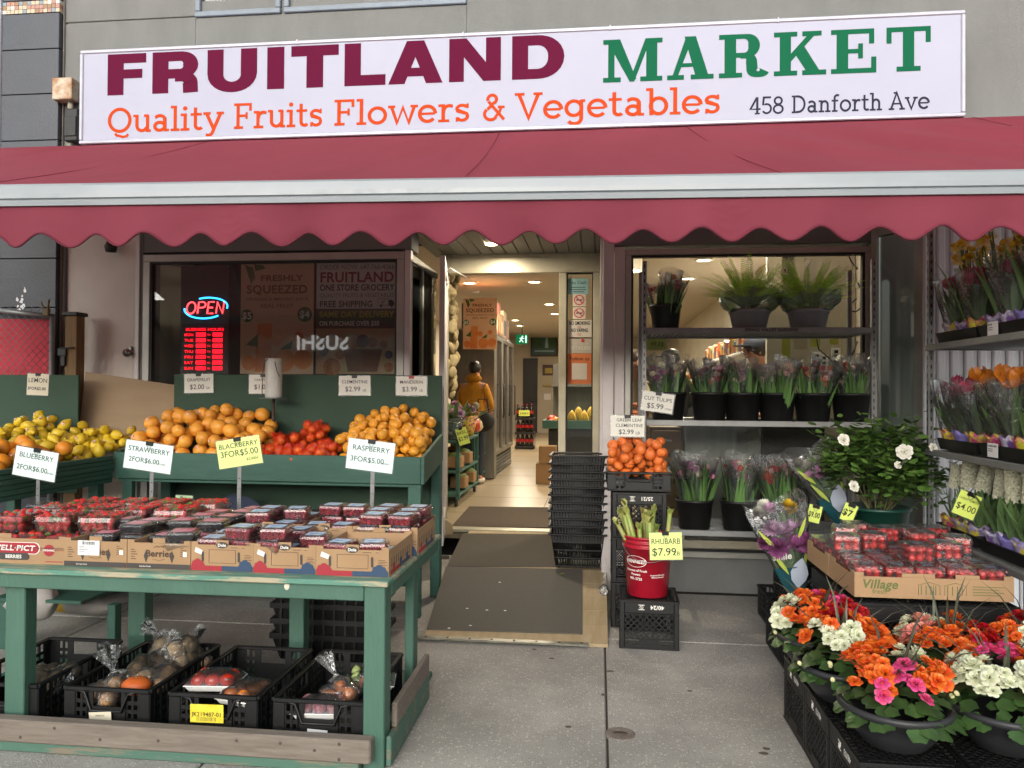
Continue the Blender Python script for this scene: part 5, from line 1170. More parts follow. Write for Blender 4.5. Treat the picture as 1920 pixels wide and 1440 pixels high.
foam_tray('foam tray of orange tomatoes beside the red tomatoes', CL(2, .09, -.18, .105), [me_to], 6, 2, 'tomato', -.2)
foam_tray('foam tray of pale green vegetables at the back of the last crate', CL(3, .12, .02, .10), [me_gv], 6, 3, 'vegetable', .2)
foam_tray('foam tray of red onions at the front of the last crate', CL(3, -.02, -.21, .07), [me_ro], 6, 3, 'onion', .1)
bag('clear twisted bag of peppers in the last crate', CL(3, .03, -.08, .06), [me_to, me_gv], 7, (.08, .06, .05), 'pepper', (-.5, 0, .9), .10)
# stack of nested trays, sacks on the shelf behind
def nest_mesh(w, d, h):
    m = MB(); k = .9; pr_ = [(k*.97, 0), (1.0, h-.03), (1.05, h-.03), (1.05, h), (.98, h), (k*.95, .01)]
    vs = [(sx*w/2*q, sy*d/2*q, z) for q, z in pr_ for sx, sy in ((-1, -1), (1, -1), (1, 1), (-1, 1))]
    m.add(vs, [(0, 3, 2, 1)]+[(i*4+a, i*4+(a+1) % 4, (i+1)*4+(a+1) % 4, (i+1)*4+a) for i in range(5) for a in range(4)]+[(20, 21, 22, 23)])
    for i in range(9):
        x = -w*.42+i*w*.84/8; m.box((x-.006, -d/2*.99-.006, h*.15), (x+.006, -d/2*.93, h-.03), 0)
    return m
me_ns = mesh(nest_mesh(.58, .38, .15), 'tray_body', black_p)
a = PZ(622, 1218, .0)
for i in range(6):
    t = thing('nested_tray', 'black nesting produce tray, number %d from the ground in the stack under the table' % (i+1), 'tray', (X_(622, 4.25, 1200), 4.3, .004+i*.085), rg.uniform(-.02, .02), 'stack of black nesting trays'); prt(me_ns, t, 'tray_body', None)
def sack(label, c, sx, sy, sz, mats, rz, txt=None, yel=None):
    t = thing('food_sack', label, 'sack', tuple(c), rz); m = MB(); n, k = 24, 12; vs = []
    for a in range(k+1):
        for b_ in range(n):
            u_, v_ = -1+2*a/k, 2*pi*b_/n; e = (1-abs(u_)**3.2); x = u_*sx; y = sy*cos(v_)*(.35+.65*e**.5 if abs(u_) < .99 else .9); z = sz*sin(v_)*max(e**.5, .04)*(1+.06*nz(u_*4, v_*2)); vs.append((x, y, sz+z))
    m.add(vs, [(a*n+b_, (a+1)*n+b_, (a+1)*n+(b_+1) % n, a*n+(b_+1) % n) for a in range(k) for b_ in range(n)], sm=True)
    for i, f in enumerate(m.f):
        a = i//n
        if yel and yel[0] <= a < yel[1]: m.m[i] = 1
    m.build('sack', mats, t, world=False)
    if txt:
        m = MB(); m.text(txt, (-.02, -sy*.95, sz*1.35), (1, 0, .12), (0, .35, 1), .07, 0, 'L', True, .004); m.build('lettering', pm('pink_print', 'b0354a', .6), t, world=False)
sack_w = pm('sack_white', 'b9b4b0', .6, 'a5a09c', 6, .6, .3, 14); sack_y = pm('sack_yellow', 'c9a224', .5, 'b8901c', 6)
c = PY(165, 1148, 4.6); sack('white rice sack with pink lettering lying on the shelf behind the crates', (c.x, 4.6, c.z), .27, .16, .075, [sack_w, sack_y], -.1, 'dong', (2, 5))
c = PY(62, 1164, 4.1); sack('yellow and white plastic food bag standing beside the table leg', (c.x, 4.1, c.z), .13, .08, .11, [sack_w, sack_y], .3, None, (1, 7))
m = MB(); m.box((tx0-.4, 4.06, .28), (X_(240, 4.5, 1150), 4.8, .3), .003); m.box((tx0-.4, 4.08, 0), (tx0-.3, 4.14, .28), .003); m.box((X_(225, 4.2, 1150), 4.08, 0), (X_(240, 4.2, 1150), 4.14, .28), .003)
m.build('low_shelf', gp_dark, label='low green wooden shelf behind the berry table holding the sacks', cat='shelf', loc=(-3, 4.4, 0))
# blue tarp folded beneath the citrus stand
m = MB(); vs = []
x0_, x1_ = X_(320, 5.05, 930), X_(500, 5.05, 930)
for i in range(25):
    for j in range(9):
        x = x0_+(x1_-x0_)*i/24; f = j/8; vs.append((x, 5.06+f*.2+.02*nz(x*6, f*3), .3+.46*f*(1-.3*abs(i-12)/12)+.04*nz(x*5, f*2, 3)))
m.add(vs, [(i*9+j, (i+1)*9+j, (i+1)*9+j+1, i*9+j+1) for i in range(24) for j in range(8)], sm=True); m.build('blue_tarp', pm('tarp_blue', '1e2b4a', .7, '182238', 5, .8, .3, 12), label='crumpled dark blue tarp tucked beneath the citrus stand', cat='tarp', loc=((x0_+x1_)/2, 5.1, .3))
price_card('small pale green handwritten card behind the blackberries', (330, 928), (362, 930), (329, 944), 4.6, [('0ea', .45, .5, .45, 'C', 1), ('+TAX', .25, .6, .05, 'C', 0)], pm('card_pale_green', 'a9c49a', .6), clip=False)
# ================================================================ ramp, mats
RK = (FL+.004-.02)/(6.93-4.56)
def rz_(Y): return .02+(Y-4.56)*RK
def PR(px, py, dz=0):
    d = _ray(px, py); t = (.02-4.56*RK+dz-CAMH)/(d.z-d.y*RK); return V((d.x*t, d.y*t, CAMH+d.z*t))
mat_m = pm('mat_rubber', '59554d', .9, '636057', 60, .9, .5, 700); mat_d = pm('mat_rubber_dark', '4a463e', .9, '554f45', 50, .9, .5, 700); mat_b = pm('mat_brown', '483d31', .95, '54483a', 60, .9, .5, 600)
ply_r = pm('ramp_wood', 'b3a182', .8, '94835f', 3, .9, .2, 50, stretch=(8, 1, 1))
rp = thing('entrance_ramp', 'worn plywood ramp leading up to the shop door', 'ramp', (-.5, 4.6, 0))
x0, x1 = -1.045, .062; m = MB()
for i in range(9):
    ya, yb = 4.57+i*.263, 4.57+(i+1)*.263-.003; xr_ = x1 if i < 6 else -.02
    xa = x0-.1*min(i, 5)/5*1.2; vs = [(xa, ya, .002), (xr_, ya, .002), (xr_, yb, .002), (xa, yb, .002), (xa, ya, rz_(ya)), (xr_, ya, rz_(ya)), (xr_, yb, rz_(yb)), (xa, yb, rz_(yb))]
    m.add(vs, [(3, 2, 1, 0), (4, 5, 6, 7), (0, 1, 5, 4), (1, 2, 6, 5), (2, 3, 7, 6), (3, 0, 4, 7)])
m.build('deck', ply_r, rp)
m = MB(); a, b_ = PR(786, 1184), PR(1104, 1193); m.bar((a.x, 4.56, .018), (b_.x, 4.56, .018), .05, .012); m.build('metal_nosing', pm('nosing', '9a9a8e', .4, '7d7c70', 12, metal=.6), rp)
m = MB()
for i in range(8): x = a.x+.06+i*(b_.x-a.x-.1)/7; m.lathe([(.008, 0), (.006, .003), (0, .004)], 8, (x, 4.56, .024))
m.build('screws', dark, rp)
def mat(label, pts, mt, z, nm='door_mat'):
    lo = [p+V((0, 0, .001)) for p in pts]; hi = [p+V((0, 0, z)) for p in pts]; m = MB(); m.add(lo+hi, [(3, 2, 1, 0), (4, 5, 6, 7), (0, 1, 5, 4), (1, 2, 6, 5), (2, 3, 7, 6), (3, 0, 4, 7)])
    m.build(nm, mt, label=label, cat='mat', loc=tuple(sum(pts, V())/4))
mat('large grey rubber mat at the bottom of the ramp', [PR(800, 1181), PR(1092, 1190), PR(1092, 1069), PR(836, 1064)], mat_m, .008)
mat('dark grey rubber mat on the upper half of the ramp', [PR(838, 1063), PR(1050, 1064), PR(1042, 1003), PR(868, 1001)], mat_d, .006)
mat('brown ribbed mat just inside the shop door', [PZ(846, 989, FL), PZ(1046, 991, FL), PZ(1044, 953, FL), PZ(880, 951, FL)], mat_b, .01)
m = MB(); o = PR(876, 1134); 
for px, py in ((876, 1141), (882, 1173), (937, 1092), (913, 1144), (947, 1145), (842, 1178)): o = PR(px, py, .0085); m.box((o.x-.008, o.y-.006, o.z), (o.x+.008, o.y+.006, o.z+.002), .0005)
m.build('paper_scraps', white_p, label='white paper scraps lying on the large grey mat', cat='litter', loc=tuple(PR(876, 1141)), kind='stuff')
o = PR(1054, 1076, .012); m = MB(); m.blade([o+V((-.025, -.02, 0)), o+V((0, 0, .006)), o+V((.03, .012, .002))], [.002, .014, .002], (0, 1, 0), fold=.3); m.build('fallen_leaf', pm('leaf_yellow_green', '7f8a3a', .6), label='single fallen green leaf at the top edge of the grey mat', cat='leaf', loc=tuple(o))
o = PZ(1163, 1376, .0); m = MB(); m.lathe([(.066, -.01), (.066, .001), (.058, .003), (.05, .001), (0, .002)], 28, tuple(o)); cv = m.build('utility_cover', pm('iron_cover', '86807a', .7, '6b6157', 30, metal=.2), label='small round iron water valve cover set in the sidewalk', cat='utility cover', loc=tuple(o))
m = MB(); m.lathe([(.033, 0), (.03, .003), (.0, .003)], 20, (o.x, o.y, .0015), sy=.55); m.build('slot', pm('cover_dark', '4c443c', .8), cv)
gum = pm('gum', '5b554d', .9); m = MB()
for px, py in ((1002, 1218), (1034, 1235), (1293, 1296), (1132, 1303), (1144, 1259), (1066, 1363), (1437, 1404), (1432, 1413)):
    o = PZ(px, py, 0); r = rnd.uniform(.008, .016); m.prism([(o.x+r*cos(a*.7)*1.3*rnd.uniform(.8, 1.2), o.y+r*sin(a*.7)*rnd.uniform(.8, 1.2)) for a in range(9)], .0005, .0018)
m.build('gum_spots', gum, label='dark flattened gum spots on the concrete slabs', cat='stain', kind='stuff', loc=tuple(o))
w0 = PZ(836, 1022, .12); m = MB(); m.prism([(-.05, 0), (.06, 0), (.05, .09), (-.02, .14)], -.06, .06, 0, frame((w0.x, w0.y, rz_(w0.y)), (1, .3, 0), (0, 0, 1))); m.build('wood_wedge', ply_r, label='small pale wooden wedge beside the ramp under the open door', cat='wedge', loc=tuple(w0))
# ---------------------------------------------------------------- shopping baskets
def basket_mesh(w, d, h):
    m = MB(); k = .82
    def q(sx, sy, f): s = k+(1-k)*f; return V((sx*w/2*s, sy*d/2*s, h*f))
    m.box((-w/2*k, -d/2*k, 0), (w/2*k, d/2*k, .006), .002)
    c = [(-1, -1), (1, -1), (1, 1), (-1, 1)]
    for i in range(4):
        a, b_ = c[i], c[(i+1) % 4]; l = w if i % 2 == 0 else d; n = int(l/.022)
        for j in range(n+1):
            f = j/n; s = (a[0]+(b_[0]-a[0])*f, a[1]+(b_[1]-a[1])*f); m.bar(q(*s, 0), q(*s, 1), .007, .004, c=0, upv=(s[0], s[1], 0))
        for f in (.02, .28, .52, .76): m.bar(q(*a, f), q(*b_, f), .005, .009, c=0)
        m.bar(q(*a, .80)+V((0, 0, .012)), q(*b_, .80)+V((0, 0, .012)), .004, .05, c=0)
        e = 1.03; m.bar(q(*a, 1)*1.0+V((a[0]*.012, a[1]*.012, 0)), q(*b_, 1)+V((b_[0]*.012, b_[1]*.012, 0)), .026, .014, c=.003)
    return m
me_bk = mesh(basket_mesh(.40, .30, .25), 'basket_body', black_p)
hm = MB(); hm.tube([(-.19, 0, .25), (-.185, -.06, .262), (-.1, -.1, .264), (.1, -.1, .264), (.185, -.06, .262), (.19, 0, .25)], .006, 6); me_bh = mesh(hm, 'handle', black_p)
bxm = X_(1084, 6.0, 950); ords = ['lowest', 'second', 'third', 'fourth', 'fifth', 'sixth', 'seventh', 'eighth', 'ninth', 'tenth', 'topmost']
for i in range(11):
    t = thing('shopping_basket', 'black plastic shopping basket, %s in the nested stack at the doorway' % ords[i]+(' from the ground' if 0 < i < 10 else ''), 'basket', (bxm+rnd.uniform(-.004, .004), 6.02+rnd.uniform(-.006, .006), rz_(6.0)+.02+i*.0595), rnd.uniform(-.02, .02), 'nested stack of black baskets')
    prt(me_bk, t, 'basket_body', None)
    if i == 10: prt(me_bh, t, 'handle', None, (0, .03, 0))
# ---------------------------------------------------------------- milk crates
MW, MH = .343, .285
def milk_mesh():
    """dairy crate standing upside down: the lattice base is on top"""
    m = MB(); a = MW/2; t = .007
    for sx in (-1, 1):
        for sy in (-1, 1): m.box((sx*a, sy*a, 0), (sx*(a-.03), sy*(a-.03), MH), .004)
    for s in range(4):
        M = Matrix.Rotation(s*pi/2, 4, 'Z')
        m.box((-a+.03, -a+.0005, MH-.075), (a-.03, -a+t, MH-.002), .002, 0, M); m.box((-a+.03, -a+.0005, .0), (a-.03, -a+t, .03), .002, 0, M)
        for z in (.04, .055): m.box((-a+.03, -a+.001, z), (a-.03, -a+t, z+.007), 0, 0, M)
        m.box((-a-.002, -a-.002, MH-.014), (a-.004, -a+.01, MH), .002, 0, M); m.box((-a-.002, -a-.002, MH-.082), (a-.004, -a+.008, MH-.076), .001, 0, M)
        m.box((-a-.002, -a-.002, 0), (a-.004, -a+.01, .012), .002, 0, M)
        z0, z1 = .062, MH-.083
        for k in range(-5, 12):
            for sg in (-1, 1):
                xs = -a+.03+k*.036*1.0; p, q = V((xs, 0, z0)), V((xs+sg*(z1-z0), 0, z1)); lo, hi = -a+.03, a-.03; d_ = q-p
                ta, tb_ = sorted(((lo-p.x)/d_.x, (hi-p.x)/d_.x)); ta, tb_ = max(0, ta), min(1, tb_)
                if tb_-ta > .05: m.bar(M @ (p+d_*ta+V((0, -a+.004, 0))), M @ (p+d_*tb_+V((0, -a+.004, 0))), .004, .006, c=0)
        m.prism([(-.06+.016*0, 0), (.06, 0), (.06, .03), (-.06, .03)], -.002, .006, 0, M @ frame((0, -a+.003, .03), (1, 0, 0), (0, 0, 1)))
    for k in range(-9, 10):                                  # lattice of the base, now the top
        for sg in (-1, 1):
            p, q = V((k*.036-sg*(a-.02), -a+.02, MH-.008)), V((k*.036+sg*(a-.02), a-.02, MH-.008)); d_ = q-p; lo, hi = -a+.02, a-.02
            ta, tb_ = sorted(((lo-p.x)/d_.x, (hi-p.x)/d_.x)); ta, tb_ = max(0, ta), min(1, tb_)
            if tb_-ta > .03: m.bar(p+d_*ta+V((0, 0, .0005*sg)), p+d_*tb_+V((0, 0, .0005*sg)), .006, .006, c=0)
    for s in range(4):
        M = Matrix.Rotation(s*pi/2, 4, 'Z')
        for k in range(13): m.box((-a+.022+k*.0245, -a+.012, MH-.011), (-a+.026+k*.0245, -a+.03, MH-.004), 0, 0, M)
        m.box((-a+.02, -a+.03, MH-.011), (a-.02, -a+.034, MH-.003), 0, 0, M)
    return m
me_mk = mesh(milk_mesh(), 'crate_body', black_p)
def milk(label, x, y, z, rz=0, txt=None, group='black milk crates', flip=True, side=None):
    t = thing('milk_crate', label, 'crate', (x, y, z), rz, group); prt(me_mk, t, 'crate_body', None)
    for tx, M in ((txt, Matrix.Identity(4)), (side, Matrix.Rotation(-pi/2, 4, 'Z'))):
        if not tx: continue
        m = MB(); o = M @ V((.045, -MW/2-.0003, MH-.028)); u = M.to_3x3() @ V((-1, 0, 0)); m.text(tx, o, u, (0, 0, -1), .032/CAP*.7, 0, 'C', True, .0012)
        e = M @ V((-.062 if tx != '51/24' else -.085, 0, 0)); q = V((e.x, e.y, 0))
        m.build('lettering', wht, t, world=False)
        m = MB(); c = M @ V((-.045, -MW/2-.0012, MH-.04)); F = Matrix.Translation(c) @ M
        for zz, ww in ((.013, .034), (-.013, .034)): m.box((-ww/2, 0, zz-.002), (ww/2, .001, zz+.002), 0, 0, F)
        m.tube([F @ V((.010*cos(R(k)), .0004, .0085*sin(R(k)))) for k in range(0, 361, 30)], .0016, 4); m.tube([F @ V((-.006, 0, .006)), F @ V((.006, 0, -.006))], .0016, 4)
        m.build('emblem', wht, t, world=False)
    return t
c0 = PZ(1162, 1216, 0); c1 = PZ(1276, 1221, 0); mcx = (c0.x+c1.x)/2
milk('black milk crate marked 40/24 upside down under the red bucket', mcx, c0.y+MW/2, 0, -.03, '40/24')
sxm = (X_(1140, 4.95, 1000)+X_(1257, 4.95, 1000))/2
for i in range(3): milk(('bottom black milk crate of the tall stack behind the red bucket', 'middle black milk crate of the tall stack behind the red bucket', 'black milk crate marked 25/21 under the crate of clementines')[i], sxm, 4.97+MW/2, .003+i*(MH+.003), .01*i, '25/21' if i == 2 else None)
# clementine crate
zc = .003+3*(MH+.003)+.002; t = thing('clementine_crate', 'black shallow crate heaped with leafy clementines on the milk crate stack', 'crate', (sxm, 5.14, zc)); prt(mesh(crate_mesh(.40, .30, .125), 'crate_body', black_p), t, 'crate_body', None)
me_lc = [fruit_mesh(.036, .8, m_clem2, seed=i+40) for i in range(3)]
heap('leafy_clementine', 'small orange clementine in the black crate by the door post', 'clementine', 'clementines in the black crate', me_lc, .036, 62, rect(sxm-.17, sxm+.17, 5.02, 5.27), lambda x, y: zc+.07+.035*math.exp(-((x-sxm)/.14)**2-((y-5.17)/.12)**2), 0, random.Random(31))
gleaf = pm('citrus_leaf', '2f4a1e', .4, island=.3); m = MB(); rg = random.Random(5)
for i in range(14):
    p = V((sxm+rg.uniform(-.15, .17), rg.uniform(5.0, 5.25), zc+.16+rg.uniform(0, .04))); d_ = V((rg.uniform(-1, 1), rg.uniform(-1, 1), rg.uniform(-.3, .3))).normalized()*.03
    m.blade([p-d_, p, p+d_], [.002, .012, .001], d_.cross(V((0, 0, 1))), fold=.3)
m.build('clementine_leaves', gleaf, label='loose dark leaves among the clementines in the black crate', cat='leaves', kind='stuff', loc=(sxm, 5.14, zc+.16))
price_card('white card reading green leaf clementine clipped to the door post', (1146, 779), (1209, 780), (1145, 818), 5.1, [('GREEN LEAF', .15, .55, .72, 'C', 0), ('CLEMENTINE', .15, .55, .46, 'C', 0), ('$2.99', .22, .46, .12, 'C', 0), ('LB', .13, .74, .12, 'L', 0)], paper)
# red bucket with rhubarb
bc = PY(1214, 1100, c0.y+MW/2-.01); bz = MH+.001; bxx, byy = bc.x, c0.y+MW/2-.005
bt = thing('red_bucket', 'red plastic bucket with white lettering full of rhubarb on an upturned crate', 'bucket', (bxx, byy, bz))
bp = pm('bucket_red', 'a5152b', .4, '961226', 8, .8, .05, 80, coat=.15); m = MB()
m.lathe([(0, .002), (.118, .0), (.121, .004), (.143, .29), (.152, .291), (.152, .3), (.144, .302), (.145, .318), (.153, .319), (.153, .327), (.146, .329), (.147, .345), (.156, .346), (.157, .360), (.150, .361), (.143, .355), (.12, .02), (0, .015)], 40); m.build('bucket_body', bp, bt, world=False)
def cyl_text(mb, s, ang, z, size, r0, r1, zt, bold=True, sx=1):
    q = MB(); q.text(s, (0, 0, 0), (1, 0, 0), (0, 1, 0), size, 0, 'C', bold, 0, sx=sx); vs = []
    for x, y, _ in q.v: zz = z+y; r = r0+(r1-r0)*zz/zt+.0012; a = ang+x/r; vs.append((r*sin(a), -r*cos(a), zz))
    mb.add(vs, q.f)
m = MB(); cyl_text(m, 'VANNEEF', -.62, .205, .030, .121, .143, .29); cyl_text(m, 'Growers of Fresh', -.62, .155, .019, .121, .143, .29); cyl_text(m, 'Flowers', -.62, .132, .019, .121, .143, .29); cyl_text(m, '905-2725', -.62, .105, .021, .121, .143, .29)
cyl_text(m, 'Rosewood Produce', .42, .135, .011, .121, .143, .29); cyl_text(m, 'Grimsby Ontario', .42, .122, .011, .121, .143, .29)
for k in range(40):
    a0, a1 = 2*pi*k/40, 2*pi*(k+1)/40; f = lambda a: (-.62+.52*cos(a), .215+.032*sin(a)); vs = []
    for a, g_ in ((a0, 1), (a1, 1), (a1, .93), (a0, .93)): an, zz = -.62+.52*cos(a)*g_, .215+.034*sin(a)*g_; r = .121+.022*zz/.29+.001; vs.append((r*sin(an), -r*cos(an), zz))
    m.add(vs, [(3, 2, 1, 0)])
m.build('lettering', wht, bt, world=False)
m = MB(); m.tube([(.153*cos(R(a)), .153*sin(R(a)), .318-.10*max(0, sin(R(180+a)))) for a in range(180, 361, 15)], .002, 5); m.build('handle', galv, bt, world=False)
stalk = pm('rhubarb_stalk', '86a84e', .45, 'a08a58', 6, .5, rand=.1, stretch=(3, 3, 1)); rg = random.Random(9)
for i in range(15):
    a = rg.uniform(0, 6.3); r = rg.uniform(.02, .10); p = V((bxx+r*cos(a), byy+r*sin(a), bz+.2)); q = p+V((cos(a)*r*.9-.03+rg.uniform(-.02, .02), sin(a)*r*.5-.02, rg.uniform(.17, .29) if i else .33))
    m = MB(); d_ = (q-p).normalized(); m.tube([p, p.lerp(q, .5)+V((rg.uniform(-.008, .008), 0, 0)), q], [.017, .015, .013], 8)
    for k in range(4): e = V((rg.uniform(-1, 1), rg.uniform(-1, 1), rg.uniform(.2, 1))).normalized(); m.blade([q-d_*.01, q+d_*.012+e*.012, q+d_*.02+e*.03], [.010, .02, .008], e.cross(d_), fold=.4)
    m.build('rhubarb_stalk', stalk, label='cut green rhubarb stalk standing in the red bucket', cat='rhubarb', group='rhubarb stalks in the red bucket', loc=tuple(p))
price_card('pale green card reading rhubarb clipped to the red bucket rim', (1215, 999), (1276, 998), (1219, 1050), byy-.165, [('RHUBARB', .2, .5, .58, 'C', 0), ('$7.99', .27, .44, .16, 'C', 0), ('LB', .14, .74, .16, 'L', 0)], paper_y)
o = PY(1132, 1112, 4.85); m = MB(); rg = random.Random(2)
m.ball((0, 0, .02), .034, 12, 9, (.8, .7, 1.1), jit=.12, rg=rg); m.blade([(0, 0, .05), (.005, 0, .09), (.01, 0, .16), (.012, 0, .22)], [.018, .01, .006, .004], (1, 0, 0)); m.build('plastic_bag', bagfilm, label='small crumpled clear bag hanging beside the milk crate stack', cat='bag', loc=tuple(o), world=False)
# ---------------------------------------------------------------- flower rack in front of the right window
rx0, rx1, ry0, ry1 = X_(1211, 5.3, 800), X_(1632, 5.3, 800), 5.28, 5.80
fr = thing('flower_rack', 'galvanised flower trolley with three shelves before the right window', 'rack', ((rx0+rx1)/2, 5.5, 0))
m = MB(); zt_ = Z_(490, 5.3, 1206)
for x in (rx0-.03, rx1):
    for y in (ry0, ry1-.03): MB().box((x, y, .12), (x+.03, y+.03, zt_), .003).build('post', galv, fr)
m = MB()
for k in range(44):
    for x in (rx0-.03, rx1): m.box((x+.011, ry0-.0008, .2+k*.05), (x+.019, ry0+.001, .222+k*.05), 0)
m.build('post_slots', dark, fr)
zsh = (Z_(1003, 5.28, 1340), Z_(797, 5.28, 1400), Z_(622, 5.28, 1420))
for i, z in enumerate(zsh):
    m = MB(); m.box((rx0+.001, ry0-.005, z-.01), (rx1-.001, ry0+.02, z+.028), .002); m.box((rx0+.001, ry1-.02, z-.01), (rx1-.001, ry1+.005, z+.028), .002)
    for x in (rx0+.001, rx1-.021): m.box((x, ry0+.021, z-.01), (x+.02, ry1-.021, z+.02), .002)
    for k in range(46): x = rx0+.03+k*(rx1-rx0-.06)/45; m.box((x-.003, ry0+.02, z), (x+.003, ry1-.02, z+.004), 0)
    for k in range(9): y = ry0+.04+k*.054; m.box((rx0+.02, y, z+.0045), (rx1-.02, y+.012, z+.009), 0)
    so_ = m.build('shelf', pm('shelf_galv', '8f9190', .5, '7a7c7b', 10, .9, metal=.45), fr)
    if i == 2: m = MB(); m.text('SPRING VALLEY GARDENS', ((rx0+rx1)/2+.09, ry0-.0055, z+.003), (1, 0, 0), (0, 0, 1), .028, 0, 'C', True, .0008); m.build('lettering', ink, so_)
m = MB(); m.text('VALLEY GARDENS', (rx0-.006, ry0-.0012, .75), (0, 0, 1), (-1, 0, 0), .026, 0, 'L', True, .0012); m.build('lettering', ink, fr)
for x in (rx0-.015, rx1+.015):
    for y in (ry0+.05, ry1-.05): m = MB(); m.lathe([(0, -.02), (.05, -.018), (.05, .018), (0, .02)], 14, M=frame((x, y, .051), (0, 1, 0), (0, 0, 1))); m.box((x-.025, y-.03, .08), (x+.025, y+.03, .125), .003); m.build('castor', dark, fr)
# buckets and tulips
def bucket_mesh(r, h): 
    m = MB(); m.lathe([(0, .0), (r*.78, 0), (r*.8, .004), (r*.97, h-.02), (r*1.02, h-.018), (r*1.03, h), (r*.97, h), (r*.78, .02), (0, .015)], 28); return mesh(m, 'bucket_body', black_p)
tleaf = pm('tulip_leaf', '55793f', .45, '6a9054', 5, island=.25, trans=.15); tw = film('flower_sleeve', 'f9faf9', .03, 1.2, .15, wrinkle=.8, ws=26)
tcols = [pm('tulip_%s' % n, c, .5, island=.2, trans=.15) for n, c in (('pink', 'c97a94'), ('red', 'b8322e'), ('blush', 'd9aaa5'), ('mauve', '8f5a80'), ('orange', 'c9683a'), ('cream', 'd9d2b8'))]
def tulip_head(r, op=0):
    m = MB()
    for k in range(6):
        a = k*pi/3+(.3 if k % 2 else 0); rr = r*(1 if k % 2 else .85); pr_ = []
        for s, rad in ((0, .25), (.35, .95), (.75, 1.0+op*.5), (1.05, .72+op)): pr_.append(V((cos(a)*rad*rr*.9, sin(a)*rad*rr*.9, s*r*2.1)))
        m.blade(pr_, [r*.25, r*.62, r*.55, r*.08], (-sin(a), cos(a), 0), fold=.35)
    return m
HEADS = [mesh(tulip_head(.018), 'tulip_head', c) for c in tcols]
def tul_fol(rg, h, n=24, spread=.5):
    m = MB()
    for i in range(n):
        a = rg.uniform(0, 6.3); r = rg.uniform(0, .035); l = h*rg.uniform(.65, 1); d_ = V((cos(a)*spread*rg.uniform(.1, .45), sin(a)*spread*rg.uniform(.1, .45), 1)).normalized(); p = V((r*cos(a), r*sin(a), 0)); w = rg.uniform(.010, .018)
        b_ = V((cos(a), sin(a), 0))*rg.uniform(0, .03); m.blade([p, p+d_*l*.35, p+d_*l*.7+b_*.5, p+d_*l+b_*1.5], [w*.5, w, w*.8, .001], (-sin(a)+rg.uniform(-.6, .6), cos(a)+rg.uniform(-.6, .6), 0), fold=.35)
    return m
def sleeve(rg, h, r0=.035, r1=.1, z0=.0):
    m = MB(); n, k = 16, 6; vs = []
    ph = rg.uniform(0, 6)
    for a in range(k+1):
        for b_ in range(n): f = a/k; t = 2*pi*b_/n; r = (r0+(r1-r0)*f)*(1+.10*sin(3*t+ph+f*2)+.08*nz(t*2, f*4, ph)); vs.append((r*cos(t), r*sin(t), z0+h*f*(1+.06*sin(2*t+ph))))
    m.add(vs, [(a*n+b_, a*n+(b_+1) % n, (a+1)*n+(b_+1) % n, (a+1)*n+b_) for a in range(k) for b_ in range(n)], sm=True); return m
rg = random.Random(41)
TF = [mesh(tul_fol(rg, .40), 'foliage', tleaf) for _ in range(4)]; TS = [mesh(sleeve(rg, .32, z0=.1), 'clear_sleeve', tw) for _ in range(3)]
def tulip_bunch(label, loc, cols, lean=(0, 0), sc=1.0, nh=9, group='tulip bunches on the flower trolley', hh=.40):
    t = thing('tulip_bunch', label, 'tulips', tuple(loc), rg.uniform(0, 6.3), group); t.rotation_euler = (lean[0], lean[1], rg.uniform(0, 6.3)) ; t.scale = (sc*rg.uniform(.96, 1.08), sc, sc*rg.uniform(.86, 1.1)); t.rotation_euler.x += rg.gauss(0, .05); t.rotation_euler.y += rg.gauss(0, .05)
    prt(rg.choice(TF), t, 'foliage', None, rot=(0, 0, rg.uniform(0, 6)))
    for k in range(nh): a = rg.uniform(0, 6.3); r = rg.uniform(.0, .062); prt(HEADS[rg.choice(cols)], t, 'tulip_head', None, (r*cos(a), r*sin(a), hh*rg.uniform(.78, 1.0)-.02), (rg.uniform(-.25, .25), rg.uniform(-.25, .25), 0), rg.uniform(.85, 1.15))
    prt(rg.choice(TS), t, 'clear_sleeve', None, rot=(0, 0, rg.uniform(0, 6)))
me_b1 = bucket_mesh(.128, .205); me_b2 = bucket_mesh(.108, .185)
def tub(label, me, px, py, Y, zb, cols, nb, where, h=.2, hh=.37, up_=.03, sc=1):
    x = X_(px, Y, py); t = thing('flower_bucket', label, 'bucket', (x, Y, zb), rg.uniform(0, 6), 'black flower buckets on the trolley'); prt(me, t, 'bucket_body', None)
    for k in range(nb):
        a = 2*pi*k/nb+.6; r = .05 if nb > 1 else 0; tulip_bunch('sleeved tulip bunch in the %s' % where, (x+r*cos(a), Y+r*sin(a), zb+up_), cols, (-sin(a)*.10, cos(a)*.10), sc, hh=hh)
n6 = ('first', 'second', 'third', 'fourth', 'fifth', 'sixth')
cc6 = ([0, 3, 5], [1, 0, 2], [2, 2, 3], [2, 5, 2], [4, 1, 2], [4, 2, 5])
for i, px in enumerate((1252, 1330, 1392, 1456, 1524, 1595)): tub('black bucket of tulips on the middle trolley shelf, %s from the door' % n6[i], me_b1, px, 760, 5.45, zsh[1]+.012, cc6[i], 4, '%s middle shelf bucket from the door' % n6[i], up_=.03, sc=.95)
tub('black bucket of wrapped tulips alone on the top trolley shelf', me_b2, 1248, 590, 5.42, zsh[2]+.012, [5, 4, 2], 3, 'single bucket on the top shelf', up_=.04, sc=.86)
for i, px in enumerate((1302, 1385, 1468)): tub('black bucket of tulips on the bottom trolley shelf, %s from the door' % n6[i], me_b1, px, 960, 5.45, zsh[0]+.012, ([0, 3, 5], [0, 1, 5], [2, 4, 1])[i], 4, '%s bottom shelf bucket from the door' % n6[i], up_=.05, sc=1.04)
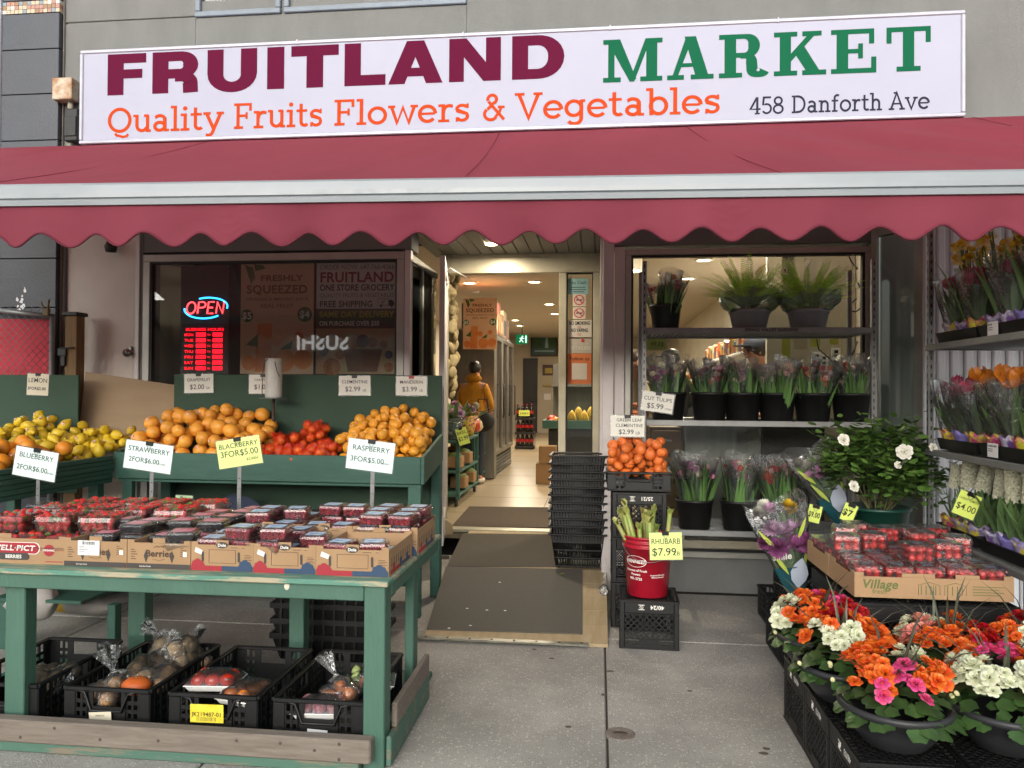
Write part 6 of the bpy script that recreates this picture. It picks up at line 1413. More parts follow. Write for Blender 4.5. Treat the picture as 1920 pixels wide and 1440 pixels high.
price_card('white card reading cut tulips on the trolley post', (1205, 733), (1264, 741), (1201, 768), 5.25, [('CUT TULIPS', .19, .5, .58, 'C', 0), ('$5.99', .27, .44, .16, 'C', 0), ('+TAX', .1, .74, .16, 'L', 0)], paper)
# ferns
fern_m = pm('fern_green', 'acd84c', .5, 'bfe460', 8, island=.2, trans=.25)
def frond(m, p, d_, l, rg):
    side = d_.cross(V((0, 0, 1))).normalized(); pts = []; n = 12; q = V(p); d2 = V(d_)
    for i in range(n+1): pts.append(q.copy()); q = q+d2*(l/n); d2 = (d2+V((d_.x*.05, d_.y*.05, -.045))).normalized()
    m.tube(pts, [.0022*(1-.8*i/n) for i in range(n+1)], 4, caps=False)
    for i in range(2, n+1):
        for s in (-1, 1):
            for o in (0, .5):
                pp = pts[i].lerp(pts[i-1], o); wl_ = .036*sin(pi*min(.12+.88*(i-o)/n, .97))**.7+.004; dd_ = (side*s+(pts[i]-pts[i-1]).normalized()*.35+V((0, 0, .15))).normalized()
                m.blade([pp, pp+dd_*wl_*.5, pp+dd_*wl_], [.0022, .003, .0005], (pts[i]-pts[i-1]), sm=False)
pot_g = pm('grey_pot', '85868a', .5, '7a7b7f', 6)
fern_wrap = film('fern_wrap', 'c4c6ca', .14, 1.2, .15, 'a4a6aa', wrinkle=.7, ws=18)
for i, px in enumerate((1407, 1518)):
    x = X_(px, 5.42, 590); z = zsh[2]+.012; t = thing('potted_fern', ('bright green fern in a grey pot at the middle of the top shelf', 'bright green fern in a grey pot at the window end of the top shelf')[i], 'fern', (x, 5.46, z), 0, 'potted ferns'); rg2 = random.Random(60+i)
    m = MB(); m.lathe([(0, 0), (.105, 0), (.11, .01), (.133, .125), (.142, .128), (.143, .15), (.135, .152), (.125, .13), (0, .12)], 28); m.build('pot', pot_g, t, world=False)
    m = MB()
    for k in range(85): a = rg2.uniform(0, 6.3); e = rg2.uniform(.5, 1.4); frond(m, (.04*cos(a), .04*sin(a), .16), V((cos(a)*cos(e), sin(a)*cos(e), sin(e))).normalized(), rg2.uniform(.26, .40), rg2)
    m.build('fronds', fern_m, t, world=False)
    m = MB(); n = 28; vs = []
    for a_, (r, zz) in enumerate(((.12, .13), (.165, .15), (.205, .20), (.212, .24), (.20, .27), (.205, .285))):
        for k in range(n): th_ = 2*pi*k/n; rr = r*(1+.05*sin(th_*5+a_*.7+i)+.03*sin(th_*11)); vs.append((rr*cos(th_), rr*.8*sin(th_), zz+.012*sin(th_*3+i)))
    m.add(vs, [(a_*n+k, a_*n+(k+1) % n, (a_+1)*n+(k+1) % n, (a_+1)*n+k) for a_ in range(5) for k in range(n)], sm=True); m.build('plastic_wrap', fern_wrap, t, world=False)
    m = MB(); m.tube([(0, 0, .2), (0, 0, .46)]+[(.022*sin(R(a)), 0, .485-.022*cos(R(a))) for a in range(0, 300, 30)], .004, 6); m.build('hanger', white_p, t, world=False)
# ================================================================ right rack of potted bulbs
white_rib = pm('white_ribbed', 'c9ccd2', .45); m = MB(); x = 2.12
while x < 3.6: m.box((x, 5.32, 0), (x+.05, 5.35, 2.72), .01); m.box((x+.0505, 5.34, 0), (x+.085, 5.36, 2.72), .004); x += .0855
m.build('corrugated_panel', white_rib, label='white ribbed metal wall panel behind the right flower rack', cat='panel', loc=(2.8, 5.35, 0))
qx0, qx1, qy0, qy1 = 1.87, 2.42, 3.05, 4.66
rr = thing('bulb_rack', 'tall metal flower rack of potted spring bulbs at the right end', 'rack', (2.2, 3.9, 0))
for x in (qx0, qx1-.03):
    for y in (qy0, qy1-.03): MB().box((x, y, .1), (x+.03, y+.03, 2.5), .003).build('post', galv, rr)
m = MB()
for k in range(46):
    m.box((qx0+.011, qy1-.0308, .15+k*.05), (qx0+.019, qy1-.029, .172+k*.05), 0); m.box((qx0-.0008, qy1-.02, .15+k*.05), (qx0+.001, qy1-.012, .172+k*.05), 0)
m.build('post_slots', dark, rr)
zq = (.70, 1.175, 1.765)
for z in zq:
    m = MB(); m.box((qx0-.02, qy0+.001, z-.015), (qx0, qy1-.031, z+.02), .003); m.box((qx1, qy0, z-.015), (qx1+.02, qy1, z+.02), .003)
    for y in (qy0+.03, qy1-.055): m.box((qx0+.001, y, z-.012), (qx1-.001, y+.024, z+.012), .002)
    for k in range(40): y = qy0+.06+k*.037; m.box((qx0+.0005, y, z-.004), (qx1-.0005, y+.012, z+.002), 0)
    m.build('shelf', MATS['shelf_galv'], rr)
# pots
wraps = [pm('wrap_lilac', '8f86b8', .4, 'c9b93a', 30, .2, .3, 40), pm('wrap_pattern', 'b8b4c8', .4, '7d5aa0', 28, .15, .3, 40), pm('wrap_pink', 'a83a6a', .4, 'c9c03a', 26, .2, .3, 40), pm('wrap_violet', '6b5ca0', .4, '8f86c9', 20, .5, .3, 40)]
daff_y = pm('daffodil_yellow', 'ecd03a', .5, island=.12, trans=.2); daff_p = pm('daffodil_petal', 'efe6a0', .5, island=.12, trans=.25); hya_p = pm('hyacinth_pink', 'a8305a', .5, island=.25, trans=.15); hya_b = pm('hyacinth_blue', '33346e', .5, island=.3, trans=.1); hya_w = pm('hyacinth_white', 'dedcc2', .5, island=.1, trans=.2); tul_o = pm('tulip_bright_orange', 'd98a1c', .45, 'c9641c', 30, .8, trans=.2); tul_p = pm('tulip_magenta', 'b02050', .5, island=.2, trans=.15)
bleaf = pm('bulb_leaf', '5a7848', .45, '6f8d58', 5, island=.25, trans=.12); stem_g = pm('green_stem', '5b7a38', .5)
def daff_head():
    m = MB()
    for k in range(6):
        a = k*pi/3; d_ = V((cos(a), sin(a), 0)); m.blade([d_*.004, d_*.018+V((0, 0, .004)), d_*.036+V((0, 0, -.002))], [.006, .014, .002], (-sin(a), cos(a), 0), 1, fold=.15)
    m.lathe([(.005, 0), (.011, .006), (.012, .018), (.0165, .027), (.0155, .027), (.010, .016), (.003, .006)], 12); return mesh(m, 'daffodil_head', [daff_y, daff_p])
def hya_head(mat, n=70, l=.12):
    m = MB(); rg2 = random.Random(n)
    for k in range(n):
        f = k/n; a = k*2.4; z = f*l; r = .024*(1-.35*f); c = V((r*cos(a), r*sin(a), z)); o = V((cos(a), sin(a), .25)).normalized()
        for j in range(5): b_ = j*1.257+k; t1 = o.orthogonal().normalized(); t2 = o.cross(t1); e = (t1*cos(b_)+t2*sin(b_)); m.blade([c, c+o*.008+e*.007, c+o*.006+e*.016], [.003, .0042, .001], o.cross(e), sm=False)
    return mesh(m, 'hyacinth_head', mat)
D_H = daff_head(); H_P, H_B, H_W = hya_head(hya_p), hya_head(hya_b, 71), hya_head(hya_w, 72); T_O = mesh(tulip_head(.03, .25), 'tulip_head', tul_o); T_M = mesh(tulip_head(.026, .15), 'tulip_head', tul_p)
rg = random.Random(77)
def pot_mesh(mt):
    m = MB(); n = 14; vs = []
    for r, z in ((.042, 0), (.058, .07), (.066, .088), (.05, .08)):
        for k in range(n*2): t = pi*k/n; q = r*(1+(.06 if z > .07 else .01)*sin(t*7)); vs.append((q*cos(t), q*sin(t), z+(.012*sin(t*7+1) if z > .08 else 0)))
    N_ = 2*n; m.add(vs, [(a*N_+k, a*N_+(k+1) % N_, (a+1)*N_+(k+1) % N_, (a+1)*N_+k) for a in range(3) for k in range(N_)]+[tuple(range(3*N_, 4*N_))], sm=True); return mesh(m, 'wrapped_pot', mt)
POTS = [pot_mesh(w) for w in wraps]
def strap(rg, n, h, w, spread, lean=V((0, 0, 0))):
    m = MB()
    for i in range(n):
        a = rg.uniform(0, 6.3); s = rg.uniform(.05, spread); l = h*rg.uniform(.6, 1.05); d_ = V((cos(a)*s, sin(a)*s, 1)).normalized(); b_ = (V((cos(a), sin(a), 0))*s*.5+lean)*l; p = V((.012*cos(a), .012*sin(a), .07))
        m.blade([p, p+d_*l*.4+b_*.15, p+d_*l*.75+b_*.5, p+d_*l+b_], [w*.7, w, w*.8, w*.1], (-sin(a)+rg.uniform(-.5, .5), cos(a), rg.uniform(-.3, .3)), fold=.3)
    return mesh(m, 'leaves', bleaf)
LV_T = [strap(rg, 9, .37, .009, .5, V((-.06, 0, 0))) for _ in range(4)]; LV_S = [strap(rg, 9, .2, .014, .5) for _ in range(3)]
PS = mesh(sleeve(rg, .26, .05, .12, .06), 'clear_sleeve', film('pot_sleeve', 'f9fafa', .03, 1.2, .12, wrinkle=.9, ws=20))
def potted(label, kind, x, y, z, group, sl=False):
    t = thing({'d': 'potted_daffodil', 'p': 'potted_hyacinth', 'b': 'potted_hyacinth', 'w': 'potted_hyacinth', 'o': 'potted_tulip', 'm': 'potted_tulip'}[kind], label, {'d': 'daffodil', 'o': 'tulip', 'm': 'tulip'}.get(kind, 'hyacinth'), (x, y, z), rg.uniform(-.5, .5), group); t.scale = (1.15,)*3
    prt(rg.choice(POTS), t, 'wrapped_pot', None, rot=(0, 0, rg.uniform(0, 6))); h = {'d': .43, 'o': .24, 'm': .20}.get(kind, .16)
    prt(rg.choice(LV_T if kind == 'd' else LV_S), t, 'leaves', None, rot=(0, 0, 0 if kind == 'd' else rg.uniform(0, 6)))
    n = {'d': 6, 'o': 3, 'm': 5}.get(kind, 1); m = MB()
    for k in range(n):
        a = rg.uniform(0, 6.3); r = rg.uniform(.01, .05 if kind != 'd' else .09) if n > 1 else 0; hz = .08+h*rg.uniform(.6 if kind == 'd' else .82, .95 if kind == 'd' else 1.05); p = V((r*cos(a)-(.03 if kind == 'd' else 0), r*sin(a), hz)); m.tube([(0, 0, .07), (p.x*.4, p.y*.4, hz*.6), p], .0035, 5)
        me = {'d': D_H, 'p': H_P, 'b': H_B, 'w': H_W, 'o': T_O, 'm': T_M}[kind]
        ro = (R(60)+rg.uniform(-.4, .4), rg.uniform(-.4, .4), R(-50)+rg.uniform(-1.2, 1.2)) if kind == 'd' else (rg.uniform(-.2, .2), rg.uniform(-.2, .2), rg.uniform(0, 6))
        prt(me, t, {'d': 'daffodil_head', 'o': 'tulip_head', 'm': 'tulip_head'}.get(kind, 'hyacinth_head'), None, p, ro, rg.uniform(.9, 1.15))
    m.build('stems', stem_g, t, world=False)
    if sl: prt(PS, t, 'clear_sleeve', None, rot=(0, 0, rg.uniform(0, 6)))
def tray_mesh(w, d, h):
    m = MB(); vs = [(sx*w/2*k, sy*d/2*k, z) for k, z in ((.94, 0), (1, h), (1.03, h), (1.03, h-.008), (1.0, h-.008), (.97, h), (.92, .004)) for sx, sy in ((-1, -1), (1, -1), (1, 1), (-1, 1))]
    m.add(vs[:20], [(0, 3, 2, 1)]+[(i*4+a, i*4+(a+1) % 4, (i+1)*4+(a+1) % 4, (i+1)*4+a) for i in range(2) for a in range(4)]); m.add(vs[20:], [(4, 5, 6, 7)]+[(a, 4+a, 4+(a+1) % 4, (a+1) % 4) for a in range(4)]); return mesh(m, 'tray_body', black_p)
TRM = tray_mesh(.40, .44, .062); lev = ('lowest', 'middle', 'upper'); pos = ('far', 'second', 'third', 'near')
for li, z in enumerate(zq):
    for k in range(3):
        y = qy1-.28-k*.475; t = thing('plant_tray', 'black plant tray on the %s shelf of the bulb rack, %s from the window' % (lev[li], ('first', 'second', 'third')[k]), 'tray', (2.10, y, z+.021), rg.uniform(-.03, .03), 'plant trays on the bulb rack'); prt(TRM, t, 'tray_body', None)
        if k == 1 and li > 0:
            m = MB(); M = frame((1.897, y+.06, z+.055), (0, -1, 0), (0, 0, 1)); m.box((-.05, -.03, 0), (.05, .038, .001), 0, 0, M); L_ = m.build('paper_label', label_white, t)
            m = MB(); m.text('DOUBLE MIX' if li == 1 else 'BULBS', M @ V((-.042, .02, .0012)), (0, -1, 0), (0, 0, 1), .013, 0, 'L', True, .0006)
            for q in range(2): m.box((-.042, .008-.01*q, .001), (.0, .011-.01*q, .0016), 0, 0, M)
            m.build('print', ink, L_)
        for i in range(3):
            for j in range(3):
                kd = {2: 'dddddbddd', 1: 'pombowobp', 0: 'wwwbwwwmw'}[li][(i+2*j+k*2) % 9] if not (li == 1 and k == 1 and i == 0 and j < 2) else 'o'
                kd = 'mpm'[(j+k) % 3] if li == 2 and i == 0 and (j+k) % 2 == 0 else kd; x_, y_ = 2.10+(-.125+.125*i), y+(.14-.14*j); nm_ = {'d': 'yellow daffodil', 'p': 'pink hyacinth', 'b': 'deep blue hyacinth', 'w': 'white hyacinth', 'o': 'orange tulip', 'm': 'magenta tulip'}[kd]
                potted('%s in wrapped pot, %s tray from the window, %s shelf' % (nm_, ('first', 'second', 'third')[k], lev[li]), kd, x_+rg.uniform(-.01, .01), y_+rg.uniform(-.01, .01), z+.027, nm_+' pots on the bulb rack', sl=(i == 0 and rg.random() < .6 and kd not in 'dw'))
# extra white hyacinths showing beside the cherry tomato card
# ---------------------------------------------------------------- gardenia
gx, gy = X_(1650, 4.75, 880), 4.78; gz = Z_(965, 4.7, 1650)
gd = thing('gardenia_bush', 'dense dark green gardenia bush with white blooms in a green pot', 'shrub', (gx, gy, gz)); rg = random.Random(17)
m = MB(); m.lathe([(0, 0), (.13, 0), (.15, .02), (.17, .15), (.18, .152), (.18, .17), (.16, .17), (0, .14)], 24, (gx, gy, gz-.13)); m.build('pot', pm('green_pot', '123a30', .4), gd)
m = MB(); lm = MB(); tips = []
for i in range(34):
    a = rg.uniform(0, 6.3); s = rg.uniform(.1, 1.1); p = V((gx+.06*cos(a), gy+.06*sin(a), gz+.02)); q = V((gx+cos(a)*.34*s, gy+sin(a)*.24*s, gz+.18+rg.uniform(.0, .34)*(1.15-.35*s))); md = p.lerp(q, .5)+V((0, 0, .04)); m.tube([p, md, q], [.006, .004, .002], 5, caps=False); tips.append((md, q))
m.build('branches', pm('green_wood', '5b5a3a', .8), gd)
for md, q in tips:
    for k in range(58):
        f = rg.random(); c = md.lerp(q, f**.6)+V((rg.gauss(0, .06), rg.gauss(0, .06), rg.gauss(.01, .05))); a = rg.uniform(0, 6.3); d_ = V((cos(a), sin(a), rg.uniform(-.2, .9))).normalized(); l = rg.uniform(.045, .075); w = l*.36
        lm.blade([c, c+d_*l*.35, c+d_*l*.75+V((0, 0, -.003)), c+d_*l+V((0, 0, -.008))], [.002, w*.9, w*.8, .001], (-sin(a)+rg.uniform(-.5, .5), cos(a)+rg.uniform(-.5, .5), rg.uniform(-.4, .4)), fold=.3)
lm.build('foliage', pm('gardenia_leaf', '43622c', .28, '5b7a3a', 6, island=.5, spec=.6, trans=.12), gd)
def rosette(r, n1, mat, rg, nm='blossom', cup=.6):
    m = MB()
    for lay, (n, rad, tilt, ln) in enumerate(((n1, 1.0, .15, 1.0), (n1-1, .72, .55, .8), (max(n1-2, 3), .42, 1.0, .6), (3, .16, 1.35, .42))):
        for k in range(n):
            a = 2*pi*k/n+lay*.7+rg.uniform(-.15, .15); o = V((cos(a), sin(a), 0)); up_ = V((0, 0, 1)); l = r*ln*rg.uniform(.9, 1.1); b0 = o*r*rad*.25+up_*r*.1*lay; d_ = (o*cos(tilt)+up_*sin(tilt)); w = l*.48
            m.blade([b0, b0+d_*l*.4, b0+d_*l*.8+up_*r*.06, b0+d_*l+up_*r*(.0 if lay else -.08)], [w*.35, w*.95, w*.9, w*.25], (-sin(a), cos(a), 0), fold=.25*cup)
    return mesh(m, nm, mat)
gw = pm('gardenia_white', 'e8e6da', .5, trans=.15); GW = rosette(.045, 7, gw, rg)
for px, py, s in ((1582, 825, .65), (1696, 848, .85), (1601, 912, .6), (1684, 872, .4), (1750, 840, .5)):
    p = PY(px, py, gy-.24); prt(GW, gd, 'blossom', None, V((p.x-gx, p.y-gy, p.z-gz)), (R(70), 0, rg.uniform(-.4, .4)), s)
milk('black milk crate under the gardenia pot', gx-.02, gy+.02, gz-.13-MH-.003, .05); milk('black milk crate on the ground under the gardenia', gx-.02, gy+.02, .0, .0)
# ---------------------------------------------------------------- bouquets
bw = film('bouquet_wrap', 'f7f8f8', .05, 1.3, .12, wrinkle=.9, ws=16); teal = pm('teal_wrap', '14444c', .4, '1a525a', 6, .8, .2, 30); lime_l = pm('lime_print', 'a8b84a', .5); pale_l = pm('pale_leaf_print', 'aab4c4', .5)
mum_p = pm('mum_purple', '7a3566', .6, '9a5a8c', 20, island=.25); mum_l = pm('mum_lilac', 'c9a8c4', .6, island=.2); mum_y = pm('mum_yellow', 'd0b030', .6, island=.2); mum_w = pm('mum_white', 'dcdccc', .6, island=.1); mum_k = pm('mum_pink', 'cf9ac0', .6, island=.2)
def mum(r, mat, rg, n=150, nm='chrysanthemum'):
    m = MB()
    for k in range(n):
        f = (k+.5)/n; th_ = math.acos(1-1.25*f); a = k*2.4; d_ = V((sin(th_)*cos(a), sin(th_)*sin(a), cos(th_))); l = r*rg.uniform(.85, 1.1); m.blade([d_*r*.15, d_*l*.6, d_*l+V((0, 0, .06*r))], [r*.06, r*.12, r*.04], d_.cross(V((.3, .2, 1))), sm=False)
    return mesh(m, nm, mat)
MU = {c: mum(.05, mt, rg) for c, mt in (('p', mum_p), ('l', mum_l), ('y', mum_y), ('w', mum_w), ('k', mum_k))}
def bouquet(label, base, top, R1, heads, word=None):
    base, top = V(base), V(top); ax = (top-base); L_ = ax.length; t = thing('bouquet', label, 'bouquet', tuple(base), 0, 'wrapped bouquets'); zz_ = ax.normalized(); yy_ = (V((0, 1, 0))-zz_*zz_.y).normalized(); q = Matrix((yy_.cross(zz_), yy_, zz_)).transposed().to_quaternion(); t.rotation_euler = q.to_euler(); W[t] = Matrix.Translation(base) @ q.to_matrix().to_4x4()
    m = MB(); rg2 = random.Random(len(label))
    for k in range(26): a = rg2.uniform(0, 6.3); s = rg2.uniform(.1, .8); l = L_*rg2.uniform(.55, .9); e = V((cos(a)*R1*s, sin(a)*R1*s, l)); m.blade([(0, 0, .03), e*.5, e*.85, e], [.004, .018, .014, .002], (-sin(a), cos(a), .3), fold=.3)
    m.build('foliage', bleaf, t, world=False)
    for c, x, y, z, s in heads: prt(MU[c], t, 'flower_head', None, (x, y, z), (rg2.uniform(-.4, .4)+.5, rg2.uniform(-.4, .4), rg2.uniform(0, 6)), s)
    def cone(f0, f1, mt, nm, k=0):
        m = MB(); n, kk = 28, 8; vs = []
        for a in range(kk+1):
            f = f0+(f1-f0)*a/kk
            for b_ in range(n): th_ = 2*pi*b_/n; r = (.025+(R1-.025)*min(f*1.05, 1)**.85)*(1+.07*sin(4*th_+f*3)+.05*sin(9*th_+f*6))+k; vs.append((r*cos(th_), r*sin(th_)*.8, L_*f*(1+(.07*sin(2*th_+.6) if f > .9 else 0))))
        m.add(vs, [(a*n+b_, a*n+(b_+1) % n, (a+1)*n+(b_+1) % n, (a+1)*n+b_) for a in range(kk) for b_ in range(n)], sm=True); return m.build(nm, mt, t, world=False)
    cone(.0, 1.0, bw, 'clear_wrap'); cone(.0, .36, teal, 'teal_wrap', .003)
    m = MB()
    for a, f, l, w in ((-1.5, .16, .16, .05), (-1.9, .3, .14, .012), (-1.0, .3, .15, .012), (-1.2, .6, .12, .012), (-2.1, .55, .12, .012)):
        pts = []
        for k in range(5): ff = f+l/L_*k/4; r = (.025+(R1-.025)*min(ff*1.05, 1)**.85)*1.11+.006; aa = a+.12*k*(1 if a > -1.6 else -1); pts.append(V((r*cos(aa), r*sin(aa)*.8, L_*ff)))
        m.blade(pts, [w*.1, w*.8, w, w*.7, .001], (-sin(a), cos(a)*.8, 0), 1 if w > .03 else 0)
    m.build('leaf_print', [lime_l, pale_l], t, world=False)
    if word:
        m = MB(); q2 = MB(); q2.text(word, (0, 0, 0), (1, 0, 0), (0, 1, 0), .05, 0, 'C', True, 0, shear=.25); vs = []
        for x, y, _ in q2.v: ff = .45+y/L_; r = (.025+(R1-.025)*min(ff*1.05, 1)**.85)*1.1+.008; aa = -pi/2-.45+x/r; vs.append((r*cos(aa), r*sin(aa)*.8, L_*ff))
        m.add(vs, q2.f); m.build('lettering', wht, t, world=False)
Yq = 4.55; b0, b1 = PY(1498, 1130, Yq), PY(1452, 938, Yq+.05)
bouquet('purple chrysanthemum bouquet in clear wrap with teal base at the front', b0, b1, .17, [('p', -.05, -.08, .33, 1.3), ('p', .05, -.09, .32, 1.35), ('p', .0, -.06, .36, 1.2), ('p', .10, -.04, .34, 1.1), ('p', -.11, -.04, .36, 1.1), ('l', -.06, -.08, .43, 1.2), ('l', .06, -.08, .42, 1.2), ('l', .0, -.1, .42, 1.0), ('y', .06, -.02, .54, .9), ('w', -.10, 0, .53, .9), ('k', -.03, 0, .54, .9), ('w', -.06, .03, .56, .9), ('y', .09, .02, .52, .8)], 'Smile')
b0, b1 = PY(1580, 985, 5.0), PY(1515, 838, 5.1)
bouquet('pink and cream bouquet in teal wrap leaning beside the gardenia', b0, b1, .16, [('w', -.05, -.06, .40, 1.1), ('w', .03, -.07, .42, 1.1), ('k', .0, -.1, .34, 1.1), ('k', .07, -.08, .34, 1.0), ('k', -.07, -.06, .34, 1.0), ('w', -.09, 0, .43, .9), ('l', .08, -.02, .4, .9)])
for i, (x, y, w_2, lab) in enumerate(((1.28, 5.12, 0, 'black slotted crate on the ground below the flower trolley end'), (1.20, 4.48, 0, 'black slotted crate holding the purple bouquet upright'))):
    t = thing('produce_crate', lab, 'crate', (x, y, .001), 0, 'black crates at the right'); prt(me_cr, t, 'crate_body', None)
milk('black milk crate standing behind the purple bouquet', 1.30, 4.93, .20, .1); 
price_card('small lime card reading nine dollars behind the tomato punnets', (1507, 944), (1531, 950), (1511, 976), 4.7, [('$9.00', .3, .5, .3, 'C', 1)], lime); price_card('small lime card at the foot of the gardenia', (1574, 939), (1597, 948), (1574, 972), 4.6, [('$7', .35, .4, .3, 'C', 1)], lime)
# ---------------------------------------------------------------- cherry tomatoes
tz = .60; tX0, tX1 = 1.135, 1.80
ctm = pm('cherry_tomato_skin', 'cc1c20', .18, 'd62a22', 20, rand=.12, coat=.4); CTM = fruit_mesh(.0165, .97, ctm, dim=.05, seed=50, n=12, k=8)
CS = shell_mesh(.128, .118, .082, .94); me_cs = mesh(CS, 'punnet_shell', clear); me_cl = lab_mesh(.05, .04, .083, film('clear_label', 'ccd0d8', .35, .8, .2, 'aab2c4'))
rg = random.Random(91)
def tomato_box(label, x, y, z, rz):
    t = thing('tomato_punnet', label, 'punnet', (x, y, z), rz, 'cherry tomato punnets')
    for lv in range(2):
        for i in range(3):
            for j in range(3):
                if lv == 0 and i == 1 and j > 0: continue
                prt(CTM, t, 'cherry_tomato', None, ((-.038+.038*i)+rg.uniform(-.004, .004), (-.034+.034*j)+rg.uniform(-.004, .004), .02+lv*.032+rg.uniform(-.003, .003)), (rg.uniform(0, 6), rg.uniform(0, 6), 0), rg.uniform(.92, 1.08))
    prt(me_cs, t, 'punnet_shell', None); prt(me_cl, t, 'label', None)
olive = pm('olive_print', '5f6a3a', .7)
def tom_flat(label, y0, y1, front):
    t = thing('tomato_flat', label, 'cardboard box', ((tX0+tX1)/2, y0, tz)); m = MB(); k = .005; h = .092
    m.box((tX0, y0, tz), (tX1, y1, tz+k), 0)
    for (a, b_) in (((tX0, y0), (tX1, y0+k)), ((tX0, y1-k), (tX1, y1)), ((tX0, y0+k), (tX0+k, y1-k)), ((tX1-k, y0+k), (tX1, y1-k))): m.box((a[0], a[1], tz+k), (b_[0], b_[1], tz+h), 0)
    for a, b_ in ((tX0, tX0+.04), (tX0+.2, tX0+.34), (tX1-.24, tX1-.14), (tX1-.04, tX1)): m.box((a, y0, tz+h), (b_, y0+k, tz+h+.018), .002)
    for a, b_ in ((y0+k, y0+.06), (y1-.1, y1-k)): m.box((tX0, a, tz+h), (tX0+k, b_, tz+h+.018), .002)
    m.build('tray', card, t)
    if front:
        m = MB(); u, v = (1, 0, 0), (0, 0, 1); m.text('Village', (tX0+.03, y0-.001, tz+.042), u, v, .055, 0, 'L', True, .0008, shear=.2); m.text('fresh', (tX0+.075, y0-.001, tz+.018), u, v, .03, 0, 'L', False, .0008)
        for i in range(2):
            x = tX0+.27+i*.11; m.tube([(x, y0-.0008, tz+.02), (x, y0-.0008, tz+.062), (x+.045, y0-.0008, tz+.075), (x+.09, y0-.0008, tz+.062), (x+.09, y0-.0008, tz+.02)], .0012, 4)
            for q in range(4): m.box((x+.01+.02*q, y0-.0012, tz+.02), (x+.014+.02*q, y0-.0002, tz+.06), 0)
        for q in range(4): m.box((tX1-.17, y0-.0012, tz+.06-.012*q), (tX1-.04-.02*(q % 2), y0-.0002, tz+.063-.012*q), 0)
        m.build('print', olive, t)
tom_flat('cardboard tomato tray with olive Village fresh print at the front', 3.58, 3.965, True); tom_flat('cardboard tomato tray behind the printed front tray', 3.975, 4.36, False)
cn = ('first', 'second', 'third', 'fourth', 'fifth'); rn = ('front', 'second', 'third', 'fourth', 'fifth', 'back')
for r_ in range(6):
    y = (3.65, 3.775, 3.90, 4.045, 4.17, 4.295)[r_]
    for c_ in range(5): tomato_box('cherry tomato punnet in the %s row, %s from the bouquet end' % (rn[r_], cn[c_]), tX0+.07+.131*c_, y, tz+.055, rg.uniform(-.03, .03))
for x, y, lab in ((1.27, 4.15, 'cherry tomato punnet raised alone on the back left of the trays'), (1.45, 3.72, 'cherry tomato punnet on top in the middle of the front tray'), (1.60, 4.05, 'cherry tomato punnet on top beside the lime price card'), (1.47, 4.17, 'cherry tomato punnet on top at the middle of the back tray'), (1.60, 4.20, 'cherry tomato punnet on top in the far back row'), (1.72, 3.95, 'cherry tomato punnet on top at the rack end'), (1.36, 4.28, 'cherry tomato punnet on top in front of the gardenia'), (1.60, 3.78, 'cherry tomato punnet on top of the front tray towards the rack'), (1.34, 3.98, 'cherry tomato punnet on top between the two trays'), (1.73, 4.22, 'cherry tomato punnet on top at the back corner by the rack'), (1.20, 3.92, 'cherry tomato punnet on top at the bouquet side edge')):
    tomato_box(lab, x, y, tz+.14, rg.uniform(-.25, .25))
for i, (x, y) in enumerate(((1.31, 3.76), (1.66, 3.76), (1.31, 4.12), (1.66, 4.12))):
    for k in range(2): milk('black milk crate under the %s tomato tray, %s, %s' % (('front', 'front', 'back', 'back')[i], ('bouquet side', 'rack side')[i % 2], ('ground level', 'upper level')[k]), x, y, .0+k*(MH+.003), rg.uniform(-.02, .02))
c = (Z_(915, 4.05, 1790)); price_card('lime yellow card reading cherry tomato four dollars', (1786, 914), (1826, 930), (1784, 960), 4.05, [('CHERRY TOMATO', .1, .5, .66, 'C', 0), ('$4.00', .26, .5, .25, 'C', 0)], lime)
# ---------------------------------------------------------------- begonia bowls on crates
cr_x = (1.035, 1.385, 1.735); cr_y = (2.835, 3.185, 3.535)
for i in range(3):
    for j in range(3):
        if j == 2 and i > 0: continue
        milk('black milk crate under the begonia bowls, %s row, %s column from the walkway' % (('front', 'middle', 'rear')[j], ('first', 'second', 'third')[i]), cr_x[i], cr_y[j], 0, rg.uniform(-.02, .02), '51/24' if j == 0 else None, 'milk crates under the begonias', side='48/03' if i == 0 else None)
bo = [pm('begonia_%s' % n, c, .45, c2, 40, .6, island=.1, trans=.25, hue=.012) for n, c, c2 in (('orange', 'e05a1e', 'e8742e'), ('white', 'e6e8d2', 'dfe2c0'), ('pink', 'd93a78', 'e0609a'), ('red', 'b01024', 'c01a30'), ('salmon', 'e08a80', 'e8a090'))]
rg = random.Random(55); BL = [[rosette(.029, 6, mt, rg), rosette(.025, 7, mt, rg)] for mt in bo]; bud = MB(); bud.ball((0, 0, 0), .009, 8, 6, (1, .8, 1.2)); BUD = mesh(bud, 'bud', pm('begonia_bud', 'd8d6a0', .5))
beg_leaf = pm('begonia_leaf', '31492a', .4, '42602f', 9, island=.35, spec=.5, trans=.1); spike_m = pm('dracaena_leaf', '44523a', .45, '4f4440', 3, island=.3)
bowl_m = pm('bowl_plastic', '27282b', .45, '2e2f32', 5, .8, .05, 60)
bm = MB(); bm.lathe([(0, 0), (.10, 0), (.108, .006), (.15, .06), (.172, .118), (.186, .12), (.190, .135), (.184, .146), (.170, .142), (.15, .115), (0, .11)], 40); BOWL = mesh(bm, 'bowl', bowl_m)
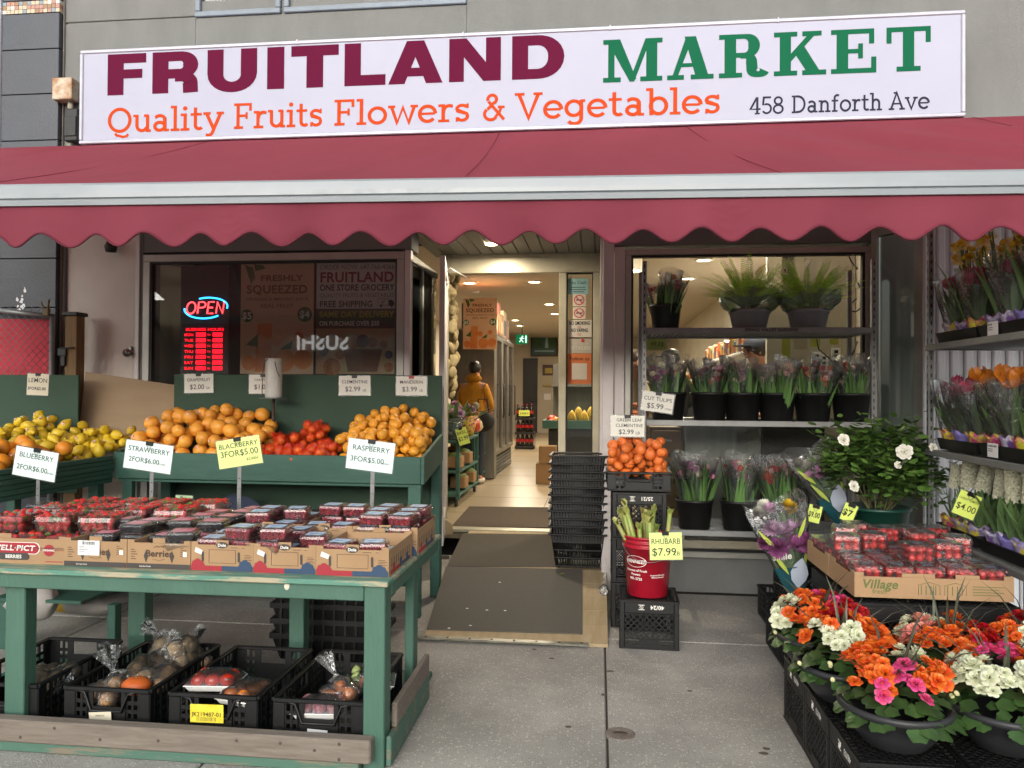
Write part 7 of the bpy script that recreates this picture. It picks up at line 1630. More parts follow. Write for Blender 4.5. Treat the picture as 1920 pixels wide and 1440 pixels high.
def round_leaf(m, c, d_, r, rg):
    nrm = V((d_.x*.5, d_.y*.5, .8)).normalized(); t1 = nrm.orthogonal().normalized(); t2 = nrm.cross(t1); n = 11; ph = rg.uniform(0, 6); vs = [c]
    for k in range(n): a = 2*pi*k/n+ph; rr_ = r*(1+.10*(-1)**k+rg.uniform(-.05, .05)); vs.append(c+t1*cos(a)*rr_+t2*sin(a)*rr_+nrm*(.18*r*sin(2*a)-.12*r))
    m.add(vs, [(0, 1+k, 1+(k+1) % n) for k in range(n)], sm=True)
def begonia(label, x, y, z, sectors, seed, sc=1):
    rg2 = random.Random(seed); t = thing('begonia_bowl', label, 'flower bowl', (x, y, z), 0, 'begonia bowls'); t.scale = (sc,)*3; prt(BOWL, t, 'bowl', None)
    m = MB()
    for k in range(120):
        a = rg2.uniform(0, 6.3); r = .205*math.sqrt(rg2.random()); c = V((r*cos(a), r*sin(a), .135+.085*(1-(r/.22)**2)*rg2.uniform(.3, 1)+(-.03 if r > .18 else 0))); round_leaf(m, c, V((cos(a)*r/.2, sin(a)*r/.2, 0)), rg2.uniform(.02, .036), rg2)
    m.build('leaves', beg_leaf, t, world=False)
    pts = []
    for a0, cn_, n, rm in sectors:
        k = 0; tr_ = 0
        while k < n*1.35 and tr_ < 500:
            tr_ += 1; a = R(a0)+rg2.gauss(0, .42); r = rm*.2*rg2.uniform(.55, 1.12); p = V((r*cos(a), r*sin(a), .185+.12*(1-(r/.25)**2)+rg2.uniform(-.02, .025)))
            if all((p-q).length > .029 for q in pts):
                pts.append(p); k += 1; tl = V((cos(a)*r*3.6, sin(a)*r*3.6, .9)).normalized(); prt(rg2.choice(BL[cn_]), t, 'blossom', None, p, (tl+V((rg2.gauss(0, .3), rg2.gauss(0, .3), 0))).to_track_quat('Z', 'Y').to_euler(), rg2.uniform(.68, 1.2))
    for k in range(5): a = rg2.uniform(0, 6.3); prt(BUD, t, 'bud', None, (.2*cos(a), .2*sin(a), .17+rg2.uniform(-.02, .03)), (rg2.uniform(-1, 1), rg2.uniform(-1, 1), 0))
    m = MB()
    for k in range(12):
        a = rg2.uniform(0, 6.3); e = rg2.uniform(.55, 1.45); l = rg2.uniform(.24, .36); d_ = V((cos(a)*cos(e), sin(a)*cos(e), sin(e))); p = V((0, 0, .17)); m.blade([p, p+d_*l*.4, p+d_*l*.75+V((0, 0, -.01)), p+d_*l+V((cos(a)*.03, sin(a)*.03, -.04*cos(e)-.01))], [.006, .0075, .005, .0006], (-sin(a), cos(a), 0), fold=.5)
    m.build('spikes', spike_m, t, world=False)
O_, W_, P_, RD_, S_ = range(5); zb = MH+.001
begonia('begonia bowl at the front corner, orange with a pink cluster facing out', 1.035, 2.84, zb, [(205, O_, 8, .8), (255, P_, 5, .9), (315, O_, 12, .8), (20, W_, 8, .8), (110, O_, 8, .7), (165, O_, 5, .7)], 101)
begonia('begonia bowl second in the front row, white at one side and red at the other', 1.41, 2.86, zb, [(210, W_, 14, .85), (265, W_, 6, .8), (320, RD_, 9, .85), (20, O_, 8, .8), (140, O_, 8, .8), (80, P_, 6, .6)], 102)
begonia('begonia bowl in the middle row beside the walkway, white and orange', .985, 3.22, zb, [(235, W_, 10, .8), (300, O_, 9, .75), (30, O_, 9, .8), (170, O_, 6, .7), (100, RD_, 8, .7)], 103)
begonia('begonia bowl at the rear corner by the purple bouquet, bright orange and pink', .985, 3.58, zb, [(240, O_, 13, .8), (170, W_, 8, .9), (320, RD_, 10, .8), (20, P_, 6, .6), (90, O_, 8, .7)], 104)
begonia('begonia bowl in the centre, large orange clusters with white behind', 1.385, 3.25, zb, [(250, O_, 13, .8), (190, S_, 6, .7), (320, RD_, 8, .8), (130, W_, 9, .8), (50, O_, 8, .8)], 105)
begonia('begonia bowl near the rack, orange and deep red', 1.77, 3.0, zb, [(170, O_, 8, .8), (240, RD_, 12, .8), (90, W_, 8, .8), (320, O_, 8, .7)], 106)
begonia('begonia bowl below the tomato print, white and red behind the orange ones', 1.42, 3.62-.16, .23, [(250, W_, 9, .7), (180, O_, 8, .8), (320, RD_, 9, .8), (90, P_, 5, .6)], 107, .9)
begonia('begonia bowl against the rack, white blossoms with pink edge', 1.78, 3.36, zb, [(200, O_, 9, .8), (260, W_, 12, .8), (330, P_, 9, .8), (90, RD_, 6, .6)], 108)
# ================================================================ inside the shop
warm = glow('lamp_warm', 'ffe2b0', 14)
def area(loc, e, size=.4, col=(1, .86, .66), down=True):
    l = bpy.data.lights.new('ceiling_light', 'AREA'); l.shape = 'DISK'; l.size = size; l.energy = e; l.color = col; o = bpy.data.objects.new('ceiling_light', l); COL.objects.link(o); o.location = loc; return o
def downlight(px, py, z=ZC, e=70, lab=''):
    p = PZ(px, py, z); t = thing('downlight', lab, 'ceiling light', (p.x, p.y, z), 0, 'round ceiling downlights')
    m = MB(); m.lathe([(.085, -.001), (.115, -.001), (.118, -.012), (.09, -.014), (.085, -.006)], 24); m.build('trim_ring', white_p, t, world=False)
    m = MB(); m.lathe([(0, -.006), (.085, -.006)], 24); m.build('lens', warm, t, world=False); area((p.x, p.y, z-.05), e*.4)
for px, py, e, lab in ((880, 530, 75, 'round lit ceiling downlight nearest the door, fridge side'), (1002, 528, 75, 'round lit ceiling downlight nearest the door, banana side'), (1030, 570, 80, 'round lit ceiling downlight second along the aisle'), (1040, 588, 60, 'round lit ceiling downlight third along the aisle'), (966, 600, 80, 'round lit ceiling downlight above the drinks fridge'), (975, 610, 80, 'round lit ceiling downlight before the exit sign'), (1320, 487, 85, 'round lit ceiling downlight above the ferns'), (1290, 522, 75, 'round lit ceiling downlight above the single tulip bucket')): downlight(px, py, ZC, e*1.0, lab)
p = PY(1180, 494, 8.0); t = thing('pendant_lamp', 'white drum pendant lamp lit warm at the window edge', 'lamp', (p.x, 8, p.z-.08)); m = MB(); m.lathe([(.13, 0), (.13, .16), (.125, .16), (.125, 0)], 24); m.tube([(0, 0, .16), (0, 0, ZC-p.z+.08)], .006, 6); m.lathe([(0, .158), (.125, .158)], 20); m.build('shade', pm('shade_white', 'd9cfbd', .6), t, world=False); m = MB(); m.lathe([(0, .012), (.12, .012)], 20); m.build('diffuser', warm, t, world=False)
area((1.2, 6.9, ZC-.06), 36, .5)
sp = PZ(921, 458, zs-.003); t = thing('soffit_light', 'small round light set in the slatted entrance soffit', 'ceiling light', tuple(sp)); m = MB(); m.lathe([(0, 0), (.04, 0), (.05, .002), (.05, -.004), (.041, -.004)], 18); m.build('lens', warm, t, world=False); area((sp.x, sp.y, zs-.03), 14, .1)
m = MB(); p = PZ(892, 546, ZC); m.lathe([(0, -.03), (.05, -.028), (.065, 0)], 16); m.build('smoke_detector', white_p, label='white round smoke detector on the shop ceiling', cat='detector', loc=tuple(p), world=False)

# ---- signs and posters in the windows
def sheet(name, label, cat, px0, py0, px1, py1, Y, mt, group=None):
    a, b_ = PY(px0, py1, Y), PY(px1, py0, Y); t = thing(name, label, cat, ((a.x+b_.x)/2, Y, a.z), group=group); MB().box((a.x, Y, a.z), (b_.x, Y+.002, b_.z), 0).build('sheet', mt, t)
    w, h = b_.x-a.x, b_.z-a.z
    def put(items, mt2, nm='lettering', lift=.0012):
        m = MB()
        for it in items:
            if it[0] == 'r': _, x0, x1, y0, y1 = it; m.box((a.x+w*x0, Y-lift, a.z+h*y0), (a.x+w*x1, Y-lift+.0006, a.z+h*y1), 0)
            elif it[0] == 'c': _, x, y, r = it[:4]; m.prism([(a.x+w*x+r*w*cos(R(k))*(it[4] if len(it) > 4 else 1), a.z+h*y+r*w*sin(R(k))) for k in range(0, 360, 18)], 0, .0004, 0, frame((0, Y-lift+.0006, 0), (1, 0, 0), (0, 0, 1)))
            elif it[0] == 'p': m.prism([(a.x+w*x, a.z+h*y) for x, y in it[1]], 0, .0004, 0, frame((0, Y-lift+.0006, 0), (1, 0, 0), (0, 0, 1)))
            else: s, ch, x, y, al, bd = it[:6]; m.text(s, (a.x+w*x, Y, a.z+h*y), (1, 0, 0), (0, 0, 1), h*ch/CAP, 0, al, bd, lift, fit=(w*it[6] if len(it) > 6 else None))
        return m.build(nm, mt2, t)
    return t, put
po_bg = pm('poster_orange', 'e2aa80', .5, 'ecc8a8', 2.2, .9); po_br = pm('poster_brown', '8a4a30', .6); po_gr = pm('poster_green', '4a6a3a', .6); po_or = pm('poster_juice', 'e07a40', .5, 'e89850', 6); po_wh = pm('poster_white', 'f0e8dc', .5); po_rd = pm('poster_red', '9c2438', .5); po_bk = pm('poster_black', '2a2626', .5); po_gy = pm('poster_grey', '7d7a80', .5); po_dk = pm('poster_olive', '5a5640', .6); po_ye = pm('poster_yellow', 'c2b23a', .5); po_bt = pm('poster_basket', '8a5a3e', .6, '6e4430', 30, .9)
def juice(px0, py0, px1, py1, Y, lab):
    t, put = sheet('juice_poster', lab, 'poster', px0, py0, px1, py1, Y, po_bg)
    put([('FRESHLY', .05, .56, .83, 'C', 1, .58), ('SQUEEZED', .07, .5, .72, 'C', 1, .84), ('ORANGE & MANGO JUICE', .026, .5, .655, 'C', 0, .86), ('REAL FRUIT', .035, .5, .59, 'C', 0, .46)], po_br)
    put([('c', .09, .52, .085), ('c', .88, .53, .1), ('p', [(.05, .98), (.14, .80), (.2, .86), (.16, .95)]), ('p', [(.18, .98), (.2, .92), (.34, .94), (.3, .97)]), ('p', [(.08, .26), (.24, .36), (.24, .24)]), ('p', [(.54, .22), (.72, .3), (.7, .22)])], po_gr, 'leaf_print')
    put([('$5', .06, .09, .49, 'C', 1), ('$4', .06, .88, .50, 'C', 1)], po_wh, 'price_print', .0022)
    put([('p', [(.2, .02), (.24, .45), (.44, .45), (.42, .02)]), ('c', .6, .12, .15), ('c', .12, .1, .1), ('c', .86, .13, .13), ('c', .5, .3, .08), ('c', .8, .33, .07)], po_or, 'fruit_print', .0010)
juice(450, 490, 589, 701, 5.965, 'orange freshly squeezed juice poster inside the left window'); juice(868, 558, 932, 655, 11.0, 'orange freshly squeezed juice poster hanging deep inside the shop')
t, put = sheet('delivery_poster', 'grey and white one store grocery delivery poster inside the left window', 'poster', 592, 487, 746, 701, 5.965, pm('poster_pale', 'e6dcd4', .5))
put([('r', .0, 1, .0, .42), ], pm('poster_photo', 'b8a878', .6, 'c09070', 9)); put([('r', 0, 1, .40, .575)], po_dk, 'band', .0016)
put([('ORDER NOW: 647-766-4266', .042, .5, .92, 'C', 0, .92), ('QUALITY FRUITS & VEGETABLES', .036, .5, .675, 'C', 0, .92)], po_gy); put([('FRUITLAND', .085, .5, .81, 'C', 1, .92)], po_rd); put([('ONE STORE GROCERY', .052, .5, .735, 'C', 1, .92), ('FREE SHIPPING', .052, .04, .59, 'L', 1, .66)], po_bk)
put([('SAME DAY DELIVERY', .05, .5, .50, 'C', 1, .92)], po_ye, 'lettering', .0026); put([('ON PURCHASE OVER $30', .04, .04, .425, 'L', 1, .74)], po_wh, 'lettering', .0026)
put([('r', .76, .89, .66, .664), ('r', .76, .89, .60, .604), ('r', .76, .765, .6, .664), ('r', .888, .893, .6, .664), ('p', [(.893, .6), (.96, .6), (.96, .63), (.935, .65), (.893, .65)]), ('c', .8, .598, .018), ('c', .93, .598, .018), ('p', [(.80, .632), (.815, .618), (.85, .65), (.845, .655), (.815, .628), (.805, .638)])], po_bk, 'van_print')
put([('p', [(.34, .22), (.82, .22), (.76, .02), (.4, .02)])], po_bt, 'basket_print', .0022); put([('c', .46, .27, .07), ('c', .2, .06, .11), ('c', .3, .17, .06), ('c', .7, .28, .06), ('c', .9, .06, .06), ('c', .84, .26, .05)], pm('poster_fruit', '9c4a38', .6, 'b0804a', 14), 'fruit_print', .0030); put([('c', .58, .29, .08), ('c', .1, .2, .06), ('c', .9, .17, .05)], pm('poster_veg', '6a5a6a', .6), 'veg_print', .0034)
neon_r, neon_b, led_r = glow('neon_red', 'ff3a40', 2.6), glow('neon_blue', '2aa0ff', 2.2), glow('led_red', 'ff1022', 1.5)
Yn = 5.975; a, b_ = PY(345, 598, Yn), PY(428, 557, Yn); w, h = b_.x-a.x, b_.z-a.z; t = thing('open_sign', 'lit neon open sign with red letters between blue curves in the window', 'sign', ((a.x+b_.x)/2, Yn, a.z))
def S(m, pts, r=.006): m.tube([(a.x+w*x+.22*h*(y-.5)*.6, Yn, a.z+h*y) for x, y in pts], r, 6)
m = MB(); y0, y1 = .25, .78
S(m, arc(.16, .51, .10, .27, 0, 360, 20)); S(m, [(.32, y0), (.32, y1), (.40, y1)]+arc(.41, .65, .07, .13, 90, -90, 8)+[(.33, .52)]); S(m, [(.67, y1), (.54, y1), (.54, y0), (.67, y0)]); S(m, [(.54, .52), (.65, .52)]); S(m, [(.74, y0), (.74, y1), (.89, y0), (.89, y1)]); m.build('letters', neon_r, t)
m = MB(); S(m, arc(.53, .56, .45, .42, 118, -12, 22), .0065); S(m, arc(.47, .46, .46, .44, 176, 315, 22), .0065); m.build('curves', neon_b, t)
a, b_ = PY(343, 694, Yn), PY(422, 612, Yn); w, h = b_.x-a.x, b_.z-a.z; t = thing('hours_sign', 'black business hours sign with glowing red letters under the open sign', 'sign', ((a.x+b_.x)/2, Yn, a.z)); MB().box((a.x-.03, Yn+.006, a.z-.03), (b_.x+.03, Yn+.02, b_.z+.5), .002).build('panel', pm('sign_black', '16151a', .4), t)
m = MB(); m.text('BUSINESS HOURS', (a.x+w*.05, Yn+.004, a.z+h*.90), (1, 0, 0), (0, 0, 1), .034, fit=w*.92, lift=.001)
m2 = MB()
for i, d_ in enumerate(('MON', 'TUE', 'WED', 'THU', 'FRI', 'SAT', 'SUN')):
    z = a.z+h*(.78-.128*i); m.text(d_, (a.x+w*.02, Yn+.004, z), (1, 0, 0), (0, 0, 1), .033, fit=w*.22, lift=.001); m.text('TO', (a.x+w*.57, Yn+.004, z+.004), (1, 0, 0), (0, 0, 1), .02, lift=.001)
    for x in (.30, .70):
        for k in range(4): m2.box((a.x+w*(x+.06*k), Yn+.003, z-.003), (a.x+w*(x+.06*k+.055), Yn+.0055, z+.029), .001)
m.build('lettering', led_r, t); m2.build('time_fields', led_r, t)
# notices on the sidelight
Yk = YD+.022
def notice(lab, px0, py0, px1, py1, mt, items, ink_=None, extra=()):
    t, put = sheet('notice', lab, 'notice', px0, py0, px1, py1, Yk, mt)
    if items: put(items, ink_ or ink)
    for it, mt2, lf in extra: put(it, mt2, 'print', lf)
n_w = pm('notice_white', 'b8b2a6', .5); red_i = pm('notice_red', 'a82a2a', .5); t_bl = pm('notice_teal', '7aa0a0', .5)
notice('pale teal no cash notice at the top of the narrow glass panel', 1065, 522, 1103, 552, t_bl, [('No Cash', .2, .5, .65, 'C', 0), ('r', .15, .85, .42, .46), ('r', .1, .9, .28, .32), ('r', .2, .8, .14, .18)])
def ring(x, y, r): return [('p', [(x+r*cos(R(k)), y+r*sin(R(k))) for k in range(0, 361, 20)]+[(x+r*.8*cos(R(k)), y+r*.8*sin(R(k))) for k in range(360, -1, -20)]), ('p', [(x-r*.6, y+r*.75), (x-r*.75, y+r*.6), (x+r*.6, y-r*.75), (x+r*.75, y-r*.6)])]
for i, (y0, y1) in enumerate(((551, 574), (576, 598))): notice('white square no smoking sticker, %s of the pair on the narrow glass' % ('upper', 'lower')[i], 1074, y0, 1098, y1, n_w, [('r', .25, .7, .45, .55), ('r', .72, .76, .45, .7)], ink, ((ring(.5, .5, .42), red_i, .002),))
notice('white no smoking no vaping notice on the narrow glass panel', 1063, 600, 1110, 632, n_w, [('NO SMOKING', .2, .5, .72, 'C', 1, .84), ('NO VAPING', .2, .5, .3, 'C', 1, .7)], ink, ((ring(.5, .58, .07)+ring(.5, .15, .07), red_i, .002),))
notice('pale retailers notice with a red leaf on the narrow glass panel', 1067, 635, 1110, 662, pm('notice_grey', 'a09a8e', .5), [('RETAILERS', .24, .5, .25, 'C', 1, .9), ('LET US BE', .16, .5, .6, 'C', 0, .7)], n_w, (([('c', .6, .86, .08)], red_i, .002),))
notice('orange follow us notice low on the narrow glass panel', 1063, 663, 1110, 720, pm('notice_orange', 'b8683a', .5), [('Follow us', .12, .5, .78, 'C', 0, .8)], ink, (([('r', .2, .8, .15, .68)], n_w, .0016),))
m = MB(); a, b_ = PY(1212, 656, 6.02), PY(1250, 628, 6.02); t = thing('price_card', 'lime price card facing inward behind the window glass by the trolley post', 'price card', (a.x, 6.02, a.z)); MB().box((a.x, 6.02, a.z), (b_.x, 6.022, b_.z), 0).build('card', lime, t)
m.text('CUT TULIPS', (b_.x-.01, 6.0195, a.z+.08), (-1, 0, 0), (0, 0, 1), .028, lift=-.0012, fit=(b_.x-a.x)*.85); m.text('$5.99', (b_.x-.02, 6.0195, a.z+.03), (-1, 0, 0), (0, 0, 1), .045, lift=-.0012); m.build('lettering', pm('olive_ink', '5a6a20', .6), t)

# ---- back wall and aisle
bd = thing('back_door', 'plain black door in the back wall of the shop', 'door', (X_(994, 23.96, 812), 23.96, FL)); a, b_ = PY(980, 813, 23.95), PY(1008, 672, 23.95); m = MB(); m.box((a.x, 23.93, FL+.002), (b_.x, 23.995, b_.z), .01); m.build('leaf', dark, bd); m = MB(); m.tube([(b_.x-.08, 23.9, 1.25), (b_.x-.08, 23.87, 1.25), (b_.x-.2, 23.87, 1.25)], .012, 6); m.build('handle', galv, bd)
t, put = sheet('landscape_painting', 'dark framed landscape painting on the back wall above the calendar', 'painting', 998, 620, 1044, 666, 23.9, pm('paint_sky', '2a4a52', .5, '3f6a62', 3, .8)); a, b_ = PY(995, 668, 23.9), PY(1046, 617, 23.9); m = MB()
for q0, q1 in (((a.x, a.z), (b_.x, a.z+.05)), ((a.x, b_.z-.05), (b_.x, b_.z)), ((a.x, a.z+.05), (a.x+.05, b_.z-.05)), ((b_.x-.05, a.z+.05), (b_.x, b_.z-.05))): m.box((q0[0], 23.86, q0[1]), (q1[0], 23.92, q1[1]), .008)
m.build('frame', pm('frame_brown', '3a2a1e', .5), t); put([('p', [(0, .3), (.0, .8), (.25, .9), (.4, .5), (.5, .3)]), ('p', [(.6, .3), (.65, .7), (1, .85), (1, .3)])], pm('paint_green', '24452f', .6, '355a3a', 8)); put([('p', [(.55, .75), (.62, .75), (.66, .3), (.52, .3)]), ('r', .1, .9, .14, .2)], pm('paint_water', '8fb0b8', .5), 'waterfall', .002)
t, put = sheet('wall_calendar', 'hanging calendar with a maroon top on the back wall', 'calendar', 1017, 684, 1040, 724, 23.9, pm('calendar_cream', 'b8ac8e', .5)); put([('r', 0, 1, .5, 1)], pm('calendar_maroon', '4a1a1c', .5), 'top'); put([('r', .2, .8, .6, .85), ('r', .0, 1, 0, .06)], pm('calendar_gold', 'b09a3a', .5), 'print', .002)
ex = thing('exit_sign', 'green running man exit sign hanging from the ceiling', 'sign', tuple(PY(978, 645, 19))); a, b_ = PY(967, 645, 19), PY(990, 627, 19); MB().box((a.x, 19, a.z), (b_.x, 19.06, b_.z), .01).build('case', glow('exit_green', '1f8a50', .25), ex); m = MB(); fx = a.x; fw_, fh = b_.x-a.x, b_.z-a.z
m.ball((fx+fw_*.55, 18.99, a.z+fh*.78), .02, 8, 6); m.bar((fx+fw_*.5, 18.99, a.z+fh*.7), (fx+fw_*.45, 18.99, a.z+fh*.42), .04, .008, upv=(0, 1, 0)); m.bar((fx+fw_*.45, 18.99, a.z+fh*.45), (fx+fw_*.62, 18.99, a.z+fh*.18), .025, .008, upv=(0, 1, 0)); m.bar((fx+fw_*.45, 18.99, a.z+fh*.45), (fx+fw_*.3, 18.99, a.z+fh*.2), .025, .008, upv=(0, 1, 0)); m.bar((fx+fw_*.3, 18.99, a.z+fh*.6), (fx+fw_*.7, 18.99, a.z+fh*.58), .02, .008, upv=(0, 1, 0)); m.box((fx+fw_*.78, 18.985, a.z+fh*.12), (fx+fw_*.9, 18.995, a.z+fh*.88), 0); m.build('pictogram', glow('exit_white', 'd8ffe8', .6), ex); m = MB(); m.tube([((a.x+b_.x)/2, 19.03, b_.z), ((a.x+b_.x)/2, 19.03, ZC)], .01, 6); m.build('rod', dark, ex)
m = MB(); a, b_ = PY(1020, 750, 23.97), PY(1033, 738, 23.97); m.box((a.x, 23.97, a.z), (b_.x, 23.999, b_.z), .01); m.build('switch_plate', white_p, label='white triple switch plate on the back wall beside the black door', cat='switch', loc=tuple(a))
steel = pm('stainless', '8f8d86', .32, '7c7a73', 2, .8, metal=.6, stretch=(8, 8, 1))
st_ = thing('steel_cabinet', 'stainless steel cabinet side behind the shopper in yellow', 'cabinet', (-1.9, 11.5, FL)); MB().box((X_(850, 11.1, 700), 11.05, FL+.01), (-1.5, 11.3, 2.42), .01).build('body', steel, st_)
fg = thing('drinks_fridge', 'tall glass door drinks fridge along the left wall of the shop', 'fridge', (-1.9, 12.5, FL)); MB().box((-2.2, 11.32, FL+.1), (-1.56, 13.7, 2.40), .01).build('body', pm('fridge_black', '1c1b1a', .5), fg)
for i in range(3):
    y0, y1 = 11.36+i*.78, 11.36+i*.78+.74; m = MB()
    for q0, q1 in (((y0, .55), (y1, .62)), ((y0, 2.28), (y1, 2.35)), ((y0, .62), (y0+.06, 2.28)), ((y1-.06, .62), (y1, 2.28))): m.box((-1.555, q0[0], q0[1]), (-1.52, q1[0], q1[1]), .004)
    d_ = m.build('door', steel, fg); MB().box((-1.545, y0+.06, .62), (-1.54, y1-.06, 2.28), 0).build('pane', glass_d, d_)
    MB().box((-1.551, y0+.07, .64), (-1.548, y0+.085, 2.26), 0).build('light_strip', glow('fridge_led', 'e8f2ff', 1.6), d_); m = MB(); m.tube([(-1.5, y1-.09, 1.1), (-1.48, y1-.09, 1.12), (-1.48, y1-.09, 1.6), (-1.5, y1-.09, 1.62)], .012, 6); m.build('handle', dark, d_)
m = MB(); 
for k in range(6): m.box((-1.555, 11.4, .22+.05*k), (-1.54, 13.6, .25+.05*k), 0)
m.build('grille', galv, fg)
bxc = [pm('carton_%s' % c, c, .8) for c in ('8a6a44', '6e3a2c', '3a3a40', 'a8987a')]; rg = random.Random(3); y = 11.35
for i, (d_, h_, c) in enumerate(((.3, .42, 2), (.34, .30, 0), (.3, .5, 1), (.4, .36, 0), (.4, .45, 3), (.4, .34, 1))):
    m = MB(); m.box((-2.05, y, 2.405), (-1.58, y+d_-.02, 2.405+h_), .006); m.box((-1.579, y+.06, 2.45), (-1.577, y+d_-.1, 2.43+h_*.6), 0, 1); m.box((-1.9, y-.0015, 2.46), (-1.7, y, 2.43+h_*.7), 0, 1); m.build('carton', [bxc[c], bxc[(c+3) % 4]], label='closed cardboard carton on top of the drinks fridge, %s from the door' % ('first', 'second', 'third', 'fourth', 'fifth', 'last')[i], cat='carton', group='cartons on the fridge', loc=(-1.8, y, 2.405)); y += d_
# bottle rack
br = thing('bottle_rack', 'black wire rack of red labelled cola bottles at the end of the fridges', 'rack', (X_(983, 17, 830), 17.2, FL)); bx_ = X_(983, 17, 830); m = MB()
for z in (.27, .58, .9): m.box((bx_-.21, 17.0, FL+z-.25), (bx_+.21, 17.4, FL+z-.2), .004)
for x in (-.21, .2):
    for y in (17.0, 17.39): m.box((bx_+x, y, FL), (bx_+x+.01, y+.01, FL+1.0), 0)
m.build('frame', dark, br); bm = MB(); bm.lathe([(0, 0), (.048, 0), (.05, .02), (.045, .08), (.05, .16), (.03, .23), (.014, .26), (.014, .29), (0, .29)], 12); bm.lathe([(.0506, .09), (.0506, .155)], 12, m=1); bm.lathe([(.016, .285), (.016, .305), (0, .305)], 8, m=1); BT = mesh(bm, 'bottle', [pm('cola_dark', '1c0f0c', .15), pm('cola_red', 'a81c22', .4)])
for z in (0, 1, 2):
    for k in range(4):
        o = bpy.data.objects.new('cola_bottle', BT); COL.objects.link(o); o.location = (bx_-.15+.1*k, 17.1, FL+.07+z*.315); _p(o, label='dark cola bottle with red label on the %s tier of the black rack' % ('lowest', 'middle', 'top')[z], category='bottle', group='cola bottles on the rack tiers')
m = MB(); p = PY(983, 775, 16.97); m.box((p.x-.12, 16.97, p.z-.06), (p.x+.12, 16.972, p.z+.07), 0); m.text('2 FOR 5', (p.x, 16.97, p.z-.02), (1, 0, 0), (0, 0, 1), .05, 1, 'C', True, .001); m.build('price_card', [lime, ink], label='lime price card on the cola bottle rack', cat='price card', loc=tuple(p))
# banana stand
bs = thing('banana_stand', 'green painted fruit stand inside the shop holding bananas', 'fruit stand', (-.3, 11.5, FL)); m = MB(); m.box((-.8, 11.0, .98), (.5, 11.03, 1.1), .004); m.box((-.8, 11.03, .98), (-.77, 13.5, 1.1), .004); m.box((-.76, 11.04, .98), (.5, 13.5, 1.0), 0); m.build('tray', gp_dark, bs); m = MB(); m.box((-.72, 11.1, FL), (.5, 13.4, .97), .004); m.build('base', pm('stand_dark', '2a2a26', .7), bs); m = MB(); m.box((-.8, 13.0, 1.6), (.6, 13.5, 1.63), 0); m.box((-.8, 13.5, FL), (.6, 13.53, 2.0), 0); m.build('back_shelf', steel, bs)
ban = pm('banana_skin', 'c9a22c', .5, 'd0b040', 8, rand=.1); bn = MB()
for k in range(5): a = (k-2)*.25; bn.tube([(0, 0, .14), (a*.05, -.03, .1), (a*.11, -.045, .03), (a*.15, -.03, -.06)], [.008, .017, .018, .006], 7)
BN = mesh(bn, 'banana_bunch', ban)
for i in range(9): o = bpy.data.objects.new('banana_bunch', BN); COL.objects.link(o); o.location = (-.38+.11*i*.8, 11.12+.16*(i % 2), 1.1+.05*(i % 2)); o.rotation_euler = (0, 0, rg.uniform(-.5, .5)); _p(o, label='yellow banana bunch on the green stand seen through the narrow glass', category='bananas', group='banana bunches')
for i, (x, y, z, c) in enumerate(((-.68, 11.15, 1.06, 'a83a24'), (-.62, 11.35, 1.08, 'b8862c'), (-.7, 11.6, 1.1, 'a83a24'))): m = MB(); m.ball((0, 0, 0), .08, 10, 7, (1, .8, .7), jit=.1); m.build('snack_bag', pm('snack_%s' % c, c, .3), label='shiny snack bag on the banana stand corner, %s from the door' % ('first', 'second', 'third')[i], cat='snack bag', loc=(x, y, z), world=False)
for i, (x, y, z, s) in enumerate(((-.72, 10.75, FL+.002, .28), (-.7, 10.72, FL+.285, .24))): m = MB(); m.box((-s/2, -s/2, 0), (s/2, s/2, s), .004); m.box((-s/2-.001, -s*.3, s*.2), (-s/2, s*.3, s*.7), 0, 1); m.build('carton', [bxc[0], bxc[3]], label='brown carton on the floor before the banana stand, %s one' % ('lower', 'upper')[i], cat='carton', loc=(x, y, z), world=False)
# produce cart and hanging packets at the left of the door
pc = thing('produce_cart', 'low green produce cart on castors just inside the door', 'cart', (-1.85, 9.0, FL)); m = MB()
for z in (.36, .62, .95): m.box((-2.25, 8.35, FL+z-.25), (-1.52, 9.7, FL+z-.22), .004)
for x in (-2.25, -1.56):
    for y in (8.35, 9.66): m.box((x, y, FL+.08), (x+.04, y+.04, FL+.75), .003)
m.build('frame', gp_dark, pc)
for x in (-2.2, -1.56):
    for y in (8.4, 9.65): MB().lathe([(0, -.015), (.04, -.014), (.04, .014), (0, .015)], 12, M=frame((x, y, FL+.041), (0, 1, 0), (0, 0, 1))).build('castor', dark, pc)
for i in range(12):
    x, y, z = -1.6-.2*(i % 3), 8.5+.3*(i//3), FL+(.16 if i % 2 else .42); c = i % 3; m = MB(); m.box((-.09, -.11, 0), (.09, .11, .13), .01); m.ball((0, 0, .13), .085, 10, 6, (1, 1.2, .5), 1, jit=.15); m.build('produce_box', [bxc[(0, 2, 3)[c]], pm('greens_%d' % c, ('5a6a34', 'a8603a', '8a8a50')[c], .6)], label='small open box of %s on the produce cart shelf' % ('leafy greens', 'orange vegetables', 'pale vegetables')[c], cat='box', group='boxes on the produce cart', loc=(x, y, z), world=False)
rgp = random.Random(23)
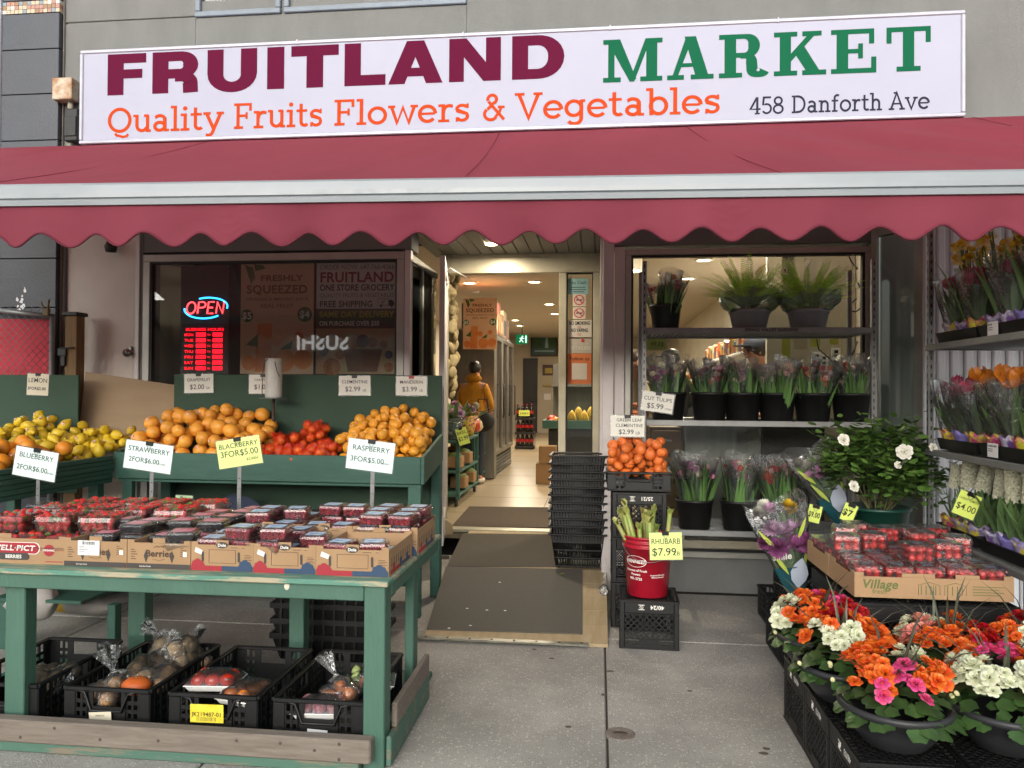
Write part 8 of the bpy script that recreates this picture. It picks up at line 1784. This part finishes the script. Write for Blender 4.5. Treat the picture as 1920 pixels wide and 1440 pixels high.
for i, (x, y) in enumerate(((-1.62, 8.5), (-1.7, 8.95), (-1.6, 9.35))):
    t = thing('wrapped_plant', 'dark leafy plant in printed wrap on the produce cart, %s from the door' % ('first', 'second', 'third')[i], 'plant', (x, y, FL+.735), 0, 'plants on the produce cart'); m = MB(); m.lathe([(0, 0), (.07, 0), (.1, .12), (.13, .24), (.10, .2)], 14); m.build('wrap', [bw, teal, wraps[2]][i], t, world=False); m = MB()
    for k in range(26): a = rgp.uniform(0, 6.3); l = rgp.uniform(.2, .42); d_ = V((cos(a)*.6, sin(a)*.6, rgp.uniform(.3, 1))).normalized(); m.blade([(0, 0, .15), V((0, 0, .15))+d_*l*.5, V((0, 0, .12))+d_*l], [.008, .03, .002], (-sin(a), cos(a), 0), fold=.3)
    m.build('leaves', bleaf, t, world=False); 
    for k in range(5): prt(MU['lkwyk'[k]], t, 'flower_head', None, (rgp.uniform(-.1, .1), rgp.uniform(-.12, .02), .26+rgp.uniform(0, .14)), (.8, 0, k), 1.0)
p2 = dup(pc, (-1.95, 11.1-.45, FL), label='second green produce cart behind the first, stacked with bags')
for i in range(14):
    x, y, z = -1.62-.17*(i % 3), 9.95+.27*(i//3)*.8, FL+.735+.0*(i % 2); c = ('b0402c', 'c98a2c', '9a3a5c', 'd9c9a0', '6a8a3a', 'd0651c')[i % 6]; m = MB(); m.ball((0, 0, .09), .085, 10, 7, (1, .8, 1.1), jit=.12); m.blade([(0, 0, .17), (.01, 0, .21), (.02, 0, .27)], [.03, .012, .045], (1, 0, 0), fold=.4)
    m.build('gift_bag', pm('gift_%s' % c, c, .3), label='shiny %s wrapped bag on the second produce cart' % ('red', 'amber', 'plum', 'cream', 'green', 'orange')[i % 6], cat='bag', group='wrapped bags on the second cart', loc=(x, y, z), world=False)
price_card('lime price card tilted on the front of the produce cart', (852, 806), (872, 800), (862, 836), 8.3, [('BASIL', .2, .5, .62, 'C', 0), ('$3.99', .25, .5, .25, 'C', 0)], lime)
hp = thing('hanging_packets', 'long string of pale dried garlic packets hanging beside the open door', 'packets', (X_(846, 7.35, 600), 7.35, 1.45)); m = MB(); hx = X_(843, 7.35, 600); m.tube([(hx, 7.35, 1.45), (hx, 7.35, 2.75)], .006, 5); m.build('string', pm('string', '8f8468', .9), hp); pk = MB(); pk.ball((0, 0, 0), .06, 9, 7, (.8, .5, 1), jit=.12); PK = mesh(pk, 'packet', pm('pale_packet', 'b5a67e', .7, '9c8c62', 18, .9, .3, 40, rand=.15))
for k in range(30): prt(PK, hp, 'packet', None, (rgp.uniform(-.03, .05)+hx-hp.location.x, rgp.uniform(-.12, .25), .03+1.2*k/30), (rgp.uniform(-.4, .4), 0, rgp.uniform(-1, 1)), rgp.uniform(.75, 1.15))
# right window interior: shelves, counter panel, notes, cables
m = MB(); a, b_ = X_(1284, 6.45, 830), X_(1425, 6.45, 830); m.box((a, 6.42, .3), (b_, 6.45, 1.26), .004); m.box((a-.02, 6.40, 1.262), (b_+.5, 6.9, 1.29), .004); m.box((b_+.002, 6.425, .3), (b_+.5, 6.45, 1.26), .004, 1)
m.build('service_counter', [pm('brushed_panel', '8f8f8c', .4, '62615d', 2.5, .9, metal=.5, stretch=(4, 4, .5)), pm('counter_dark', '3a3632', .6)], label='brushed metal back of the service counter behind the window', cat='counter', loc=(a, 6.42, .3))
dr = thing('drawer_unit', 'small brown wooden drawer unit beside the counter behind the window', 'drawers', (X_(1250, 6.5, 840), 6.5, .3)); a, b_ = X_(1218, 6.5, 840), X_(1281, 6.5, 840); MB().box((a, 6.48, .3), (b_, 6.85, 1.22), .004).build('carcass', pm('drawer_brown', '5a4228', .6, '4a3520', 4), dr)
for k in range(4): m = MB(); m.box((a+.02, 6.465, .34+.22*k), (b_-.02, 6.479, .53+.22*k), .003); d_ = m.build('drawer', pm('drawer_front', '6e5232', .6), dr); m = MB(); m.box(((a+b_)/2-.04, 6.45, .44+.22*k), ((a+b_)/2+.04, 6.464, .455+.22*k), .002); m.build('handle', galv, d_)
sn = [pm('snack_pack_%d' % i, c, .35, rand=.1) for i, c in enumerate(('a87a3a', '7a3a2a', 'b0a890', '4a4a6a', '8a8a3a', 'b05a3a'))]; PKM = []
for k in range(6): m = MB(); m.box((-.05, -.02, 0), (.05, .02, .15+.03*(k % 3)), .015); m.box((-.04, -.0212, .03), (.04, -.0202, .1), 0, 1); PKM.append(mesh(m, 'snack_packet', [sn[k], sn[(k+2) % 6]]))
def wall_shelf(lab, x0, x1, y0, y1, z, n, w2, dp=True):
    t = thing('wall_shelf', lab, 'shelf', ((x0+x1)/2, y0, z)); MB().box((x0, y0, z-.03), (x1, y1, z), .004).build('board', white_p, t); m = MB()
    for y in (y0+.1, y1-.1): m.box((x1-.02, y, z-.25), (x1, y+.03, z-.031), 0); m.bar((x0+.05, y+.015, z-.04), (x1-.01, y+.015, z-.24), .02, .02)
    m.build('bracket', dark, t)
    for k in range(n):
        o = bpy.data.objects.new('snack_packet', PKM[k % 6]); COL.objects.link(o); o.location = (x0+.08, y0+.08+k*(y1-y0-.16)/max(n-1, 1), z+.001); o.rotation_euler = (0, 0, rg.uniform(-.5, .5)-.6); _p(o, label='small packaged snack standing on the %s' % w2, category='snack', group='snacks on the '+w2)
wall_shelf('lower white snack shelf along the right inner wall', 1.5, 2.14, 7.6, 11.5, 1.95, 26, 'lower white wall shelf')
wall_shelf('upper white snack shelf high on the right inner wall', 1.85, 2.14, 7.7, 9.6, 2.34, 13, 'upper white wall shelf')
o = PY(1545, 505, 6.9); m = MB(); m.box((0, 0, 0), (.17, .14, .2), .006); m.box((.05, -.001, .04), (.12, 0, .16), 0, 1); m.text('KING', (.085, 0, .17), (1, 0, 0), (0, 0, 1), .02, 1, 'C', True, .001); m.build('red_box', [pm('box_red', '7a1c1e', .5), pm('box_gold', 'a8804a', .5)], label='dark red gift box high on the right inner wall', cat='box', loc=tuple(o), world=False)
m = MB(); m.box((o.x-.03, 6.88, o.z-.025), (2.14, 7.1, o.z-.002), .003); m.build('box_shelf', white_p, label='short white shelf under the dark red box', cat='shelf', loc=tuple(o))
t, put = sheet('price_poster', 'cream price list poster behind the ferns', 'poster', 1465, 462, 1492, 560, 6.6, pm('list_cream', 'b8ad94', .6)); put([('FREE', .09, .5, .75, 'C', 1, .8), ('8.00', .07, .5, .5, 'C', 1, .7), ('SHIPPING', .05, .5, .35, 'C', 1, .85)], ink)
for i, (x0, y0, x1, y1, c) in enumerate(((1466, 628, 1482, 672, '9ca03a'), (1520, 625, 1538, 650, '9ca03a'), (1556, 625, 1572, 646, '9ca03a'), (1488, 626, 1514, 655, 'a89a88'))): sheet('wall_note', ('tall lime note', 'small lime note', 'lime note nearest the trolley post', 'pale printed note')[i]+' taped on the wall behind the clerk', 'note', x0, y0, x1, y1, 6.75, pm('note_%s' % c, c, .6))
m = MB(); m.box((1.42, 6.752, .3), (2.14, 6.80, ZC-.003), 0); m.build('side_partition', wall_in, shop)
for i, (px, py) in enumerate(((1568, 664), (1532, 672), (1545, 676))): p = PY(px, py, 6.72); m = MB(); m.box((-.035, 0, -.05), (.035, .025, .05), .004); m.box((-.015, -.002, .008), (.015, 0, .034), 0, 1); m.box((-.015, -.002, -.034), (.015, 0, -.008), 0, 1); m.build('wall_outlet', [white_p, dark], label='white electrical outlet on the inner wall, %s' % ('the one standing higher', 'beside the crossing cable', 'nearest the clerk of the low pair')[i], cat='outlet', loc=tuple(p), world=False)
for i, pts in enumerate((((1585, 462), (1596, 490), (1608, 505)), ((1606, 560), (1592, 572), (1588, 580), (1604, 585), (1622, 572), (1616, 545), (1608, 530)), ((1530, 626), (1535, 655), (1555, 672), (1566, 685)), ((1608, 640), (1600, 660), (1590, 685)), ((1620, 560), (1624, 620), (1626, 660)))): m = MB(); m.tube([PY(x, y, 6.2+.03*i) for x, y in pts], .006, 6); m.build('power_cable', dark, label=('thin cable running up to the window head', 'looped black power cable by the trolley post', 'black cable drooping across the inner wall', 'black cable end near the tulips', 'straight black cable hanging along the window edge')[i], cat='cable', loc=tuple(PY(*pts[0], 6.2+.03*i)))

# ---- people
def skin_mesh(verts, edges, radii, sub=2):
    me = bpy.data.meshes.new('s'); me.from_pydata([tuple(v) for v in verts], edges, []); o = bpy.data.objects.new('s', me); COL.objects.link(o); md = o.modifiers.new('k', 'SKIN'); md.use_smooth_shade = True
    for i, r in enumerate(radii): me.skin_vertices[0].data[i].radius = (r, r) if not isinstance(r, tuple) else r
    me.skin_vertices[0].data[0].use_root = True; s2 = o.modifiers.new('u', 'SUBSURF'); s2.levels = sub; s2.render_levels = sub
    bpy.context.view_layer.update(); e = o.evaluated_get(bpy.context.evaluated_depsgraph_get()); out = bpy.data.meshes.new_from_object(e); bpy.data.objects.remove(o); bpy.data.meshes.remove(me); return out
def person(label, x, y, rz, h, skin, coat, trou, hair, arms, hairstyle='short', lean=0, cap=None, hood=False, glasses=False, look=0):
    t = thing('person', label, 'person', (x, y, FL+.002), rz); k = h/1.72; vs, es, rs = [], [], []
    def a(p, r, j=None): vs.append(V(p)*k); rs.append(tuple(q*k for q in r) if isinstance(r, tuple) else r*k); (es.append((j, len(vs)-1)) if j is not None else None); return len(vs)-1
    def tors(f=1.0): return None
    L = lambda z: -lean*max(0, z-.9)
    p = a((0, 0, .93), (.15, .11)); s = a((0, L(1.12), 1.12), (.14, .10), p); c = a((0, L(1.33), 1.32), (.17, .11), s); n = a((0, L(1.45), 1.46), .055, c); j = a((0, L(1.53)-.015-look*.02, 1.54), (.062, .07), n); q = a((0, L(1.62)-.012-look*.035, 1.62), (.075, .09), j); a((0, L(1.70)-look*.04, 1.69), (.055, .065), q)
    jo = {}
    for sd in (-1, 1):
        sh = a((sd*.17, L(1.39), 1.39), .055, c); e, w = arms[0 if sd < 0 else 1]; el = a(e, .043, sh); wr = a(w, .03, el); d = (V(w)-V(e)).normalized(); sdv = d.orthogonal().normalized(); pm_ = a(V(w)+d*.06, (.038, .02), wr)
        for f in range(4): o = sdv*(.024-.016*f); f1 = a(V(w)+d*.10+o, .0095, pm_); f2 = a(V(w)+d*(.13+.008*(f in (1, 2)))+o+d.cross(sdv)*.012, .0085, f1); a(V(w)+d*(.15+.01*(f in (1, 2)))+o+d.cross(sdv)*.03, .0075, f2)
        th_ = a(V(w)+d*.04+sdv*.04, .011, pm_); a(V(w)+d*.075+sdv*.055, .009, th_)
        hp_ = a((sd*.095, 0, .87), .085, p); kn = a((sd*.10, -.02, .49), .058, hp_); an = a((sd*.10, .02, .10), .04, kn); a((sd*.105, -.10, .045), .035, an); jo[sd] = (V((sd*.165, L(1.385), 1.385)), V(e), V(w))
    t_body = skin_mesh(vs, es, rs); t_body.materials.append(skin); b = prt(t_body, t, 'body', None)
    def cloth(nm, chain, mt):
        V_, E_, R_ = [], [], []
        for pts in chain:
            pv = pts[0] if isinstance(pts[0], int) else None
            for P_, r in (pts[1:] if pv is not None else pts): V_.append(V(P_)*k); R_.append(tuple(q*k for q in r) if isinstance(r, tuple) else r*k); (E_.append((pv, len(V_)-1)) if pv is not None else None); pv = len(V_)-1
        me = skin_mesh(V_, E_, R_); me.materials.append(mt); prt(me, t, nm, None)
    arm = lambda sd: [2, (jo[sd][0], .072), (jo[sd][1], .058), (jo[sd][1].lerp(jo[sd][2], .9), .05)]
    cloth('coat', [[((0, 0, .80), (.185, .14)), ((0, L(1.05), 1.05), (.18, .135)), ((0, L(1.30), 1.30), (.205, .14)), ((0, L(1.45), 1.45), .085)], arm(-1), arm(1)], coat)
    cloth('trousers', [[((0, 0, .92), (.165, .125)), ((-.095, 0, .84), .105), ((-.1, -.02, .49), .075), ((-.1, .02, .1), .06)], [0, ((.095, 0, .84), .105), ((.1, -.02, .49), .075), ((.1, .02, .1), .06)]], trou)
    m = MB()
    for sd in (-1, 1): m.ball((sd*.105*k, -.05*k, .045), .062*k, 12, 8, (.75, 1.9, .72))
    m.build('shoes', pm('shoe_white', 'b8b0a4', .6), t, world=False)
    hc = V((0, L(1.62)-.012-look*.035, 1.63))*k; m = MB()
    for sd in (-1, 1): m.ball(hc+V((sd*.032, -.088, .0))*k, .011*k, 8, 6, (1, .6, .6), 0)
    for sd in (-1, 1): m.ball(hc+V((sd*.032, -.086, .022))*k, .016*k, 8, 4, (1.1, .4, .2), 0)
    m.build('eyes', dark, t, world=False)
    m = MB(); m.lathe([(.018*k, -.025*k), (.014*k, .0), (.006*k, .03*k)], 8, tuple(hc+V((0, -.092, -.012))*k)); [m.ball(hc+V((sd*.078, 0, -.01))*k, .02*k, 8, 6, (.4, .7, 1.2)) for sd in (-1, 1)]; m.build('nose_and_ears', skin, t, world=False)
    m = MB(); m.ball(hc+V((0, -.083, -.055))*k, .022*k, 10, 5, (1.1, .4, .25)); m.build('mouth', pm('lips', '7a3a34', .5), t, world=False)
    m = MB(); m.ball(hc+V((0, .025, .035))*k, .104*k, 16, 10, (.93, 1.02, .95), jit=.06)
    if hairstyle == 'long':
        for i in range(26): an = R(200+140*i/25+90); e = V((cos(an)*.085, sin(an)*.085+.015, .03))*k; m.blade([hc+e, hc+e*1.2+V((0, 0, -.12)), hc+e*1.3+V((0, .0, -.28)), hc+e*1.25+V((0, 0, -.40))], [.016, .02, .017, .004], (-sin(an), cos(an), 0), fold=.2)
    if not hood or hairstyle: m.build('hair', hair, t, world=False)
    if cap: m = MB(); m.lathe([(.102*k, .03*k), (.104*k, .07*k), (.085*k, .115*k), (.0, .125*k)], 18, tuple(hc+V((0, .01, 0)))); m.box(hc+V((-.07, -.18, .04))*k, hc+V((.07, -.08, .052))*k, .005); m.build('cap', cap, t, world=False)
    if hood: m = MB(); m.ball(hc+V((0, .055, -.125))*k, .105*k, 16, 10, (1.2, .8, .62), jit=.08); m.build('hood', coat, t, world=False)
    if glasses: m = MB(); [m.tube([hc+V((sd*.035+.026*cos(R(z)), -.098, .0+.02*sin(R(z))))*k for z in range(0, 361, 30)], .004, 5) for sd in (-1, 1)]; [m.tube([hc+V((sd*.06, -.095, .005))*k, hc+V((sd*.08, 0, .008))*k], .004, 5) for sd in (-1, 1)]; m.build('glasses', dark, t, world=False)
    return t
sk1 = pm('skin_light', 'b5836a', .55, sss=.1); jeans = pm('jeans_dark', '232a36', .8); blackc = pm('coat_black', '141416', .8); hr_d = pm('hair_dark', '1c1613', .5); hr_b = pm('hair_brown', '33211a', .45); yel = pm('coat_yellow', 'c08410', .8, 'a06a0a', 9, .9, .8, 16)
P1 = ((-.25, -.05, 1.12), (-.14, -.28, 1.05)), ((.25, -.05, 1.12), (.16, -.28, 1.06))
person('shopper in a mustard yellow hooded coat and dark jeans facing into the shop', -1.72, 10.5, R(165), 1.66, sk1, yel, jeans, hr_d, P1, 'short', .05, hood=True)
person('clerk in dark jacket and navy cap with glasses looking down behind the tulips', 1.56, 7.22, R(-62), 1.74, sk1, blackc, jeans, hr_d, P1, 'short', .2, cap=pm('cap_navy', '1a2030', .8), glasses=True, look=1)
P2 = ((-.24, -.08, 1.12), (-.06, -.28, 1.18)), ((.24, -.08, 1.12), (.06, -.28, 1.20))
person('woman with long brown hair in a beige coat looking down at her hands', .33, 7.8, R(12), 1.66, sk1, pm('coat_beige', 'a8987c', .8), jeans, hr_b, P2, 'long', .12, look=1)
person('person in a black knit hat and black coat standing behind the tulip buckets', .86, 9.0, R(-150), 1.74, sk1, blackc, jeans, hr_d, P1, 'short', .1, cap=blackc)
m = MB(); m.ball((0, 0, 0), .16, 12, 8, (1, .6, .9)); m.tube([(-.08, 0, .12), (-.06, 0, .3), (.06, 0, .3), (.08, 0, .12)], .01, 6); m.build('shoulder_bag', blackc, label='black round bag held at the side of the shopper in yellow', cat='bag', loc=(-1.55, 10.25, 1.1), world=False)
m = MB(); m.box((-.1, -.05, 0), (.1, .05, .2), .02); m.tube([(-.05, 0, .2), (-.04, 0, .26), (.04, 0, .26), (.05, 0, .2)], .006, 5); m.build('orange_pouch', pm('pouch_orange', 'a85420', .6), label='orange pouch held in the hands of the woman in beige', cat='pouch', loc=(.31, 7.45, 1.13), world=False)
m = MB()
for i in range(26): m.ball((rg.uniform(-.35, .35), rg.uniform(-.1, .1), rg.uniform(0, .12)), .05, 8, 6, (1, 1, .8), i % 3)
m.box((-.4, -.14, -.95), (.4, .14, -.04), .01, 3); m.build('produce_island', [pm('isl_a', 'a8622c', .6), pm('isl_b', '8a7a4a', .6), pm('isl_c', 'a08a6a', .5), bxc[2]], label='island of wrapped produce behind the tulip buckets', cat='produce island', loc=(1.15, 9.3, 1.62), world=False)
